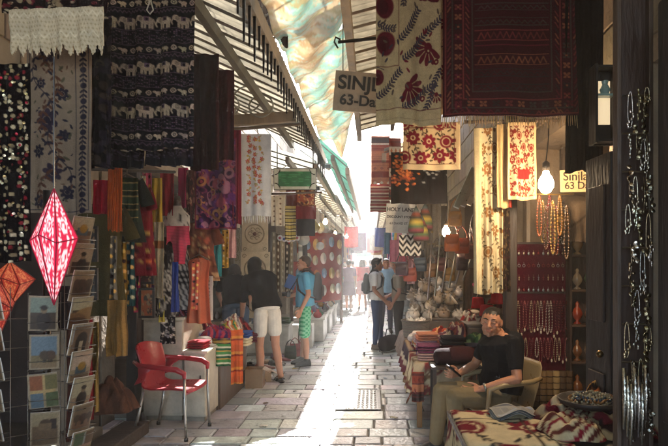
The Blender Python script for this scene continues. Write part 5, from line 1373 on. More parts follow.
L = [('cream embroidered blouse cloth under the green sign', (271, 196, 285, 226), 'c9bfa8', 'cream'), ('small orange red rug under the green sign', (296, 186, 315, 206), '9a4a2c', 'rug'), ('plain dark red rug below the small orange one', (296, 205, 316, 219), '6a161c', 'plain'), ('black shopping bag cloth under the dark red rug', (297, 218, 315, 236), '1c181a', 'plain'), ('yellow and black striped cloth under the green sign', (285, 206, 296, 240), 'b9a45a', 'str'), ('brown red cloth behind the yellow striped one', (286, 190, 297, 208), '5a2018', 'plain')]
for k, (lab, r, c, kind) in enumerate(L):
    w, h = max(14, int((r[2] - r[0]) * 2)), max(16, int((r[3] - r[1]) * 2))
    if kind == 'rug': cv = motley(w, h, hx(c), [hx('c08a4a'), hx('4a1a14'), hx('d0a86a')], 60, (1, 4), k); cv.frame(1, 2, hx('4a1a14'))
    elif kind == 'str': cv = stripes(w, h, [(6, hx(c)), (2, hx('2a241c')), (3, hx('d0c48a')), (2, hx('2a241c'))])
    elif kind == 'cream': cv = Cv(w, h, hx(c)); [cv.ell(6 + (j % 2) * 12, j * 5, 2, 2, hx('6a4a3a')) for j in range(12)]
    else: cv = Cv(w, h, hx(c)).noise(.1, k)
    cloth('hung_cloth', lab, 'textile', r, 8.55 + k * .06, cv, pleat=.012, npl=1.6)
# cream carved arabesque panels
def panel(label, rect, Y, seed, col='b4a88e'):
    A, B = P(rect[0], rect[1], Y), P(rect[2], rect[3], Y); w, h = B.x - A.x, A.z - B.z; g = random.Random(seed)
    t = thing('carved_panel', label, 'panel', ((A.x + B.x) / 2, Y, B.z))
    m = MB(hx(col)); m.box((0, 0, h / 2), (w, .03, h), bev=.004); m.build('board', 'paint', t)
    c = MB(jit(hx('7d705a'), .1)); rows = max(1, int(h / (w * .8)))
    for r_ in range(rows):
        cy = h * (r_ + .5) / rows; R0 = min(w * .36, h / rows * .4)
        c.tube([(R0 * math.cos(a), -.022, cy + R0 * math.sin(a)) for a in [2 * PI * i / 30 for i in range(30)]], .012, 6, closed=True)
        for k in range(6):
            a = k * PI / 3 + seed; p = V(math.cos(a) * R0 * .5, -.020, cy + math.sin(a) * R0 * .5); c.tube([p + V(math.cos(b) * R0 * .26 * (1 - b / 9), 0, math.sin(b) * R0 * .26 * (1 - b / 9)) for b in [i * .5 for i in range(12)]], .008, 5)
        c.ball((0, -.018, cy), (R0 * .22, .014, R0 * .22), 10, 6, hx('5a3a30'))
        for sx in (-1, 1):
            for sz in (-1, 1): p = V(sx * w * .38, -.018, cy + sz * h / rows * .38); c.tube([p + V(math.cos(b) * w * .08 * (1 - b / 10), 0, math.sin(b) * w * .08 * (1 - b / 10)) for b in [i * .6 for i in range(12)]], .007, 5)
    c.build('carving', 'paint', t, True)
    return t
panel('cream carved panel with two medallions, hung below the floral towel', (242, 214, 268, 254), 8.9, 1)
panel('cream carved panel behind the heads of the bending women', (241, 252, 270, 286), 8.7, 2)
panel('lowest cream carved panel beside the black top', (244, 287, 270, 318), 8.8, 3)
panel('narrow carved cream board at the edge of the left shops', (231, 228, 241, 312), 9.4, 4, '8a8272')
t = thing('shop_window', 'glazed display cabinet reflecting light behind the dark haired women', 'cabinet', P(218, 322, 9.3))
A, B = P(204, 222, 9.3), P(233, 322, 9.3); w, h = B.x - A.x, A.z - B.z
m = MB(hx('5a554c')); m.box((0, .25, h / 2), (w, .02, h)); [m.box((sx * w / 2, .12, h / 2), (.04, .26, h)) for sx in (-1, 1)]; [m.box((0, .12, z), (w, .24, .03)) for z in (.02, h * .33, h * .66, h - .02)]; m.build('case', 'paint', t)
gmt = bpy.data.materials.new('pane_glass'); gmt.use_nodes = True; b = gmt.node_tree.nodes['Principled BSDF']; b.inputs['Transmission Weight'].default_value = 1; b.inputs['Roughness'].default_value = .02; b.inputs['IOR'].default_value = 1.1; b.inputs['Base Color'].default_value = (.9, .93, .92, 1); MATS['pane_glass'] = gmt
m = MB((.8, .8, .8)); m.box((0, -.02, h / 2), (w - .045, .006, h - .04)); m.build('pane', 'pane_glass', t)
for i in range(12):
    z = B.z + (.035, h * .33 + .015, h * .66 + .015)[i % 3]
    q = MB(jit(random.choice((hx('9aa09a'), hx('b0a890'), hx('6a7a80'))), .2)); r_ = random.uniform(.03, .05); c0 = V(A.x + .08 + (i // 3) * .10, 9.42, z)
    q.lathe([(r_ * .6, 0), (r_, r_), (r_ * .8, r_ * 2), (r_ * .4, r_ * 2.6), (r_ * .5, r_ * 3.2)], c0, 14); tag(q.build('glass_vase', 'ceramic', None, True), f"pale glass vase on the {('lowest', 'middle', 'top')[i % 3]} shelf of the display cabinet, {('first', 'second', 'third', 'fourth')[i // 3]} from the left", 'vase', 'vases in the display cabinet')
# belts, discs and a bead garland near the man in green shorts
for k in range(5):
    cv = Cv(8, 70, (hx('8a8070'), hx('5a4a3a'), hx('a89a80'), hx('3a302a'), hx('9a8a70'))[k]); [cv.ell(4, j, 1.5, 2, hx('c8bca4')) for j in range(3, 70, 8)]
    cloth('leather_belt', f"{('grey', 'brown', 'cream', 'dark', 'tan')[k]} studded belt hanging beside the man in the blue shirt", 'belt', (272 + k * 4.4, 232 + k * 2, 275.4 + k * 4.4, 292), 9.3, cv, pleat=.004, npl=1, group='belts hanging by the green sign')
for k, (x, y, r) in enumerate(((303, 239, 6.5), (320, 246, 4), (309, 226, 4))): disc_plate(['large white round disc hanging above the man in the blue shirt', 'small cream disc near the red plates', 'small grey disc above the large white one'][k], P(x, y, 9.6), r * 9.6 / F, [hx('c9c6bc'), hx('a9a69c'), hx('d2cfc6')], (.2, -1, 0))
t = thing('bead_garland', 'string of white and blue discs hanging left of the man in the blue shirt', 'garland', P(288, 241, 9.0))
for k in range(5):
    m = MB(hx('d0ccd0')); c = P(280 + k * 4.3, 238 + math.sin(k * .8) * 1.5, 9.0) - P(288, 241, 9.0); m.ball(c, (.045, .02, .045), 12, 8); m.ball(c + V(0, -.016, 0), (.022, .01, .022), 8, 6, hx('4a5aa0') if k % 2 else hx('a04a5a')); m.build('disc', 'ceramic', t, True)
m = MB(hx('5a4a3a')); m.tube([P(276, 233, 9.0) - P(288, 241, 9.0)] + [P(280 + k * 4.3, 238 + math.sin(k * .8) * 1.5, 9.0) - P(288, 241, 9.0) for k in range(5)] + [P(301, 233, 9.0) - P(288, 241, 9.0)], .004, 5); m.build('cord', 'cloth', t, True)
# shoes and boxes on the ground near the women
for k, (x, y, c, rz) in enumerate(((-1.55, 8.35, '2a2220', .2), (-1.62, 8.65, '6a2a20', .4), (-1.50, 8.95, '3a3a3a', .1), (-1.70, 9.1, '8a6a4a', .3), (-1.48, 9.35, '7a1a20', .2), (-1.75, 8.35, '4a3020', .3), (-1.80, 8.8, '1c1c22', .2), (-1.58, 9.65, '5a2a4a', .3))):
    shoes(f"{('black', 'rust', 'charcoal', 'tan', 'red', 'brown', 'navy black', 'plum')[k]} pair of shoes set out on the paving by the women", (x, y, .002), rz, hx(c), 'shoes set out on the paving')
t = cabinet('low white box counter behind the man in green shorts', -2.15, -1.42, 9.85, 10.35, .52, hx('b8b6b0'), doors=1)
for k, (x, c, n_) in enumerate(((-2.0, '7a8aa0', 'blue'), (-1.82, 'c0b8a8', 'cream'), (-1.64, '8a4a4a', 'red'), (-1.5, '4a5a4a', 'green'))):
    folded(f'{n_} folded shirt on the low white box counter', (x, 10.05, .536), (.16, .3, .10), hx(c), 0, 'folded shirts on the white counter', 'shirt', 'folded_shirt')
o = MB(hx('3a6ab0')); o.box(P(291, 282, 9.3), (.16, .02, .22), Matrix.Rotation(R(20), 3, 'Y'), bev=.004); tag(o.build('blue_booklet', 'card'), 'bright blue booklet standing at the left of the man', 'booklet')
for k in range(3):
    q = MB(hx('b8b4ac')); q.box((-1.75 + k * .26, 10.9, .22), (.24, .4, .43), bev=.01); tag(q.build('white_crate', 'paint'), f"{('left', 'middle', 'right')[k]} white crate on the ground behind the man in green shorts", 'crate', 'white crates behind the man')
for k, (x, y, c) in enumerate(((-1.30, 9.75, '8a1c22'), (-1.34, 9.5, '2a3a2a'), (-1.18, 10.0, 'a03a3a'))):
    handbag(f"{('red', 'dark green', 'coral')[k]} small bag standing on the paving left of the man", (x, y, .323), .2, .22, hx(c), .2, .1)
# ------------------------------------------------------------------ right side, near: hanging suzani, carpet and signs
rail('wooden pole carrying the big suzani and the carpet', P(368, -42, 4.0), P(610, -48, 4.0), .02)
SZ = hx('b09a76'); FLW = hx('5c0f22'); LFD = hx('3c3340')
w, h = 150, 300
cv = Cv(w, h, SZ); g = random.Random(2)
cv.line([(52, 0), (52, 195)], 1.6, hx('6a3a34')); cv.line([(0, 196), (52, 196)], 1.6, hx('6a3a34'))
def fan(c, cx, cy, r, rot, fl=FLW):      # a split carnation
    for i in range(7):
        a = rot - 1.5 + i * .5; c.ell(cx + math.cos(a) * r * .55, cy + math.sin(a) * r * .55, r * .52, r * .19, fl, a); c.ell(cx + math.cos(a) * r * .95, cy + math.sin(a) * r * .95, r * .16, r * .13, fl, a)
    for i in range(6):
        a = rot - 1.25 + i * .5; c.line([(cx + math.cos(a) * r * .3, cy + math.sin(a) * r * .3), (cx + math.cos(a) * r * .95, cy + math.sin(a) * r * .95)], 1.3, SZ)
    c.ell(cx, cy, r * .3, r * .3, fl)
for (x, y, r, a) in ((112, 70, 30, -1.2), (120, 160, 30, 2.2), (75, 232, 30, .6), (98, 10, 22, 1), (138, 245, 14, 2)): fan(cv, x, y, r, a)
for (x, y, r) in ((20, 90, 21), (22, 155, 22), (20, 30, 20), (4, 215, 14)):
    cv.ell(x, y, r, r, FLW); cv.ell(x - r * .2, y, r * .62, r * .62, hx('470b1a')); cv.line([(x - r, y - r), (x, y - r * 1.25), (x + r, y - r)], 1.4, LFD)
for (x0, y0, x1, y1) in ((62, 185, 150, 105), (55, 150, 100, 95), (2, 250, 60, 205), (60, 270, 140, 225), (70, 10, 60, 90), (4, 120, 46, 128), (6, 60, 44, 66), (150, 200, 100, 290)): cv.vine(x0, y0, x1, y1, 3, LFD, step=7, wd=1.6, lf=9)
for i in range(40):
    x, y = g.uniform(0, w), g.uniform(0, 260); cv.leaf(x, y, 11, g.uniform(0, 6), g.choice((LFD, hx('6a1a2a'), hx('5a4a40'))))
for i in range(9):
    x, y = g.uniform(8, w), g.uniform(10, 260); cv.tubes = None; cv.ell(x, y, 5.5, 5.5, FLW); cv.ell(x, y, 2, 2, SZ)
cv.rect(0, 272, w, 300, hx('b39c76')); cv.line([(0, 272), (150, 270)], 1.6, hx('6a3a34')); cv.line([(0, 290), (150, 288)], 1, hx('8a745a'))
cloth('suzani_hanging', 'large cream hanging embroidered with split crimson flowers, left of the dark carpet', 'textile', (376, -44, 441, 125), 4.0, cv.noise(.16, 7, 1), pleat=.020, npl=1.8, yaw=R(2))
cv2 = Cv(40, 290, SZ); [fan(cv2, 20 + (k % 2) * 8, 30 + k * 46, 17, k) for k in range(6)]; [cv2.leaf(random.uniform(0, 40), random.uniform(0, 280), 8, random.uniform(0, 6), LFD) for i in range(30)]
cv2.rect(0, 255, 40, 290, hx('a8906c'))
cloth('suzani_hanging', 'second cream crimson hanging showing only as a strip behind the carpet', 'textile', (436, -44, 462, 114), 4.08, cv2, pleat=.012, npl=1)
cv = carpet(180, 260, hx('3a0d18'), [hx('6a2a2c'), hx('3f3230'), hx('7a4634'), hx('2c2024'), hx('5a1626')], 3)
cloth('carpet', 'dark crimson patterned carpet with a pale fringe hanging from the awning', 'carpet', (443, -46, 579, 118), 3.9, cv, pleat=.022, npl=1.2, yaw=R(-3), fringe=.075, fcol=hx('a48a66'), thick=.012, lean=.05, sag=-.0)
cv = suzani(80, 66, hx('ccb48e'), hx('76142a'), hx('4a3a2a'), 24, 10, 6); cv.frame(8, 1.4, hx('5a2a20')); cv.rect(0, 58, 80, 66, hx('ccb48e')); cv.rect(74, 0, 80, 66, hx('ccb48e'))
cloth('small_suzani', 'small square suzani with round crimson flowers glowing in bulb light', 'textile', (403, 122, 460, 170), 4.9, cv, pleat=.016, npl=1.3, mat='thin_cloth')
# SINJLAWI sign
def sign_board(label, rect, Y, board, tilt, lines, ink, name='hanging_sign', yaw=0.0, frame=None):
    A, B = P(rect[0], rect[1], Y), P(rect[2], rect[3], Y); w, h = B.x - A.x, A.z - B.z
    t = thing(name, label, 'sign', ((A.x + B.x) / 2, Y, B.z), yaw)
    M = Matrix.Rotation(tilt, 3, 'Y')
    b = MB(board); b.box((0, 0, h / 2), (w, .018, h), M, None, .003); b.build('board', 'paint', t)
    for (body, size, fx, fz, bold) in lines:
        p = M @ V((fx - .5) * w, -.0105, 0) + V(0, 0, h * fz)
        text(body, size, p, (R(90), tilt, 0), ink, t, 'lettering', bold, 'LEFT')
    return t, w, h
INK = bpy.data.materials.new('dark_ink'); INK.use_nodes = True; INK.node_tree.nodes['Principled BSDF'].inputs['Base Color'].default_value = (*hx('150e0b'), 1); INK.node_tree.nodes['Principled BSDF'].inputs['Roughness'].default_value = .6
t, w, h = sign_board('brown hanging shop sign reading SINJLAWI 63-David, half behind the big suzani', (334, 74, 424, 114), 4.7, hx('8c7a66'), R(5), [('SINJLAWI', .155, .045, .70, .004), ('63-David', .118, .06, .27, .003)], INK)
m = MB(hx('2a2420')); [m.tube([(x, 0, h - .01), (x, 0, h + .55)], .004, 5) for x in (-w * .4, w * .2)]; m.build('hanging_wires', 'metal', t)
m = MB(hx('2c2622')); a = P(338, 42, 4.7); b_ = P(400, 36, 4.7); m.tube([a, b_], .014, 8); m.tube([a + V(0, 0, -.05), a + V(-.03, 0, .0), a + V(-.02, 0, .04), a + V(.02, 0, .02)], .008, 6); tag(m.build('sign_bracket', 'metal', None, True), 'black iron bracket arm above the SINJLAWI sign', 'bracket')
# rugs and shirts farther up the right side
RUG = [hx('c9b8a0'), hx('7a2a20'), hx('b06a4a'), hx('3a2a2a'), hx('8a3a2a')]
cv = kilim(40, 110, hx('8a4a3a'), RUG, 4); cloth('kilim', 'striped rust and cream kilim hanging by the sky gap, upper one', 'rug', (371, 136, 390, 184), 9.6, cv, pleat=.01, npl=1)
cv = stripes(40, 60, [(5, hx('8a2a26')), (3, hx('c9b8a0')), (4, hx('6a1a1e')), (2, hx('a9907a'))]); cloth('kilim', 'red striped kilim hanging by the sky gap, lower one', 'rug', (370, 184, 390, 212), 9.7, cv, pleat=.012, npl=1)
cv = kilim(40, 90, hx('6a2a20'), RUG, 9); cloth('kilim', 'narrow dark kilim between the striped one and the black shirts', 'rug', (389, 138, 401, 200), 9.2, cv, pleat=.01, npl=1)
cv = Cv(56, 60, hx('151216'))
for i in range(160): cv.ell(random.gauss(13, 6), random.gauss(20, 10), 1.5, 1.2, random.choice((hx('b0562e'), hx('c8743a'), hx('7a3a24'))))
for i in range(60): cv.ell(random.gauss(42, 6), random.gauss(16, 7), 1.5, 1, random.choice((hx('9a9a98'), hx('6a6a6c'))))
cloth('shirt_banner', 'black shirts printed with orange and grey, hung side by side under the small suzani', 'shirt', (391, 152, 447, 204), 7.4, cv, pleat=.02, npl=2.4)
WH = bpy.data.materials.new('sign_ink'); WH.use_nodes = True; WH.node_tree.nodes['Principled BSDF'].inputs['Base Color'].default_value = (*hx('26242a'), 1)
t, w, h = sign_board('pale shop sign reading HOLY LAND DISCOUNT STORE below the black shirts', (386, 204, 416, 233), 8.4, hx('b6b4ae'), R(2), [('HOLY LAND', .074, .03, .80, .003), ('DISCOUNT STORE', .046, .03, .55, .002), ('63 DAVID ST.', .046, .12, .32, .001)], WH)
m = MB(hx('2a2420')); [m.tube([(x, 0, h - .01), (x, 0, h + .2)], .004, 5) for x in (-w * .4, w * .4)]; m.build('hanging_wires', 'metal', t)
# knitted caps / bags in bands, zigzag cloth, pink cloths
for k, (x, y) in enumerate(((416, 218), (421, 226), (425, 215))):
    c = P(x, y, 7.9 + k * .1); m = MB(); cols = [hx('2a2a22'), hx('6a2a3a'), hx('3a5a3a'), hx('a08a3a'), hx('2a2a22'), hx('7a3a2a'), hx('4a5a5a'), hx('1a1a1a')]
    m.lathe([(.01, .16), (.04, .10), (.06, .05), (.08, 0), (.095, -.06), (.105, -.12), (.11, -.17), (.10, -.21)][::-1], c, 16, None, cols)
    m.tube([c + V(0, 0, .15), c + V(0, 0, .24)], .005, 5, hx('2a2a22')); tag(m.build('knitted_cap', 'cloth', None, True), f"{('left', 'lower middle', 'right')[k]} banded knitted cap hanging beside the pale HOLY LAND sign", 'hat', 'banded knitted caps')
cv = zigzag(46, 34, hx('1a1a1e'), hx('c9c4bc'), 8, 4); cloth('zigzag_cloth', 'black and white zigzag cloth hanging below the knitted caps', 'textile', (399, 235, 421, 256), 8.3, cv, pleat=.012, npl=1.5)
for k, (a, b, c, d, col, n_) in enumerate(((390, 240, 399, 262, 'c87a8a', 'pink'), (399, 255, 408, 276, 'b85a6a', 'rose'), (407, 256, 418, 284, 'd0a0a4', 'pale pink'), (384, 232, 391, 254, '6a8aa0', 'sky blue'))):
    cv = Cv(16, 34, hx(col)).noise(.08, k); cloth('hanging_scarf', f'{n_} scarf hanging near the zigzag cloth', 'scarf', (a, b, c, d), 8.9 + k * .1, cv, pleat=.02, npl=1.5)
# folded aluminium shutters / rolled sheets
t = thing('folded_awning', 'shiny grey folded metal awning leaning diagonally under the carpet', 'awning', P(466, 210, 6.4))
for k in range(5):
    m = MB(jit(hx('b4b2ae'), .15)); a = P(456 + k * 6.2, 208 - k * 1.5, 6.4 + k * .02); b_ = P(474 + k * 5.0, 168 - k * 1.0, 6.5 + k * .02); m.bar(a - Vector(t.location), b_ - Vector(t.location), .07, .03, None, (0, -1, 0), .008); m.build('slat', 'metal', t)
# leather bags and lamps by the second bulb
bulb('smaller glowing light bulb above the white shells', P(446, 232, 6.9), P(448, 196, 6.9), .046)
bulb('big glowing light bulb beside the yellow shop sign', P(546, 184, 4.35), P(549, 120, 4.35), .058)
for k, (x, y, w_, h_, c, n_) in enumerate(((455, 213, .16, .17, 'b07a42', 'tan leather bag hanging by the smaller bulb'), (452, 236, .18, .20, 'a4521e', 'orange leather bag hanging below the tan one'), (462, 240, .18, .18, '8a3a1a', 'russet leather bag hanging right of the smaller bulb'), (470, 246, .14, .18, '5a2a1a', 'brown leather bag beside the long cream scarf'), (462, 256, .16, .2, '3a2a2a', 'black leather bag low beside the long cream scarf'), (474, 228, .14, .2, '2a2228', 'dark bag above the brown leather one'))):
    handbag(n_, P(x, y - 14, 6.6 + k * .07), w_, h_, hx(c), R(-15 + 9 * k), .14)
# long cream embroidered scarf and floral cloth with red label
cv = suzani(60, 240, hx('cdbf9c'), hx('8a6238'), hx('5a4a34'), 30, 9, 12); cv.rect(0, 0, 16, 240, hx('d4c6a0')); cv.noise(.06, 2)
cloth('long_scarf', 'long cream and gold embroidered scarf hanging at the shop corner', 'scarf', (474, 128, 502, 294), 5.1, cv, pleat=.035, npl=2.2, mat='thin_cloth', top_pinch=-.0)
cv = suzani(60, 100, hx('c4ac8a'), hx('7a2018'), hx('5a2a1c'), 16, 6, 22); cv.frame(0, 5, hx('d0b488')); cv.rect(20, 60, 46, 73, hx('a01c1c'))
cloth('floral_cloth', 'cream cloth thick with small red flowers and a red label patch', 'textile', (508, 122, 536, 200), 4.9, cv, pleat=.024, npl=1.4, mat='thin_cloth')
cv = Cv(24, 100, hx('c8ac7c')); cv.rect(18, 0, 24, 100, hx('8a2a20')); cloth('floral_cloth', 'plain cream cloth with a red edge left of the floral one', 'textile', (497, 124, 512, 208), 5.0, cv, pleat=.02, npl=1.6, mat='thin_cloth')
cv = motley(30, 160, hx('241a16'), [hx('4a3a2a'), hx('3a2020'), hx('5a4a34')], 120, (1, 4), 40); cloth('dark_cloth', 'dark flowered cloth behind the long cream scarf', 'textile', (500, 200, 510, 292), 5.3, cv, pleat=.02, npl=1)
t = thing('wooden_pillar', 'brown wooden pillar between the cream scarf and the necklace board', 'pillar', P(510, 430, 5.45)); m = MB(hx('2c1f18')); m.box((0, 0, 1.5), (.11, .12, 3.0), bev=.006); m.build('post', 'wood', t)
rail('wooden pole at the head of the cream scarf and floral cloth', P(464, 122, 5.05), P(560, 120, 4.95), .016)

# ------------------------------------------------------------------ the jewellery shop: necklace board, shelves, lamps
A, B = P(515, 244, 5.72), P(571, 372, 5.72)
t = thing('velvet_board', 'crimson velvet display board hung with rows of necklaces', 'display board', ((A.x + B.x) / 2, 5.74, B.z)); w, h = B.x - A.x, A.z - B.z
m = MB(hx('43091a')); m.box((0, 0, h / 2), (w, .02, h), bev=.004); m.build('panel', 'cloth', t)
m = MB(hx('2a1a14')); [m.box((sx * (w / 2 + .012), 0, h / 2), (.022, .04, h + .04)) for sx in (-1, 1)]; [m.box((0, 0, z), (w, .04, .018)) for z in (-.011, h + .011, h * .62)]; m.build('frame', 'wood', t)
for r_ in range(4):
    for i in range(11):
        c = random.choice((hx('b0a898'), hx('8a7a6a'), hx('c9b48a'), hx('7a2a2a'), hx('9aa0a0')))
        p = P(519 + i * 4.85, 250 + r_ * 12.2, 5.71); m = MB(c); m.tube([p, p + V(0, -.003, -.02)], .0015, 4)
        k = (i * 3 + r_) % 3
        if k == 0: m.ball(p + V(0, -.004, -.035), (.012, .005, .017), 8, 6)
        elif k == 1: m.tube([p + V(.012 * math.cos(a), -.004, -.034 + .014 * math.sin(a)) for a in [2 * PI * q / 12 for q in range(12)]], .003, 5, closed=True)
        else: m.ball(p + V(0, -.004, -.03), .008, 8, 6); m.ball(p + V(0, -.004, -.05), (.006, .005, .012), 8, 6)
        tag(m.build('earring', 'metal', None, True), 'small pale pendant earring pinned in the upper rows of the velvet board', 'earring', 'earrings pinned on the velvet board')
for r_, (y0, L, n) in enumerate(((301, .30, 16), (338, .22, 14))):
    for i in range(n):
        c = random.choice((hx('6a2a30'), hx('8a4a48'), hx('a89a8c'), hx('5a1a26'), hx('9a8468'), hx('7a3a3a')))
        strand(('slender beaded necklace hanging in the middle row of the velvet board', 'slender beaded necklace hanging in the lowest row of the velvet board')[r_], P(518 + i * (52 / n), y0, 5.70), L * random.uniform(.85, 1.1), c, 16, .0055, 'necklaces on the velvet board', pend=hx('b8a890') if random.random() < .6 else None, loop=.014)
for k in range(9):
    c = random.choice((hx('6a5438'), hx('8a7450'), hx('4a3a2a'), hx('7a4a34'))); p = P(517 + k * 6.5, 402, 5.6); m = MB(); rings = []
    m.tube([p + V(0, 0, -.10), p + V(0, 0, .30)], [.036, .036], 14, c); m.v = [tuple(v) for v in m.v]
    for z in range(6): m.tube([p + V(.0365 * math.cos(a), .0365 * math.sin(a), -.05 + z * .06) for a in [2 * PI * q / 14 for q in range(14)]], .004, 5, jit(hx('2a1a14'), .3), closed=True)
    tag(m.build('rolled_mat', 'cloth', None, True), f"{('first', 'second', 'third', 'fourth', 'fifth', 'sixth', 'seventh', 'eighth', 'ninth')[k]} rolled mat from the wooden pillar, standing under the velvet board", 'rolled mat', 'rolled mats under the velvet board')
t = thing('mat_ledge', 'low wooden ledge under the row of rolled mats', 'ledge', P(543, 440, 5.6) * 1); t.location = (1.62, 5.6, 0)
m = MB(hx('34261c')); m.box((0, 0, .062), (.62, .24, .124), bev=.006); m.build('plank', 'wood', t)
# yellow shop sign
YI = bpy.data.materials.new('brown_ink'); YI.use_nodes = True; YI.node_tree.nodes['Principled BSDF'].inputs['Base Color'].default_value = (*hx('2a1a10'), 1)
t, w, h = sign_board('yellow shop sign reading Sinjlawi 63 David beside the big bulb', (560, 170, 602, 192), 4.9, hx('a48a62'), R(-1), [('Sinjlawi', .105, .06, .70, .001), ('63 David', .085, .10, .28, .001)], YI)
# shelf unit right of the board
A, B = P(572, 228, 5.6), P(600, 430, 5.6)
t = thing('shelf_unit', 'narrow wooden shelves with glass lamps right of the velvet board', 'shelf', ((A.x + B.x) / 2, 5.7, 0)); w = B.x - A.x
m = MB(hx('33231a')); m.box((0, .1, 1.0), (w, .02, 2.0)); m.build('back', 'wood', t)
SHZ = [.25, .62, .98, 1.32, 1.66]
for z in SHZ: m = MB(hx('4a3424')); m.box((0, 0, z), (w, .19, .022), bev=.003); m.build('shelf_board', 'wood', t)
for sx in (-1, 1): m = MB(hx('33231a')); m.box((sx * (w / 2 + .01), 0, 1.0), (.02, .2, 2.0)); m.build('side_panel', 'wood', t)
items = [(.25, '6e421c', 'amber'), (.25, '2a3a6a', 'deep blue'), (.62, '6a4220', 'honey'), (.62, '6a5a4a', 'smoky'), (.98, '7a2c14', 'orange'), (.98, '5a3a2a', 'brown'), (1.32, '8a785e', 'cream'), (1.32, '3a4a3a', 'bottle green'), (1.66, '9a7a4a', 'brass')]
for k, (z, c, n_) in enumerate(items):
    x = (A.x + B.x) / 2 + (-.06 if k % 2 == 0 else .06); s = random.uniform(.8, 1.1); m = MB(hx(c))
    m.lathe([(.035 * s, 0), (.04 * s, .008), (.012 * s, .03), (.045 * s, .07 * s), (.055 * s, .10 * s), (.04 * s, .14 * s), (.014 * s, .17 * s), (.02 * s, .20 * s), (.004, .22 * s)], (x, 5.67, z + .012), 18)
    tag(m.build('glass_lamp', 'ceramic', None, True), f'{n_} glass oil lamp on the narrow wooden shelves', 'lamp', 'oil lamps on the shelves')
# chains of beads under the big bulb and brass lamps
for k in range(9):
    strand(f"{('copper', 'brass', 'brown', 'red', 'gold', 'rust', 'amber', 'dark', 'bronze')[k]} bead chain hanging under the big light bulb", P(539 + k * 3.4, 196 + (k % 3) * 5, 4.9 + (k % 2) * .08), random.uniform(.32, .5), (hx('6a3418'), hx('6a5024'), hx('3a2014'), hx('5a1414'), hx('745a28'), hx('5a2a14'), hx('6e481a'), hx('1f1512'), hx('4a341f'))[k], 20, .009, 'bead chains under the big bulb', loop=.018, mat='ceramic')
rail('thin brass rod carrying the bead chains', P(532, 194, 4.95), P(574, 194, 4.95), .007, 'a07a3a', 'metal')
t = thing('brass_lantern', 'pierced brass lantern hanging beside the bead chains', 'lantern', P(562, 222, 5.1)); m = MB(hx('8a6a34')); m.lathe([(.01, -.12), (.05, -.08), (.075, 0), (.07, .05), (.04, .10), (.02, .16), (.006, .20)], (0, 0, 0), 10); m.build('body', 'metal', t); m = MB(hx('3a2a1a')); m.tube([(0, 0, .2), (0, 0, .6)], .004, 5); m.build('chain', 'metal', t)
cv = Cv(30, 60, hx('5a4a3a')); cv.line([(0, 50), (30, 10)], 2, hx('3a2a1a')); cloth('canvas_cover', 'khaki canvas cover slung in the back of the jewellery shop', 'cover', (560, 196, 600, 242), 5.3, cv, pleat=.03, npl=1.5)
# dark cloth over the shop door and the door leaf itself
cv = Cv(50, 160, hx('181112')).noise(.1, 3); cloth('black_drape', 'black drape hanging right of the carpet over the shop mouth', 'drape', (566, -40, 602, 172), 3.85, cv, pleat=.03, npl=2.2, yaw=R(-12))
t = thing('shop_door', 'dark wooden shop door leaf folded open at the right', 'door', (0, 0, 0)); A = P(592, 150, 3.55); B = P(622, 440, 3.2); t.location = ((A.x + B.x) / 2, 3.4, 0)
m = MB(hx('1a1011')); a = V(A.x, 3.6, 1.12); b_ = V(B.x - .01, 3.28, 1.12); m.bar(a - Vector(t.location), b_ - Vector(t.location), .045, 2.22, None, (0, 0, 1), .006); lf = m.build('leaf', 'wood', t)
m = MB(hx('2a1c1a')); d = (b_ - a).normalized(); n_ = V(d.y, -d.x, 0) * (1 if V(d.y, -d.x, 0).y < 0 else -1)
for z in (.55, 1.65): m.bar(a + d * .06 + n_ * .028 - Vector(t.location) + V(0, 0, z - 1.12), b_ - d * .06 + n_ * .028 - Vector(t.location) + V(0, 0, z - 1.12), .014, .8, None, (0, 0, 1), .004)
sub(lf, 'raised_panels', m, 'wood'); m = MB(hx('6a5434')); m.ball(b_ - d * .05 + n_ * .06 - Vector(t.location) + V(0, 0, -.05), .022); sub(lf, 'knob', m, 'metal', smooth=True)

# ------------------------------------------------------------------ far right edge: lit window and the silver jewellery stand
t = thing('lit_niche', 'small lit shop niche glowing cream at the upper right', 'niche', P(607, 140, 3.3)); A, B = P(599, 76, 3.3), P(617, 150, 3.3); w, h = B.x - A.x, A.z - B.z
m = MB(hx('20160f')); m.box((0, .09, h / 2), (w + .03, .02, h + .03)); [m.box((sx * (w / 2 + .008), .04, h / 2), (.014, .09, h + .03)) for sx in (-1, 1)]; [m.box((0, .04, z), (w, .09, .014)) for z in (0, h)]; m.build('case', 'wood', t)
m = MB((.9, .8, .6)); m.box((0, .075, h * .55), (w - .01, .008, h * .6)); m.build('lit_back', 'shop_glow', t)
m = MB(hx('8aa8a0')); m.box((0, .03, h * .62), (w * .9, .05, .012)); m.lathe([(.02, 0), (.03, .03), (.015, .06), (.02, .08)], (0, .03, h * .63), 14); m.build('glass_shelf', 'ceramic', t)
t = thing('jewellery_stand', 'tall narrow stand hung with glittering silver jewellery at the right edge', 'stand', (1.108, 2.42, 0)); L0 = Vector(t.location)
A, B = P(620, 0, 2.42), P(652, 440, 2.42); w = B.x - A.x
m = MB(hx('3a261c')); m.box((0, .06, 1.45), (w, .03, 2.9), bev=.004); m.build('back_board', 'wood', t)
for x in (-w / 2, w / 2): m = MB(hx('4a382c')); m.box((x, .035, 1.45), (.018, .05, 2.9), bev=.003); m.build('upright', 'wood', t)
for z in [1.02 + .16 * i for i in range(9)]: m = MB(hx('8a7a64')); m.tube([(-w / 2 + .01, .01, z), (w / 2 - .01, .01, z)], .004, 5); m.build('rod', 'metal', t)
k = 0
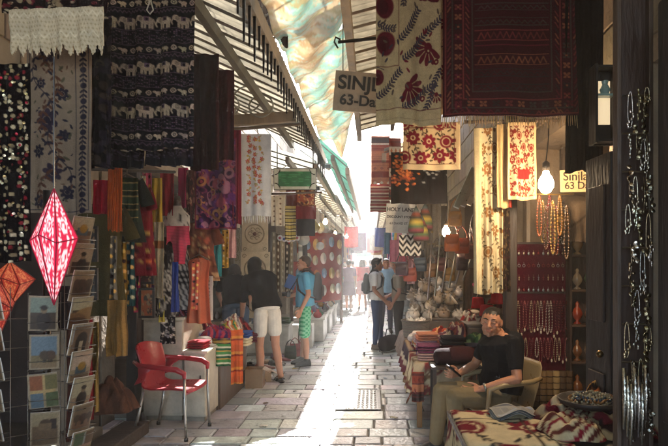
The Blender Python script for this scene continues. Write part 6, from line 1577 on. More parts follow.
for r_ in range(9):
    z = 1.02 + .16 * r_
    for i in range(4):
        x = 1.108 - w / 2 + .025 + i * (w - .05) / 3; k += 1; g = random.Random(k); m = MB(jit(hx(g.choice(('c9c4ba', 'd8d0c0', 'a8987c', 'b8a684'))), .15)); L = g.uniform(.07, .20); p = V(x + g.uniform(-.012, .012), 2.415 - g.uniform(0, .02), z + g.uniform(-.03, .03))
        kind = (k + r_) % 3
        if kind == 0:
            m.tube([p, p + V(.004, -.004, -L * .5), p + V(-.003, 0, -L)], .002, 5)
            for q in range(9): m.ball(p + V(g.uniform(-.012, .012), -.008 - g.uniform(0, .006), -L * (.1 + .1 * q)), (g.uniform(.004, .009), .004, g.uniform(.006, .012)), 6, 5, rot=Matrix.Rotation(g.uniform(-1, 1), 3, 'Z'))
        elif kind == 1:
            for q in range(7): m.lathe([(.001, -.001), (.011, 0), (.010, .002), (.001, .002)], p + V(g.uniform(-.010, .010), -.008 - .002 * q, -.01 - q * L / 7), 10, None, None, axis=(g.uniform(-.8, .8), -1, g.uniform(-.7, .7)))
            m.tube([p, p + V(0, 0, -L)], .0018, 4)
        else:
            m.tube([p + V(.010 * math.sin(a), -.006, -L / 2 + L / 2 * math.cos(a)) for a in [2 * PI * q / 18 for q in range(18)]], .0022, 6, closed=True)
            for q in range(7): m.ball(p + V(.012 * math.sin(q * .9), -.010, -L * (.55 + .07 * q)), (.006, .004, .008), 7, 5)
        tag(m.build('silver_pendant', 'tinsel', None, True), f"{('leftmost', 'second', 'third', 'rightmost')[i]} silver pendant on the {('lowest', 'second', 'third', 'fourth', 'fifth', 'sixth', 'seventh', 'eighth', 'highest')[r_]} rod of the jewellery stand", 'pendant', 'silver pendants on the stand')
for i in range(7):
    m = MB(jit(hx('b8b2a6'), .1)); p = P(624 + i * 3.6, 368 + (i % 3) * 8, 2.36); m.tube([p, p + V(.004, 0, -.12), p + V(0, 0, -.25)], [.008, .010, .005], 8); tag(m.build('silver_tassel', 'tinsel', None, True), f"{('first', 'second', 'third', 'fourth', 'fifth', 'sixth', 'seventh')[i]} silver tassel from the left hanging low on the jewellery stand", 'tassel', 'silver tassels on the stand')
m = MB(hx('5a4a40')); m.box(P(643, 440, 2.2), (.14, .22, .05), Matrix.Rotation(R(14), 3, 'Y'), bev=.01); 
t = thing('display_case', 'black display case filling the right edge of the picture', 'cabinet', (1.22, 1.98, 0)); m = MB(hx('150d0e')); m.box((0, .10, 1.3), (.24, .30, 2.6), bev=.01); m.build('body', 'wood', t)
m = MB(hx('241617')); m.box((-.124, .08, 1.75), (.012, .22, 1.5), bev=.003); m.build('door', 'wood', t)
A = P(662, 280, 2.05); m = MB(hx('8a7260')); m.box((1.02, 1.80, A.z), (.10, .010, .24), None, hx('86705e'), .004); tag(m.build('price_card', 'card'), 'tan card pinned to the black display case', 'card')
m = MB(hx('4a2a24')); m.box((1.03, 1.80, A.z - .21), (.12, .010, .10), None, hx('4a2a24'), .004); tag(m.build('price_card', 'card'), 'dark brown card under the tan one on the black display case', 'card')

# ------------------------------------------------------------------ right side, middle: the goods tables
t = thing('goods_table', 'long wooden goods table covered with cloths behind the seated man', 'table', (.86, 6.9, 0))
m = MB(hx('4a3828')); m.box((0, 0, .60), (.86, 2.7, .035), bev=.006); m.build('tabletop', 'wood', t)
for x in (-.40, .40):
    for y_ in (-1.30, 1.30): m = MB(hx('9a6a34')); m.box((x, y_, .29), (.05, .05, .58), bev=.004); m.build('leg', 'wood', t)
def drape(label, x0, x1, y0, y1, z, hang, cv, name='table_cloth', seed=1, both=True, mat='cloth'):
    """a cloth over a table: flat on top, falling in folds at the alley side (-x) and the near end (-y)"""
    g = random.Random(seed); nu, nv = 60, 60; mb = MB(); ph = g.uniform(0, 6); W_ = x1 - x0; D = y1 - y0
    for j in range(nv):
        for i in range(nu):
            u = -hang + (W_ + hang) * i / (nu - 1); v = -(hang if both else 0) + (D + (hang if both else 0)) * j / (nv - 1)
            x, y_ = x0 + max(u, 0), y0 + max(v, 0); dz = 0
            if u < 0: dz = -u; x = x0 - .012 - .025 * dz / hang * (1 + math.sin(v * 22 + ph)) - .03 * dz / hang
            if v < 0: dz = max(dz, -v) if u >= 0 else math.hypot(u, v) * .9; y_ = y0 - .012 - .025 * (-v) / hang * (1 + math.sin(u * 24 + ph))
            mb.v.append((x, y_, z - dz + .004 * math.sin(u * 20 + v * 13)))
            mb.k.append(tuple(cv.a[int((1 - j / (nv - 1)) * (cv.h - 1)), int(i / (nu - 1) * (cv.w - 1))]))
    mb.f = [(j * nu + i, j * nu + i + 1, (j + 1) * nu + i + 1, (j + 1) * nu + i) for j in range(nv - 1) for i in range(nu - 1)]
    o = mb.build(name, mat, None, True); q = o.modifiers.new('t', 'SOLIDIFY'); q.thickness = .004; q.offset = 1
    return tag(o, label, 'tablecloth')
cv = motley(60, 60, hx('b6a284'), [hx('8a7050'), hx('6a4a3a'), hx('cdbd9c'), hx('7a2a2a')], 120, (2, 5), 3); cv.frame(2, 2, hx('6a2a2a'))
drape('cream flowered tablecloth over the near end of the goods table', .42, 1.28, 5.56, 6.3, .626, .30, cv, seed=3)
cv = stripes(60, 60, [(5, hx('6a2a3a')), (3, hx('c9b8a0')), (6, hx('3a2a3a')), (2, hx('a88a6a'))], False)
drape('wine and cream striped cloth over the middle of the goods table', .415, 1.28, 6.32, 7.2, .630, .26, cv, seed=5, both=False)
cv = Cv(60, 60, hx('8a7a74')).noise(.1, 2); drape('grey mauve cloth over the far end of the goods table', .41, 1.28, 7.22, 8.2, .628, .22, cv, seed=6, both=False)
TZ = .637
st = [(.56, 5.72, 0, 'b8928a', 'dusty pink'), (.56, 5.72, 1, '6a2a4a', 'plum'), (.80, 5.74, 0, '3a1a2a', 'dark wine'), (.80, 5.74, 1, '5a1a24', 'maroon'), (.80, 5.74, 2, '241a20', 'black'), (1.04, 5.74, 0, '4a2a2a', 'brown'), (1.04, 5.74, 1, '2a2a3a', 'slate'),
      (.57, 6.04, 0, '8a5a8a', 'lilac'), (.57, 6.04, 1, 'a8788a', 'mauve'), (.57, 6.04, 2, 'c87a5a', 'coral'), (.81, 6.06, 0, '7a1a2a', 'crimson'), (.81, 6.06, 1, '3a2a4a', 'violet'), (1.06, 6.06, 0, '2a1a1a', 'espresso'), (1.06, 6.06, 1, '5a2a2a', 'russet'),
      (.57, 6.40, 0, 'c8561e', 'orange'), (.57, 6.40, 1, 'b89a9a', 'ash pink'), (.82, 6.42, 0, 'a03a2a', 'brick'), (.82, 6.42, 1, 'b8a088', 'beige'), (.57, 6.74, 0, 'a8a0b0', 'pale lilac'), (.57, 6.74, 1, 'd0c0b8', 'ivory'), (.82, 6.76, 0, '8a6a9a', 'purple'), (1.05, 6.5, 0, '6a2a2a', 'oxblood'), (1.05, 6.5, 1, '2a3a2a', 'dark green')]
for x, y_, l, c, n_ in st:
    folded(f'{n_} folded scarf stacked on the goods table near the seated man', (x, y_, TZ + l * .075), (random.uniform(.20, .235), random.uniform(.25, .29), .078), hx(c), random.uniform(-.12, .12), 'folded scarves on the right goods table', stripe=jit(hx(random.choice(('d8c8b0', '3a1a2a', 'c08a5a', '8a3a4a'))), .2) if random.random() < .35 else None)
for k, (x, y_, c) in enumerate(((.48, 6.98, 'd8d4d0'), (.57, 7.02, '7a9aa0'), (.50, 7.12, 'c9b8b4'), (.66, 6.98, 'a85a6a'), (.63, 7.12, 'dcd6d2'))):
    m = MB(hx(c)); m.ball((x, y_, TZ + .044), (.052, .052, .045), 16, 10); [m.tube([(x + .053 * math.cos(a) * math.cos(b), y_ + .053 * math.sin(a) * math.cos(b), TZ + .044 + .046 * math.sin(b)) for a in [2 * PI * q / 20 for q in range(20)]], .004, 5, jit(hx(c), .2), closed=True) for b in (-.5, 0, .5)]
    tag(m.build('yarn_ball', 'cloth', None, True), f"{('white', 'pale blue', 'blush', 'raspberry', 'ivory')[k]} ball of yarn by the woven basket", 'yarn ball', 'balls of yarn by the basket')
# woven basket
t = thing('wicker_basket', 'round grey woven basket standing on the far end of the goods table', 'basket', (.56, 7.42, TZ)); m = MB(hx('7a7068')); m.lathe([(.13, 0), (.15, .01), (.165, .10), (.175, .20), (.182, .215), (.172, .212), (.155, .10), (.13, .03), (.001, .03)], (0, 0, 0), 32); m.build('body', 'wicker', t, True)
m = MB(hx('8a8076')); [m.tube([((.152 + z * .12) * math.cos(a), (.152 + z * .12) * math.sin(a), z + .004 * math.sin(a * 16 + i * PI)) for a in [2 * PI * q / 64 for q in range(64)]], .0055, 5, jit(hx('80766c'), .2), closed=True) for i, z in enumerate([.015 + .02 * j for j in range(10)])]; m.build('weave', 'wicker', t, True)
m = MB(hx('5a524c')); m.tube([(.18 * math.cos(a), .18 * math.sin(a), .215) for a in [2 * PI * q / 32 for q in range(32)]], .011, 8, closed=True); m.build('rim', 'wicker', t, True)
for i in range(5):
    a = i * 1.25; shell(f"{('first', 'second', 'third', 'fourth', 'fifth')[i]} white sea shell lying in the woven basket, counted clockwise", (.56 + .08 * math.cos(a), 7.42 + .08 * math.sin(a), TZ + .17), .12, jit(hx('c9c4bc'), .1), a, .6, 'shells in the basket')
# crates supporting the shells, hung and heaped white shells
cabinet('grey wooden stand under the heap of white shells', .55, 1.40, 8.3, 9.1, .78, hx('5a5048'), 'wooden_stand', doors=2)
k = 0; rows = ((.60, 8.38, .805), (.82, 8.40, .805), (1.04, 8.42, .805), (1.24, 8.40, .805), (.66, 8.62, .92), (.90, 8.64, .92), (1.14, 8.62, .92), (.72, 8.50, 1.04), (.95, 8.52, 1.05), (1.18, 8.52, 1.04), (.62, 8.8, 1.06), (.85, 8.8, 1.16), (1.08, 8.8, 1.18), (1.28, 8.75, 1.12), (.74, 8.66, 1.22), (.98, 8.66, 1.28), (1.2, 8.66, 1.24))
NM = ('front row', 'second row', 'third row', 'upper row', 'top row')
for (x, y_, z) in rows:
    r_ = 0 if z < .85 else 1 if z < .97 else 2 if z < 1.055 else 3 if z < 1.17 else 4
    k += 1; shell(f"white spiral sea shell in the {NM[r_]} of the heap, {('first', 'second', 'third', 'fourth', 'fifth')[sum(1 for q in rows[:k - 1] if (0 if q[2] < .85 else 1 if q[2] < .97 else 2 if q[2] < 1.055 else 3 if q[2] < 1.17 else 4) == r_)]} from the left", (x, y_, z), random.uniform(.17, .23), jit(random.choice((hx('b8b0a6'), hx('9c948a'), hx('c6beb4'), hx('746a60'), hx('a08c78'))), .08), random.uniform(0, 6), random.uniform(-.7, .7), 'heaped white sea shells')
t = thing('tiered_stand', 'dark tiered stand holding the upper shells', 'stand', (.98, 8.75, .79))
for z, d in ((.05, .44), (.20, .30), (.34, .20)): m = MB(hx('4a423a')); m.box((0, .12 - d / 6, z), (.78, d, .05), bev=.006); m.build('tier', 'wood', t)
m = MB(hx('3a332d')); [m.box((x, .20, .18), (.03, .05, .36)) for x in (-.36, .36)]; m.build('support', 'wood', t)
for k, (x, y_, c, n_) in enumerate(((402, 262, '3a2430', 'plum'), (410, 268, '8a3a2a', 'brick'), (420, 258, '2a3a4a', 'slate blue'), (431, 264, '6a4a2a', 'tan'), (441, 258, '4a1a22', 'maroon'), (449, 268, '8a6a3a', 'honey'), (437, 248, '26221f', 'black'), (414, 246, '7a4a5a', 'dusky rose'))):
    handbag(f'{n_} woven bag hanging over the white shells', P(x, y_ - 10, 8.35 + .03 * k), .20, .20, hx(c), R(-20 + 7 * k), .14, 'woven bags hung over the shells')
# grey swords / tubes leaning behind the shells, mirrors
for k in range(6):
    m = MB(jit(hx('8a8680'), .15)); a = P(428 + k * 7, 300 - k * 4, 7.9 + k * .05); b_ = P(432 + k * 8.5, 232 + k * 3, 8.1); m.tube([a, b_], [.014, .010], 8); m.ball(b_, .02, 8, 6, hx('6a5a3a')); m.bar(a.lerp(b_, .82) - V(.05, 0, 0), a.lerp(b_, .82) + V(.05, 0, 0), .014, .014, hx('7a6a4a'))
    tag(m.build('ornamental_sword', 'metal', None, True), f"{('first', 'second', 'third', 'fourth', 'fifth', 'sixth')[k]} ornamental sword from the left standing behind the white shells", 'sword', 'swords standing behind the shells')
for k, (x0, y0, x1, y1, c) in enumerate(((424, 204, 432, 268, '4a423a'), (432, 204, 441, 262, '6a6258'), (415, 250, 424, 300, '3a3432'), (463, 268, 474, 312, '4a3a30'), (440, 206, 447, 262, '3a322c'))):
    cv = Cv(14, 70, hx(c)).noise(.15, k); cv.rect(0, 0, 2, 70, jit(hx(c), .4)); cloth('hanging_scarf', f"{('dark grey', 'pale grey', 'charcoal', 'brown', 'smoky')[k]} scarf hanging over the white shells", 'scarf', (x0, y0, x1, y1), 8.9 + .05 * k, cv, pleat=.02, npl=1.5)
# the back of the table: stringed instrument, bottle green bag, striped hats, fezzes
t = thing('lute', 'long necked wooden lute leaning at the back of the goods table', 'instrument', P(458, 338, 6.5)); L0 = Vector(t.location); d = (P(478, 296, 6.7) - L0).normalized(); s_ = V(0, -1, 0); a_ = d.cross(s_).normalized(); L = .62
m = MB(hx('9a6a2e')); m.loft([(d * (L * f), a_ * .085 * k_, s_ * .05 * k_) for f, k_ in ((0, .15), (.03, .6), (.12, .95), (.25, 1), (.36, .72), (.46, .38), (.5, .22))], 16); m.build('bowl', 'wood', t, True)
m = MB(hx('4a2c18')); m.bar(d * .27, d * .72, .028, .022, None, s_, .003); m.build('neck', 'wood', t); m = MB(hx('2a1a12')); m.bar(d * .72, d * .80 + s_ * -.05, .034, .02, None, s_, .003); m.build('pegbox', 'wood', t)
t = thing('hookah_bottle', 'dark green glass bottle lying on the goods table behind the stacked scarves', 'bottle', P(468, 338, 6.1)); d = V(.75, .2, .55).normalized(); m = MB(hx('1c3a26')); m.lathe([(.03, 0), (.052, .01), (.055, .12), (.045, .17), (.018, .22), (.016, .30), (.02, .31)], (0, 0, 0), 18, axis=d); m.build('body', 'ceramic', t, True)
m = MB(hx('8a6a3a')); m.lathe([(.018, .305), (.024, .31), (.022, .34), (.002, .345)], (0, 0, 0), 14, axis=d); m.build('cap', 'metal', t, True)
FEZ = [(487, 308, 6.0, .078, 'bright red fez in front on the hat heap'), (478, 300, 6.3, .07, 'darker red fez at the back of the hat heap'), (497, 296, 6.35, .07, 'red fez half behind the cream scarf end')]
for x, y_, Y, r_, lab in FEZ:
    t = thing('fez', lab, 'hat', P(x, y_ + 8, Y)); m = MB(hx('9a0f1a')); m.lathe([(r_ * 1.05, 0), (r_ * 1.04, .01), (r_ * .86, .105), (r_ * .80, .115), (.002, .117)], (0, 0, 0), 26); m.build('body', 'cloth', t, True)
    m = MB(hx('1a1416')); m.tube([(0, 0, .118), (r_ * .5, -.02, .125), (r_ * .9, -.03, .10), (r_ * .98, -.035, .03)], .005, 6); m.build('tassel', 'cloth', t, True)
for k, (x, y_, Y) in enumerate(((467, 322, 6.35), (477, 326, 6.15), (486, 326, 6.3), (474, 312, 6.6), (492, 322, 6.05))):
    c = P(x, y_ + 7, Y); m = MB(); a, b_ = hx(('b8b0a8', '6a2a2a', '3a3a3a', 'a89a8a', '5a2a1a')[k]), hx(('2a2a2e', 'c9b89a', '8a8a8a', '4a2a2a', 'c0a070')[k])
    m.lathe([(.085, 0), (.09, .02), (.09, .045), (.086, .06), (.08, .075), (.065, .09), (.04, .10), (.002, .103)], (0, 0, 0), 20, None, [a, b_, a, b_, a, b_, a, a]); o = m.build('knitted_cap', 'cloth', None, True, origin=(0, 0, 0)); o.location = c; o.rotation_euler = (.3, -.5 + .2 * k, 0)
    tag(o, f"{('pale striped', 'dark red banded', 'charcoal banded', 'beige banded', 'brown and tan')[k]} knitted cap heaped below the red fezzes", 'hat', 'knitted caps heaped by the fezzes')
cabinet('dark crate carrying the hats behind the seated man', .98, 1.36, 5.92, 6.75, .95, hx('3a2c24'), 'wooden_crate', doors=1)
hat('pink and green brimmed felt hat behind the red fezzes', P(481, 288, 6.5), .08, .10, hx('b03a5a'), .35, band=hx('2a6a3a'), tilt=.5)
cv = kilim(40, 50, hx('5a2a2a'), RUG, 14); cloth('hanging_rug', 'narrow patterned rug hanging off the table beside the seated man', 'rug', (412, 372, 424, 402), 5.5, cv, pleat=.012, npl=1)
HP = [((458, 338, 6.1), (.34, .30, .20), ['6a2a3a', 'b8a48a', '3a2030', '8a4a3a'], 'wine and sand striped scarf heap beside the lute'), ((470, 326, 6.35), (.34, .26, .20), ['c0b09a', '5a4a44', '8a2a2a', 'a89a8a'], 'cream and grey striped scarf heap under the fezzes'), ((488, 328, 6.2), (.30, .26, .18), ['3a2a2a', '9a7a5a', '5a1a22'], 'dark brown and tan scarf heap under the fezzes'), ((478, 344, 5.9), (.34, .26, .16), ['24402c', '1c2a20', '5a6a44'], 'bottle green scarf heap behind the seated man'), ((444, 342, 6.1), (.36, .3, .14), ['b06a5a', 'd0b8a4', '6a3a4a'], 'dusty coral scarf heap on the goods table'), ((430, 350, 5.95), (.32, .26, .10), ['8a6a8a', 'c8b4bc', '4a3a5a'], 'lilac striped scarf heap at the alley edge of the goods table'), ((440, 336, 6.7), (.36, .3, .12), ['a83a2a', 'd8a06a', '6a1a1a'], 'orange red scarf heap in the middle of the goods table'), ((497, 306, 6.55), (.24, .22, .2), ['7a1420', '2a1a20', 'b09070'], 'crimson scarf heap behind the red fezzes')]
for k, (q, sz, cs, lab) in enumerate(HP):
    heap(lab, P(*q) + V(0, 0, -.02), sz, [hx(c) for c in cs], k, 'scarf', 'scarf_heap', 50 + k)
# dark bags and hanging clothes behind the seated man
for k, (x, y_, c) in enumerate(((448, 352, '2a1a1e'), (462, 350, '3a1c1e'))): 
    folded(f"{('black', 'dark brown')[k]} leather case standing behind the seated man's arm", P(x, y_ + 12, 5.35), (.24, .2, .13), hx(c), .1, None, 'case', 'leather_case', layers=1)
t = thing('case_table', 'small dark side table under the leather cases', 'table', (P(455, 364, 5.35).x, 5.35, 0)); zt = P(455, 364, 5.35).z
m = MB(hx('2e211a')); m.box((0, 0, zt - .015), (.46, .30, .028), bev=.004); m.build('tabletop', 'wood', t)
for x in (-.20, .20):
    for y_ in (-.12, .12): m = MB(hx('2e211a')); m.box((x, y_, (zt - .03) / 2), (.03, .03, zt - .03)); m.build('leg', 'wood', t)

# ------------------------------------------------------------------ right foreground: table with suzani, newspaper, beads
t = thing('front_table', 'low table in the right foreground under crimson flowered cloths', 'table', (.95, 3.12, 0)); m = MB(hx('33241c')); m.box((0, 0, .69), (1.0, .74, .03), bev=.006); m.build('tabletop', 'wood', t)
for x in (-.46, .46):
    for y_ in (-.33, .33): m = MB(hx('33241c')); m.box((x, y_, .335), (.05, .05, .67)); m.build('leg', 'wood', t)
cv = suzani(90, 90, hx('c9b690'), hx('6a1022'), hx('3a3430'), 30, 11, 4); cv.frame(3, 1.5, hx('6a1022')); cv.frame(16, 1.2, hx('4a3a30'))
drape('cream cloth with round crimson flowers over the foreground table', .48, .98, 2.78, 3.44, .715, .40, cv, 'flowered_cloth', 8)
heap('dark red and cream flowered cloth bunched at the back of the foreground table', (1.16, 3.30, .708), (.52, .34, .15), [hx('5a0f1e'), hx('b8a484'), hx('4a1a22'), hx('9a8464')], .3, 'cloth', 'crumpled_cloth', 31)
heap('black and crimson flowered cloth bunched at the right of the foreground table', (1.30, 3.02, .708), (.34, .40, .13), [hx('2a1418'), hx('6a1a26'), hx('a8906c')], .8, 'cloth', 'crumpled_cloth', 32)
heap('cream and brown cloth rumpled in the middle of the foreground table', (1.04, 3.0, .72), (.40, .34, .11), [hx('b5a27e'), hx('5a2a24'), hx('cdb992'), hx('7a1a28')], 1.4, 'cloth', 'crumpled_cloth', 33)
heap('patterned orange and black cloth at the back right of the foreground table', (1.36, 3.42, .71), (.3, .26, .2), [hx('8a4a22'), hx('2a1c18'), hx('b88a4a'), hx('4a1a18')], .5, 'cloth', 'crumpled_cloth', 34)
t = thing('newspaper', 'folded newspaper lying on the flowered cloth of the foreground table', 'newspaper', (.80, 3.30, .724), R(12))
cv = Cv(60, 50, hx('8f8a80'))
for c_ in range(4):
    for j in range(10, 48, 2):
        if random.random() < .9: cv.rect(3 + c_ * 14, j, 3 + c_ * 14 + random.randint(8, 12), j + 1, hx('6a6a70'))
cv.rect(3, 3, 40, 7, hx('4a4a52')); cv.rect(32, 14, 57, 30, hx('7a86a0')); cv.rect(5, 30, 28, 44, hx('9aa0ac'))
for lay in range(3):
    q = MB(); q.v = [((i / 59 - .5) * .25 + lay * .006, (.5 - j / 49) * .18 + lay * .004, lay * .010 + .025 * math.exp(-((i / 59 - .55) * 4) ** 2) + .012 * math.sin(j * .12 + i * .1)) for j in range(50) for i in range(60)]; q.k = (cv.a * (1 - .06 * lay)).reshape(-1, 3).tolist(); q.f = [(j * 60 + i, (j + 1) * 60 + i, (j + 1) * 60 + i + 1, j * 60 + i + 1) for j in range(49) for i in range(59)]
    so = q.build('sheet', 'paper', t, True); md = so.modifiers.new('t', 'SOLIDIFY'); md.thickness = .0015
t = thing('bead_tray', 'dark tray of tangled bead strings on the foreground table', 'tray', (1.20, 3.16, .82), R(10)); m = MB(hx('241814')); m.lathe([(.15, 0), (.17, .012), (.18, .035), (.172, .035), (.16, .016), (.001, .012)], (0, 0, 0), 28); m.build('dish', 'wood', t, True)
for k in range(7):
    m = MB(random.choice((hx('1c1a22'), hx('5a1620'), hx('8a5a2a'), hx('2a3a4a'), hx('9a8a6a')))); r0 = random.uniform(.05, .12)
    for i in range(36): a = 2 * PI * i / 36; m.ball((r0 * math.cos(a) + .02 * math.sin(a * 3 + k), r0 * math.sin(a) * .9, .026 + .010 * (k % 4) + .006 * math.sin(a * 5)), .008, 6, 4)
    o = m.build('bead_string', 'ceramic', None, True, origin=(0, 0, 0)); o.location = (1.20 , 3.16, .82); tag(o, f"{('black', 'wine', 'amber', 'navy', 'bone', 'dark', 'mixed')[k]} bead string coiled in the dark tray", 'bead string', 'bead strings in the tray')
# ------------------------------------------------------------------ farther down the alley
COLN = [('red', 'b02a2e'), ('white', 'cfcac4'), ('blue', '34508c'), ('pink', 'c8808e'), ('black', '201c20'), ('orange', 'c0662a'), ('green', '3a6a4a'), ('purple', '5a3468'), ('cream', 'c8b898'), ('turquoise', '4a9a9a'), ('wine', '5a1826'), ('mustard', 'b8923a'), ('grey', '7a7876'), ('sky blue', '7aa0c0'), ('brown', '5a4030')]
# the wall of red plates on the left
BR = R(-25); BC = V(-1.30, 14.0, .62)
t = thing('plate_board', 'red cloth covered board hung with round plates down the left side', 'display board', BC, BR); m = MB(hx('8a2a22')); m.box((0, 0, .85), (.05, 2.3, 1.7), bev=.008); m.build('panel', 'cloth', t)
for y_ in (-1.18, 1.18): m = MB(hx('5a3a28')); m.box((0, y_, .55), (.06, .06, 2.35)); m.build('post', 'wood', t)
PN = [('white', 'd0ccc0', '8a3a2a'), ('yellow', 'c9a04a', '7a2a1a'), ('cream', 'c8b890', '4a5a8a'), ('orange', 'c0703a', 'd8d0b8'), ('red rimmed', 'c9c0b0', 'a02a22'), ('blue', '6a86a8', 'd0ccc0')]
OR5 = ('first', 'second', 'third', 'fourth', 'fifth', 'sixth')
for r_ in range(4):
    for i in range(6):
        n_, a, b_ = PN[(i * 2 + r_ * 5) % 6]; rr = (.12, .14, .11, .13)[(i + r_) % 4]
        disc_plate(f"{n_} plate, {OR5[i]} along the {('lowest', 'second', 'third', 'top')[r_]} row of the red board", BC + Matrix.Rotation(BR, 3, 'Z') @ V(.032, -.95 + i * .38 + random.uniform(-.05, .05), .30 + r_ * .38 + random.uniform(-.06, .06)), rr, [hx(a), hx(b_), jit(hx(a), .15)], Matrix.Rotation(BR, 3, 'Z') @ V(1, 0, .02), 'plates on the red board')
for k, (y_, n_, c) in enumerate(((12.6, 'small brass', 'a08a4a'), (13.9, 'cream paper', 'c8b890'), (15.2, 'white glass', 'c8c4b8'))):
    m = MB(hx(c)); c0 = V(-1.25, y_, 2.35 + .05 * k); m.lathe([(.03, -.11), (.09, -.06), (.12, 0), (.10, .07), (.04, .12), (.015, .15)], c0, 18); m.tube([c0 + V(0, 0, .15), c0 + V(0, 0, .95)], .004, 5, hx('3a3028')); tag(m.build('hanging_lantern', 'ceramic', None, True), f'{n_} lantern hanging above the red plate board', 'lantern')
# poles along both sides carrying goods
for s, X, lab in ((-1, -1.15, 'left'), (1, .62, 'right')):
    for k, (y0, y1) in enumerate(((11.0, 16.0), (16.2, 22.5), (22.8, 33.0))):
        X = -1.6 if (s < 0 and k == 0) else (-1.15 if s < 0 else .62)
        rail(f"{('nearer', 'middle', 'farthest')[k]} of the thin poles hung with goods down the {lab} side of the alley", (X, y0, 2.62), (X, y1, 2.62), .014)
        for y_, e_ in ((y0 + .3, 'near'), (y1 - .3, 'far')): m = MB(hx('6a5a4a')); m.tube([(X + s * .02, y_, 2.60), (X + s * .02, y_, 3.3)], .008, 5); tag(m.build('rail_hanger', 'metal', None, True), f"iron hanger at the {e_} end of the {('nearer', 'middle', 'farthest')[k]} {lab} pole of goods", 'hanger')
kinds = ('dress', 'shirt', 'scarf', 'bag', 'shawl')
used = {}
def far_item(side, X, y_, z, i):
    n_, c = random.choice(COLN); kd = random.choice(kinds); c = jit(hx(c), .12)
    used[(side, n_, kd)] = used.get((side, n_, kd), 0) + 1; q = used[(side, n_, kd)]
    nth = ('nearest', 'second', 'third', 'fourth', 'fifth', 'sixth', 'seventh', 'eighth')[min(q - 1, 7)]
    lab = f"{nth} {n_} {kd} from the near end along the {side} goods poles"
    yaw = R(90) + random.uniform(-.5, .5); grp = f'goods hung down the {side} side of the alley'
    if kd == 'dress': garment(lab, (X, y_, z), .40, random.uniform(.75, 1.0), c, yaw, .2, group=grp, seed=i + 100, col2=jit(c, .4), hook=.10)
    elif kd == 'shirt': garment(lab, (X, y_, z), .42, random.uniform(.5, .62), c, yaw, .22, flare=.95, group=grp, cat='shirt', name='hanging_shirt', seed=i + 100, hook=.10)
    elif kd == 'bag': handbag(lab, (X, y_, z + .1), .30, .30, c, yaw, .22, grp)
    else:
        h = random.uniform(.6, 1.1); w = .16 if kd == 'scarf' else .42; nu = 14; nv = 26; m = MB(); ph = random.uniform(0, 6); st_ = random.random() < .5; c2 = jit(hx(random.choice(COLN)[1]), .1); ca, sa = math.cos(yaw), math.sin(yaw)
        for j in range(nv):
            for a in range(nu):
                u = (a / (nu - 1) - .5) * w; d = .03 * math.sin(a * 1.1 + ph + j * .06) * (.3 + .7 * j / nv); m.v.append((X + u * ca - d * sa, y_ + u * sa + d * ca, z + .1 - h * j / (nv - 1))); m.k.append(c2 if st_ and (j // 3) % 3 == 0 else c)
        m.f = [(j * nu + a, j * nu + a + 1, (j + 1) * nu + a + 1, (j + 1) * nu + a) for j in range(nv - 1) for a in range(nu - 1)]
        o = m.build('hanging_scarf' if kd == 'scarf' else 'hanging_shawl', 'cloth', None, True); sd = o.modifiers.new('t', 'SOLIDIFY'); sd.thickness = .006
        tag(o, lab, kd, grp)
i = 0
for side, X0 in (('left', -1.15), ('right', .62)):
    y_ = 11.1
    while y_ < 32.6:
        i += 1; far_item(side, -1.6 if side == 'left' and y_ < 16 else X0, y_, 2.48, i); y_ += random.uniform(.34, .5) * (1 if y_ < 20 else 1.6)
# lower racks with clothes standing on the paving
for s, X, lab in ((-1, -1.35, 'left'), (1, .80, 'right')):
    for k, y0 in enumerate((16.4, 19.2, 22.5, 26.0) if s < 0 else (11.6, 13.8, 17.0, 20.5, 24.5)):
        t = thing('clothes_rack', f"{('nearest', 'second', 'third', 'fourth', 'fifth')[k]} metal clothes rack standing down the {lab} side", 'rack', (X, y0 + .8, 0)); m = MB(hx('7a7670')); m.tube([(0, -.8, 0), (0, -.8, 1.5), (0, .8, 1.5), (0, .8, 0)], .014, 8); [m.tube([(-.22, y_, .02), (.22, y_, .02)], .014, 8) for y_ in (-.8, .8)]; m.build('frame', 'metal', t, True)
        for q in range(6):
            n_, c = random.choice(COLN); used[(lab, 'r', n_, k)] = used.get((lab, 'r', n_, k), 0) + 1; u_ = used[(lab, 'r', n_, k)]
            garment(f"{n_} garment on the {('nearest', 'second', 'third', 'fourth', 'fifth')[k]} rack down the {lab} side" + ('' if u_ == 1 else f", {('', '', 'second', 'third', 'fourth', 'fifth', 'sixth')[u_]} such"), (X, y0 + .15 + q * .26, 1.40), .42, random.uniform(.6, .95), jit(hx(c), .12), random.uniform(-.25, .25), .22, group=f'garments on the {lab} racks', cat='garment', name='hanging_garment', seed=i * 9 + q, col2=jit(hx(c), .5), hook=.10)
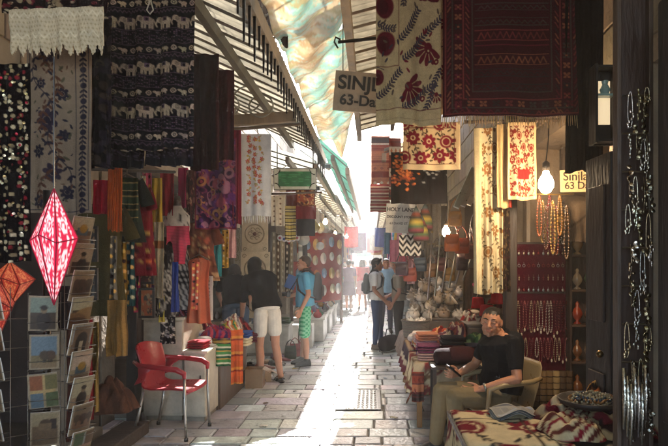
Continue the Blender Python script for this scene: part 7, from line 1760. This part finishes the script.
# goods boxes and stalls low on the left (pale trays) and lamps
for k, (x, y_) in enumerate(((-1.22, 12.0), (-1.2, 13.4), (-1.18, 14.9), (-1.2, 18.6))):
    t = thing('goods_tray', f"{('nearest', 'second', 'third', 'farthest')[k]} pale tray stand of small goods at the foot of the left shops", 'stand', (x, y_, 0)); m = MB(hx('b0aca4')); m.box((0, 0, .22), (.5, .9, .43), bev=.01); m.build('base', 'paint', t); m = MB(hx('c4c0b6')); m.box((0, 0, .455), (.56, .96, .03)); [m.box((sx * .27, 0, .49), (.02, .96, .04)) for sx in (-1, 1)]; m.build('tray', 'paint', t)
    for q in range(6):
        n_, c = COLN[(q * 3 + k * 4) % len(COLN)]; o = MB(jit(hx(c), .1)); o.lathe([(.05, 0), (.085, .03), (.09, .07), (.06, .11), (.03, .13), (.04, .17)], (x + (-.12 if q % 2 else .12), y_ - .32 + .32 * (q // 2), .472), 14); tag(o.build('pottery_jar', 'ceramic', None, True), f"{n_} pottery jar on the {('nearest', 'second', 'third', 'farthest')[k]} pale tray stand", 'jar', 'pottery jars on the tray stands')
# string of little lamps and lit bulbs far down
for k, (x, y_, z) in enumerate(((-1.05, 13.0, 2.5), (-1.05, 16.5, 2.4), (-.9, 20.5, 2.5))):
    bulb(f"{('nearest', 'middle', 'farthest')[k]} small lit bulb high over the left shops down the alley", (x, y_, z), (x, y_, z + .7), .05, 'far_bulb_glow')
# cables and pipes under the left awnings
for k, pts in enumerate(([(246, 150, 9), (270, 176, 9.5), (296, 160, 11), (322, 176, 13)], [(255, 120, 7.5), (262, 150, 8), (268, 168, 8.4)], [(300, 150, 10), (326, 168, 11), (332, 152, 12), (318, 130, 10)], [(310, 190, 11), (330, 196, 13), (345, 214, 17)])):
    m = MB(hx(('8a8276', 'a09888', 'c0bcb0', '4a443c')[k])); m.tube([P(*p) for p in pts], .009, 6); tag(m.build('electric_cable', 'plastic', None, True), ['grey cable looping under the grey corrugated awning', 'pale cable dropping beside the iron hoops', 'white cable hooked over the mint canopy edge', 'dark cable running down the left eaves'][k], 'cable')
for k, (x, y_, Y) in enumerate(((316, 188, 11.5), (342, 178, 14), (327, 166, 11))):
    m = MB(hx('b8b4aa')); c = P(x, y_, Y); m.box(c, (.16, .14, .10), Matrix.Rotation(.4, 3, 'Y'), bev=.01); m.box(c + V(.02, -.08, -.02), (.10, .03, .06), None, hx('3a3a3a')); tag(m.build('junction_box', 'plastic'), ['lower grey junction box on the left eaves', 'farther grey junction box by the mint canopy', 'grey junction box at the loop of the white cable'][k], 'box')

# cloths strung across the far alley
for k, (x, y_, z, w_, n_, c) in enumerate(((-.75, 21.0, 2.9, .5, 'rose', 'b85a6a'), (.35, 22.5, 2.95, .5, 'blue', '34508c'), (-.55, 24.5, 2.85, .6, 'purple', '5a3468'), (.2, 26.5, 2.9, .6, 'cream', 'c8b898'), (-.75, 28.0, 2.8, .6, 'navy', '2a3058'), (.1, 30.0, 2.85, .7, 'red', 'a8303a'), (-.45, 32.5, 2.7, .8, 'turquoise', '4a9a9a'), (.25, 35, 2.8, .8, 'orange', 'b8702a'), (-.6, 37, 2.7, .9, 'white', 'c8c4bc'))):
    m = MB(); cc = hx(c); nu, nv = 18, 16
    for j in range(nv):
        for a in range(nu): u = a / (nu - 1); m.v.append((x + (u - .5) * w_, y_ + .04 * math.sin(u * 12 + k) * j / nv, z - .75 * j / (nv - 1) - .03 * math.sin(u * PI))); m.k.append(cc if (j // 3 + k) % 3 else jit(cc, .3))
    m.f = [(j * nu + a, j * nu + a + 1, (j + 1) * nu + a + 1, (j + 1) * nu + a) for j in range(nv - 1) for a in range(nu - 1)]
    o = m.build('strung_cloth', 'cloth', None, True); sd = o.modifiers.new('t', 'SOLIDIFY'); sd.thickness = .006; tag(o, f'{n_} cloth strung high across the far alley below the awnings', 'textile', 'cloths strung across the far alley')
# ------------------------------------------------------------------ people
SKIN = hx('b07a5c'); SKIN2 = hx('a8705a'); SKIN3 = hx('8a5a44')
# the seated trader
J = dict(pel=(-.04, 0, .50), waist=(-.07, 0, .66), chest=(-.07, .0, .85), neck=(-.03, .0, 1.005), head=(.035, .02, 1.10),
         hip_l=(.0, .095, .49), kn_l=(.41, .17, .53), an_l=(.40, .16, .09), toe_l=(.535, .20, .026),
         hip_r=(.0, -.095, .49), kn_r=(.42, -.12, .52), an_r=(.47, -.13, .09), toe_r=(.605, -.15, .026),
         sh_l=(-.07, .195, .945), el_l=(-.06, .29, .68), wr_l=(.20, .20, .595), fin_l=(.30, .155, .575), thumb_l=(.2, -1, .35),
         sh_r=(-.04, -.195, .945), el_r=(.06, -.27, .70), wr_r=(.27, -.13, .655), fin_r=(.35, -.075, .665), thumb_r=(.1, .4, 1))
yawm = R(180 + 13)
look_w = V(-.42, -1, .02); look_l = Matrix.Rotation(-yawm, 3, 'Z') @ look_w
SP = V(1.02, 4.82, 0)
def shirt_tone(co):
    c = np.tile(np.array(hx('17171b')), (len(co), 1)); return c
t, JJ, hh = person('seated man in a black shirt and khaki trousers holding a phone', SP, yawm, J, (look_l, (-.05, .10, 1)), dict(col=hx('17171b'), sleeve='short', infl=.022, name='polo_shirt', colf=shirt_tone), dict(kind='trousers', col=hx('75684f'), infl=.022), dict(kind='shoe', col=hx('15120f')), dict(kind='short', col=hx('17120f')), SKIN, 1.0, .0055, 1.32, stubble=.55, curl=(.45, 1.0), headw=1.10)
cl = MB(hx('1c1c20')); n0 = JJ['neck']
cl.tube([n0 + V(.075 * math.cos(a) - .005, .075 * math.sin(a), -.01 - .035 * math.cos(a)) for a in [2 * PI * i / 24 for i in range(24)]], .016, 8, closed=True); cl.build('collar', 'cloth', t, True)
bt = MB(hx('1a120e')); bt.loft([(V(-.045, 0, .555), V(.155, 0, .02), V(0, .185, 0)), (V(-.05, 0, .590), V(.156, 0, .02), V(0, .186, 0))], 24); bt.build('belt', 'leather', t, True)
wt = MB(hx('8a8478')); w0 = JJ['el_l'].lerp(JJ['wr_l'], .90); dd = (JJ['wr_l'] - JJ['el_l']).normalized(); wt.lathe([(.034, -.010), (.037, -.008), (.037, .008), (.034, .010)], w0, 18, axis=dd); wt.build('wristwatch', 'metal', t, True)
Mz = Matrix.Rotation(yawm, 3, 'Z')
ph = MB(hx('101014')); pc = SP + Mz @ V(.335, -.065, .695); ph.box(pc, (.016, .075, .14), Matrix.Rotation(yawm, 3, 'Z') @ Matrix.Rotation(R(50), 3, 'Y'), None, .005); tag(ph.build('mobile_phone', 'glassy'), 'dark mobile phone held in the seated man\'s hand', 'phone')
# his chair
t = thing('plastic_armchair', 'cream plastic armchair carrying the seated man', 'chair', SP, yawm); cr = hx('8f7a56')
m = MB(cr); m.box((-.03, 0, .385), (.46, .46, .03), bev=.012); m.build('seat', 'plastic', t)
m = MB(cr); m.loft([(V(-.24, 0, .40), V(.012, 0, 0), V(0, .195, 0)), (V(-.29, 0, .58), V(.012, 0, 0), V(0, .205, 0)), (V(-.33, 0, .74), V(.012, 0, 0), V(0, .195, 0)), (V(-.335, 0, .78), V(.010, 0, 0), V(0, .16, 0))], 24); m.build('backrest', 'plastic', t, True)
for s in (-1, 1):
    m = MB(cr); m.tube([(-.30, s * .23, .66), (-.2, s * .275, .645), (.05, s * .285, .63), (.17, s * .28, .60), (.185, s * .27, .40)], [.018, .022, .022, .022, .018], 8); m.build('armrest', 'plastic', t, True)
    for x, k in ((.17, .02), (-.23, -.05)): m = MB(cr); m.tube([(x, s * .21, .375), (x + k, s * .235, .0)], [.022, .016], 8); m.build('leg', 'plastic', t, True)

# standing man in blue and green, facing the left shops
J = stand(sh_l=(-.01, .19, 1.405), el_l=(-.05, .235, 1.13), wr_l=(.06, .22, .90), el_r=(.02, -.245, 1.15), wr_r=(.235, -.13, 1.08), fin_r=(.31, -.07, 1.10), thumb_r=(0, .3, 1), kn_r=(.03, -.095, .48), an_r=(.05, -.10, .085), toe_r=(.185, -.12, .026))
J['head'] = (.03, 0, 1.60)
def plaid(co):
    a, b_ = np.array(hx('2f9a68')), np.array(hx('7cc49a')); q = (np.sin(co[:, 2] * 95 + 2 * np.sin(co[:, 1] * 30)) * np.sin(co[:, 1] * 70 + co[:, 0] * 60) > .1)[:, None]
    return np.where(q, a, b_)
MP = V(-1.03, 8.95, 0)
t, JJ, hh = person('man in a blue shirt and green shorts with a backpack, facing the left shops', MP, R(186), J, ((1, .05, .02), (0, 0, 1)), dict(col=hx('5aa6c8'), sleeve='short', infl=.018, hem=.02, flare=.012), dict(kind='shorts', col=hx('2f9a68'), to=.92, infl=.02, name='shorts', colf=plaid), dict(kind='shoe', col=hx('24262c')), dict(kind='short', col=hx('4a3626')), hx('c08a6c'), .985, .007, 1.12, curl=(.5, .9))
def backpack(label, loc, rz, s, J, col, col2, size=(.15, .30, .44), scale=1.0):
    p = thing('backpack', label, 'backpack', loc, rz); p.scale = (scale,) * 3; c = (Vector(J['chest']) + Vector(J['neck'])) / 2 + V(-.185, 0, -.14)
    m = MB(col); w, d, h = size[1] / 2, size[0] / 2, size[2]
    m.loft([(c + V(0, 0, h * (f - .5)), V(d * k, 0, 0), V(0, w * k2, 0)) for f, k, k2 in ((0, .5, .7), (.04, .85, .92), (.3, 1, 1), (.7, .9, .98), (.92, .65, .8), (1, .25, .4))], 20); m.build('body', 'cloth', p, True)
    m = MB(col2); q = c + V(-d * .85, 0, -h * .16); m.loft([(q + V(0, 0, h * .42 * (f - .5)), V(.04 * k, 0, 0), V(0, w * .75 * k, 0)) for f, k in ((0, .6), (.1, 1), (.8, 1), (1, .6))], 16); m.build('pocket', 'cloth', p, True)
    for y in (-1, 1):
        m = MB(col2); sh = (Vector(J['neck']) * .45 + Vector(J['sh_l' if y > 0 else 'sh_r']) * .55); m.tube([c + V(.06, y * w * .5, h * .40), sh + V(-.05, 0, .062), sh + V(.03, 0, .052), sh + V(.135, 0, -.09), sh + V(.12, y * .02, -.24), c + V(.19, y * (w + .03), -h * .32), c + V(.04, y * w * .8, -h * .40)], [.018, .022, .022, .022, .020, .014, .012], 8); m.build('strap', 'cloth', p, True)
    return p
backpack('dark grey backpack on the back of the man in the blue shirt', MP, R(186), 1, JJ, hx('2a2628'), hx('3a3032'), scale=.985)
t = thing('camera', 'black camera hanging on a neck strap of the man in green shorts', 'camera', MP, R(186)); c = V(.262, -.06, 1.10)
m = MB(hx('131315')); m.box(c, (.06, .13, .09), None, None, .01); m.build('body', 'plastic', t); m = MB(hx('19191b')); m.lathe([(.032, 0), (.036, .03), (.034, .07), (.028, .072)], c + V(.028, 0, 0), 18, axis=(1, 0, 0)); m.build('lens', 'plastic', t, True)
m = MB(hx('1a1a1c')); n_ = JJ['neck']; m.tube([c + V(-.01, -.06, .04), n_ + V(.135, -.10, -.14), n_ + V(.03, -.088, .02), n_ + V(-.075, 0, .035), n_ + V(.03, .088, .02), n_ + V(.135, .08, -.14), c + V(-.01, .06, .04)], .008, 6); m.build('strap', 'cloth', t, True)

# woman in black top and white shorts, bending to the left goods (seen from behind-right)
J = dict(pel=(-.06, 0, .92), waist=(.0, 0, 1.08), chest=(.09, 0, 1.25), neck=(.20, .0, 1.40), head=(.285, .02, 1.485),
         hip_l=(-.05, .095, .89), kn_l=(-.02, .10, .47), an_l=(-.07, .11, .085), toe_l=(.07, .13, .026), hip_r=(-.05, -.095, .89), kn_r=(-.06, -.11, .47), an_r=(-.14, -.14, .085), toe_r=(.0, -.16, .026),
         sh_l=(.16, .19, 1.33), el_l=(.20, .22, 1.06), wr_l=(.30, .19, .84), thumb_l=(1, 0, 0), sh_r=(.16, -.185, 1.34), el_r=(.22, -.22, 1.08), wr_r=(.34, -.16, .86), thumb_r=(1, .2, 0))
WB = V(-1.42, 7.72, 0)
person('woman in a black top and white shorts bending over the goods', WB, R(128), J, ((.75, .2, -.45), (.45, 0, .9)), dict(col=hx('121214'), sleeve='half', infl=.03, hem=.09, name='top', flare=.008), dict(kind='shorts', col=hx('d8d2c6'), to=.55, infl=.022, name='shorts'), dict(kind='sandal', col=hx('1a1614')), dict(kind='long', col=hx('0f0c0c'), len=.30, fall=(-.30, .0, -1)), hx('b98468'), 1.03, .007, 1.02)
J = dict(pel=(-.08, 0, .92), waist=(.02, 0, 1.08), chest=(.13, 0, 1.23), neck=(.25, .0, 1.36), head=(.35, .0, 1.43),
         hip_l=(-.07, .095, .89), kn_l=(-.02, .10, .47), an_l=(-.09, .11, .085), toe_l=(.05, .13, .026), hip_r=(-.07, -.095, .89), kn_r=(.02, -.10, .47), an_r=(-.02, -.11, .085), toe_r=(.12, -.13, .026),
         sh_l=(.20, .185, 1.31), el_l=(.38, .24, 1.14), wr_l=(.56, .20, 1.00), thumb_l=(0, -.3, 1), sh_r=(.20, -.185, 1.31), el_r=(.30, -.22, 1.06), wr_r=(.46, -.16, .90), thumb_r=(1, 0, .2))
def printed(co):
    c = np.tile(np.array(hx('141318')), (len(co), 1)); m = (np.sin(co[:, 1] * 60) * np.sin(co[:, 2] * 55) > .35) & (co[:, 0] > .12) & (np.abs(co[:, 1]) < .11) & (co[:, 2] > 1.08)
    c[m] = hx('8a8684'); return c
person('dark haired woman in a printed black shirt and denim capris leaning to the left stall', V(-1.96, 8.3, 0), R(105), J, ((.85, -.1, -.5), (.45, 0, .9)), dict(col=hx('141318'), sleeve='short', infl=.026, hem=.09, colf=printed), dict(kind='capri', col=hx('56677c'), infl=.016, name='capris'), dict(kind='sandal', col=hx('2a201c')), dict(kind='long', col=hx('1c1412'), len=.28, fall=(-.1, .1, -1)), hx('b98468'), 1.0, .008)

# the pair talking: woman in white, man in beige
J = stand(wr_l=(.16, .20, .90), el_l=(-.02, .235, 1.12), wr_r=(.19, -.20, .92), el_r=(-.01, -.24, 1.13), kn_l=(.05, .09, .48), an_l=(.07, .10, .085), toe_l=(.205, .12, .026))
W2 = V(.08, 10.6, 0)
t, JJ, hh = person('dark haired woman in a white shirt and jeans standing with a backpack', W2, R(-8), J, ((1, -.1, .02), (0, 0, 1)), dict(col=hx('cfcbc8'), sleeve='short', infl=.018, hem=.02), dict(kind='jeans', col=hx('33415e'), infl=.012, name='jeans'), dict(kind='shoe', col=hx('6a5a52')), dict(kind='curly', col=hx('151012')), SKIN3, .97, .008)
backpack('dark navy backpack worn by the woman in the white shirt', W2, R(-8), 1, JJ, hx('23262e'), hx('2c303a'), (.13, .27, .40), .97)
g = thing('sunglasses', 'dark sunglasses pushed up on the hair of the woman in white', 'sunglasses', W2, R(-8)); g.scale = (.97,) * 3
m = MB(hx('141416')); [m.ball(hh(.07, y * .036, .10), (.012, .03, .022), 10, 6) for y in (-1, 1)]; m.build('lenses', 'glassy', g, True); m = MB(hx('1c1c1e')); m.tube([hh(-.06, .088, .07), hh(.06, .075, .10), hh(.078, 0, .104), hh(.06, -.075, .10), hh(-.06, -.088, .07)], .004, 6); m.build('frame', 'plastic', g, True)
J = stand(wr_r=(.22, -.14, 1.02), el_r=(-.01, -.24, 1.13), wr_l=(.10, .21, .90))
M2 = V(.50, 10.75, 0)
t, JJ, hh = person('man in a beige shirt and dark trousers facing the woman in white', M2, R(172), J, ((1, -.15, -.05), (0, 0, 1)), dict(col=hx('8f8374'), sleeve='short', infl=.022, hem=.02), dict(kind='trousers', col=hx('1e1c20'), infl=.016), dict(kind='shoe', col=hx('17141a')), dict(kind='short', col=hx('2a2220')), SKIN2, .94, .009)
backpack('black backpack on the man in the beige shirt', M2, R(172), 1, JJ, hx('1c1b20'), hx('26242a'), (.14, .28, .42), .94)
t = thing('travel_bag', 'dark duffel bag standing on the paving between the talking pair', 'bag', (.30, 10.35, 0), R(60)); m = MB(hx('24222a')); m.loft([(V(x, 0, .15), V(0, .12 * k, 0), V(0, 0, .145 * k)) for x, k in ((-.22, .5), (-.20, .9), (0, 1), (.20, .9), (.22, .5))], 18); m.build('body', 'cloth', t, True); m = MB(hx('16141a')); m.tube([(-.12, 0, .28), (-.08, 0, .40), (.08, 0, .40), (.12, 0, .28)], .010, 6); m.build('handle', 'cloth', t, True)
# strollers farther down
FAR = [('woman in a bright red shirt walking down the middle of the alley', -.32, 19.2, 95, 'b81f2e', 'skirt', 'b08a84', 'long'), ('woman in a long mauve dress beside the red shirted one', -.75, 18.6, 80, '8a6a80', 'skirt', '7a5a70', 'bun'), ('person in a pale blue shirt between the talking pair', .32, 13.2, -90, '8fb0c4', 'trousers', '3a3a4a', 'short'),
       ('man in a white hat and grey shirt farther behind the talking pair', .55, 15.5, -100, '9a9a9e', 'trousers', '3a342e', 'short'), ('person in dark clothes far down the sunlit alley', -.05, 23.5, 90, '3a3a44', 'trousers', '2a2a34', 'short'), ('person in a blue shirt far down by the right shops', .25, 21.5, -80, '4a6aa8', 'jeans', '2c3a5a', 'curly'), ('person in an orange shirt far down by the left shops', -.85, 25.5, 100, 'c0703a', 'trousers', '4a4038', 'short'), ('person in a white shirt farthest down the alley', -.35, 29.5, -90, 'd0ccc8', 'trousers', '3a3a40', 'long')]
for lab, x, y_, rz, c, lk, lc, hr in FAR:
    s = random.choice((-1, 1)); J = stand(**{'kn_l': (.10, .09, .50), 'an_l': (.14, .10, .09), 'toe_l': (.275, .12, .03), 'kn_r': (.0, -.09, .49), 'an_r': (-.18, -.10, .11), 'toe_r': (-.05, -.12, .026), 'wr_l': (-.04, .22, .88), 'wr_r': (.16, -.22, .90)})
    t, JJ, hh = person(lab, (x, y_, 0), R(rz), J, ((1, 0, 0), (0, 0, 1)), dict(col=hx(c), sleeve='short', infl=.018, hem=.03), dict(kind=lk, col=hx(lc), infl=.016, to=.9 if lk == 'skirt' else .9, name='skirt' if lk == 'skirt' else 'trousers'), dict(kind='shoe', col=hx('2a2422')), dict(kind=hr, col=hx(random.choice(('1a1412', '2c201a', '3a2a20')))), SKIN, random.uniform(.95, 1.02), .013)
    if 'white hat' in lab:
        h_ = thing('sun_hat', 'white brimmed hat on the man in grey behind the talking pair', 'hat', (x, y_, 0), R(rz)); m = MB(hx('c9c4b8')); m.lathe([(.16, .06), (.165, .065), (.10, .075), (.095, .13), (.06, .16), (.002, .165)], hh(-.01, 0, 0), 22); m.build('body', 'cloth', h_, True)
# ------------------------------------------------------------------ light, air, camera
EL, AZ_ = R(36), R(4.5)          # the sun stands ahead of the camera, in line with the alley
w = bpy.data.worlds.new('World'); SC.world = w; w.use_nodes = True
nt = w.node_tree; bg = nt.nodes['Background']
sk = nt.nodes.new('ShaderNodeTexSky'); sk.sky_type = 'NISHITA'; sk.sun_disc = False
sk.sun_elevation = EL; sk.sun_rotation = AZ_; sk.air_density = 1.0; sk.dust_density = 2.0; sk.ozone_density = .8
nt.links.new(sk.outputs[0], bg.inputs[0]); bg.inputs[1].default_value = .15
l = bpy.data.lights.new('sun', 'SUN'); l.energy = 5.0; l.angle = R(.6); l.color = (1, .98, .94)
so = bpy.data.objects.new('sun', l); COL.objects.link(so)
d = V(math.sin(AZ_) * math.cos(EL), math.cos(AZ_) * math.cos(EL), math.sin(EL))
so.rotation_euler = (-d).to_track_quat('-Z', 'Y').to_euler(); so.location = d * 60
# hazy air
hz = MB(); hz.box((-.5, 19, 3.6), (16, 66, 9.4)); ho = hz.build('haze', 'paint'); tag(ho, kind='stuff')
hm = bpy.data.materials.new('haze_air'); hm.use_nodes = True; n = hm.node_tree; n.nodes.clear(); out = n.nodes.new('ShaderNodeOutputMaterial'); pv_ = n.nodes.new('ShaderNodeVolumePrincipled')
pv_.inputs['Color'].default_value = (.95, .93, .90, 1); pv_.inputs['Density'].default_value = .0055; pv_.inputs['Anisotropy'].default_value = .35
n.links.new(pv_.outputs[0], out.inputs['Volume']); ho.data.materials.clear(); ho.data.materials.append(hm)

cam = bpy.data.cameras.new('camera'); co_ = bpy.data.objects.new('camera', cam); COL.objects.link(co_)
co_.location = (0, 0, EYE); co_.rotation_euler = (R(90), 0, 0)
cam.sensor_fit = 'HORIZONTAL'; cam.sensor_width = 36; cam.lens = 36 * F / 668
cam.shift_x = -(VX - 334) / 668; cam.shift_y = (VY - 223) / 668
cam.clip_start = .05; cam.clip_end = 1500
SC.camera = co_
SC.view_settings.view_transform = 'Standard'; SC.view_settings.look = 'None'; SC.view_settings.gamma = 1; SC.view_settings.exposure = 3.1; SC.view_settings.use_curve_mapping = False
cy = SC.cycles; cy.use_denoising = True; cy.max_bounces = 8; cy.diffuse_bounces = 5; cy.glossy_bounces = 4; cy.transmission_bounces = 6; cy.volume_bounces = 1; cy.sample_clamp_indirect = 6; cy.use_adaptive_sampling = True; cy.adaptive_threshold = .02
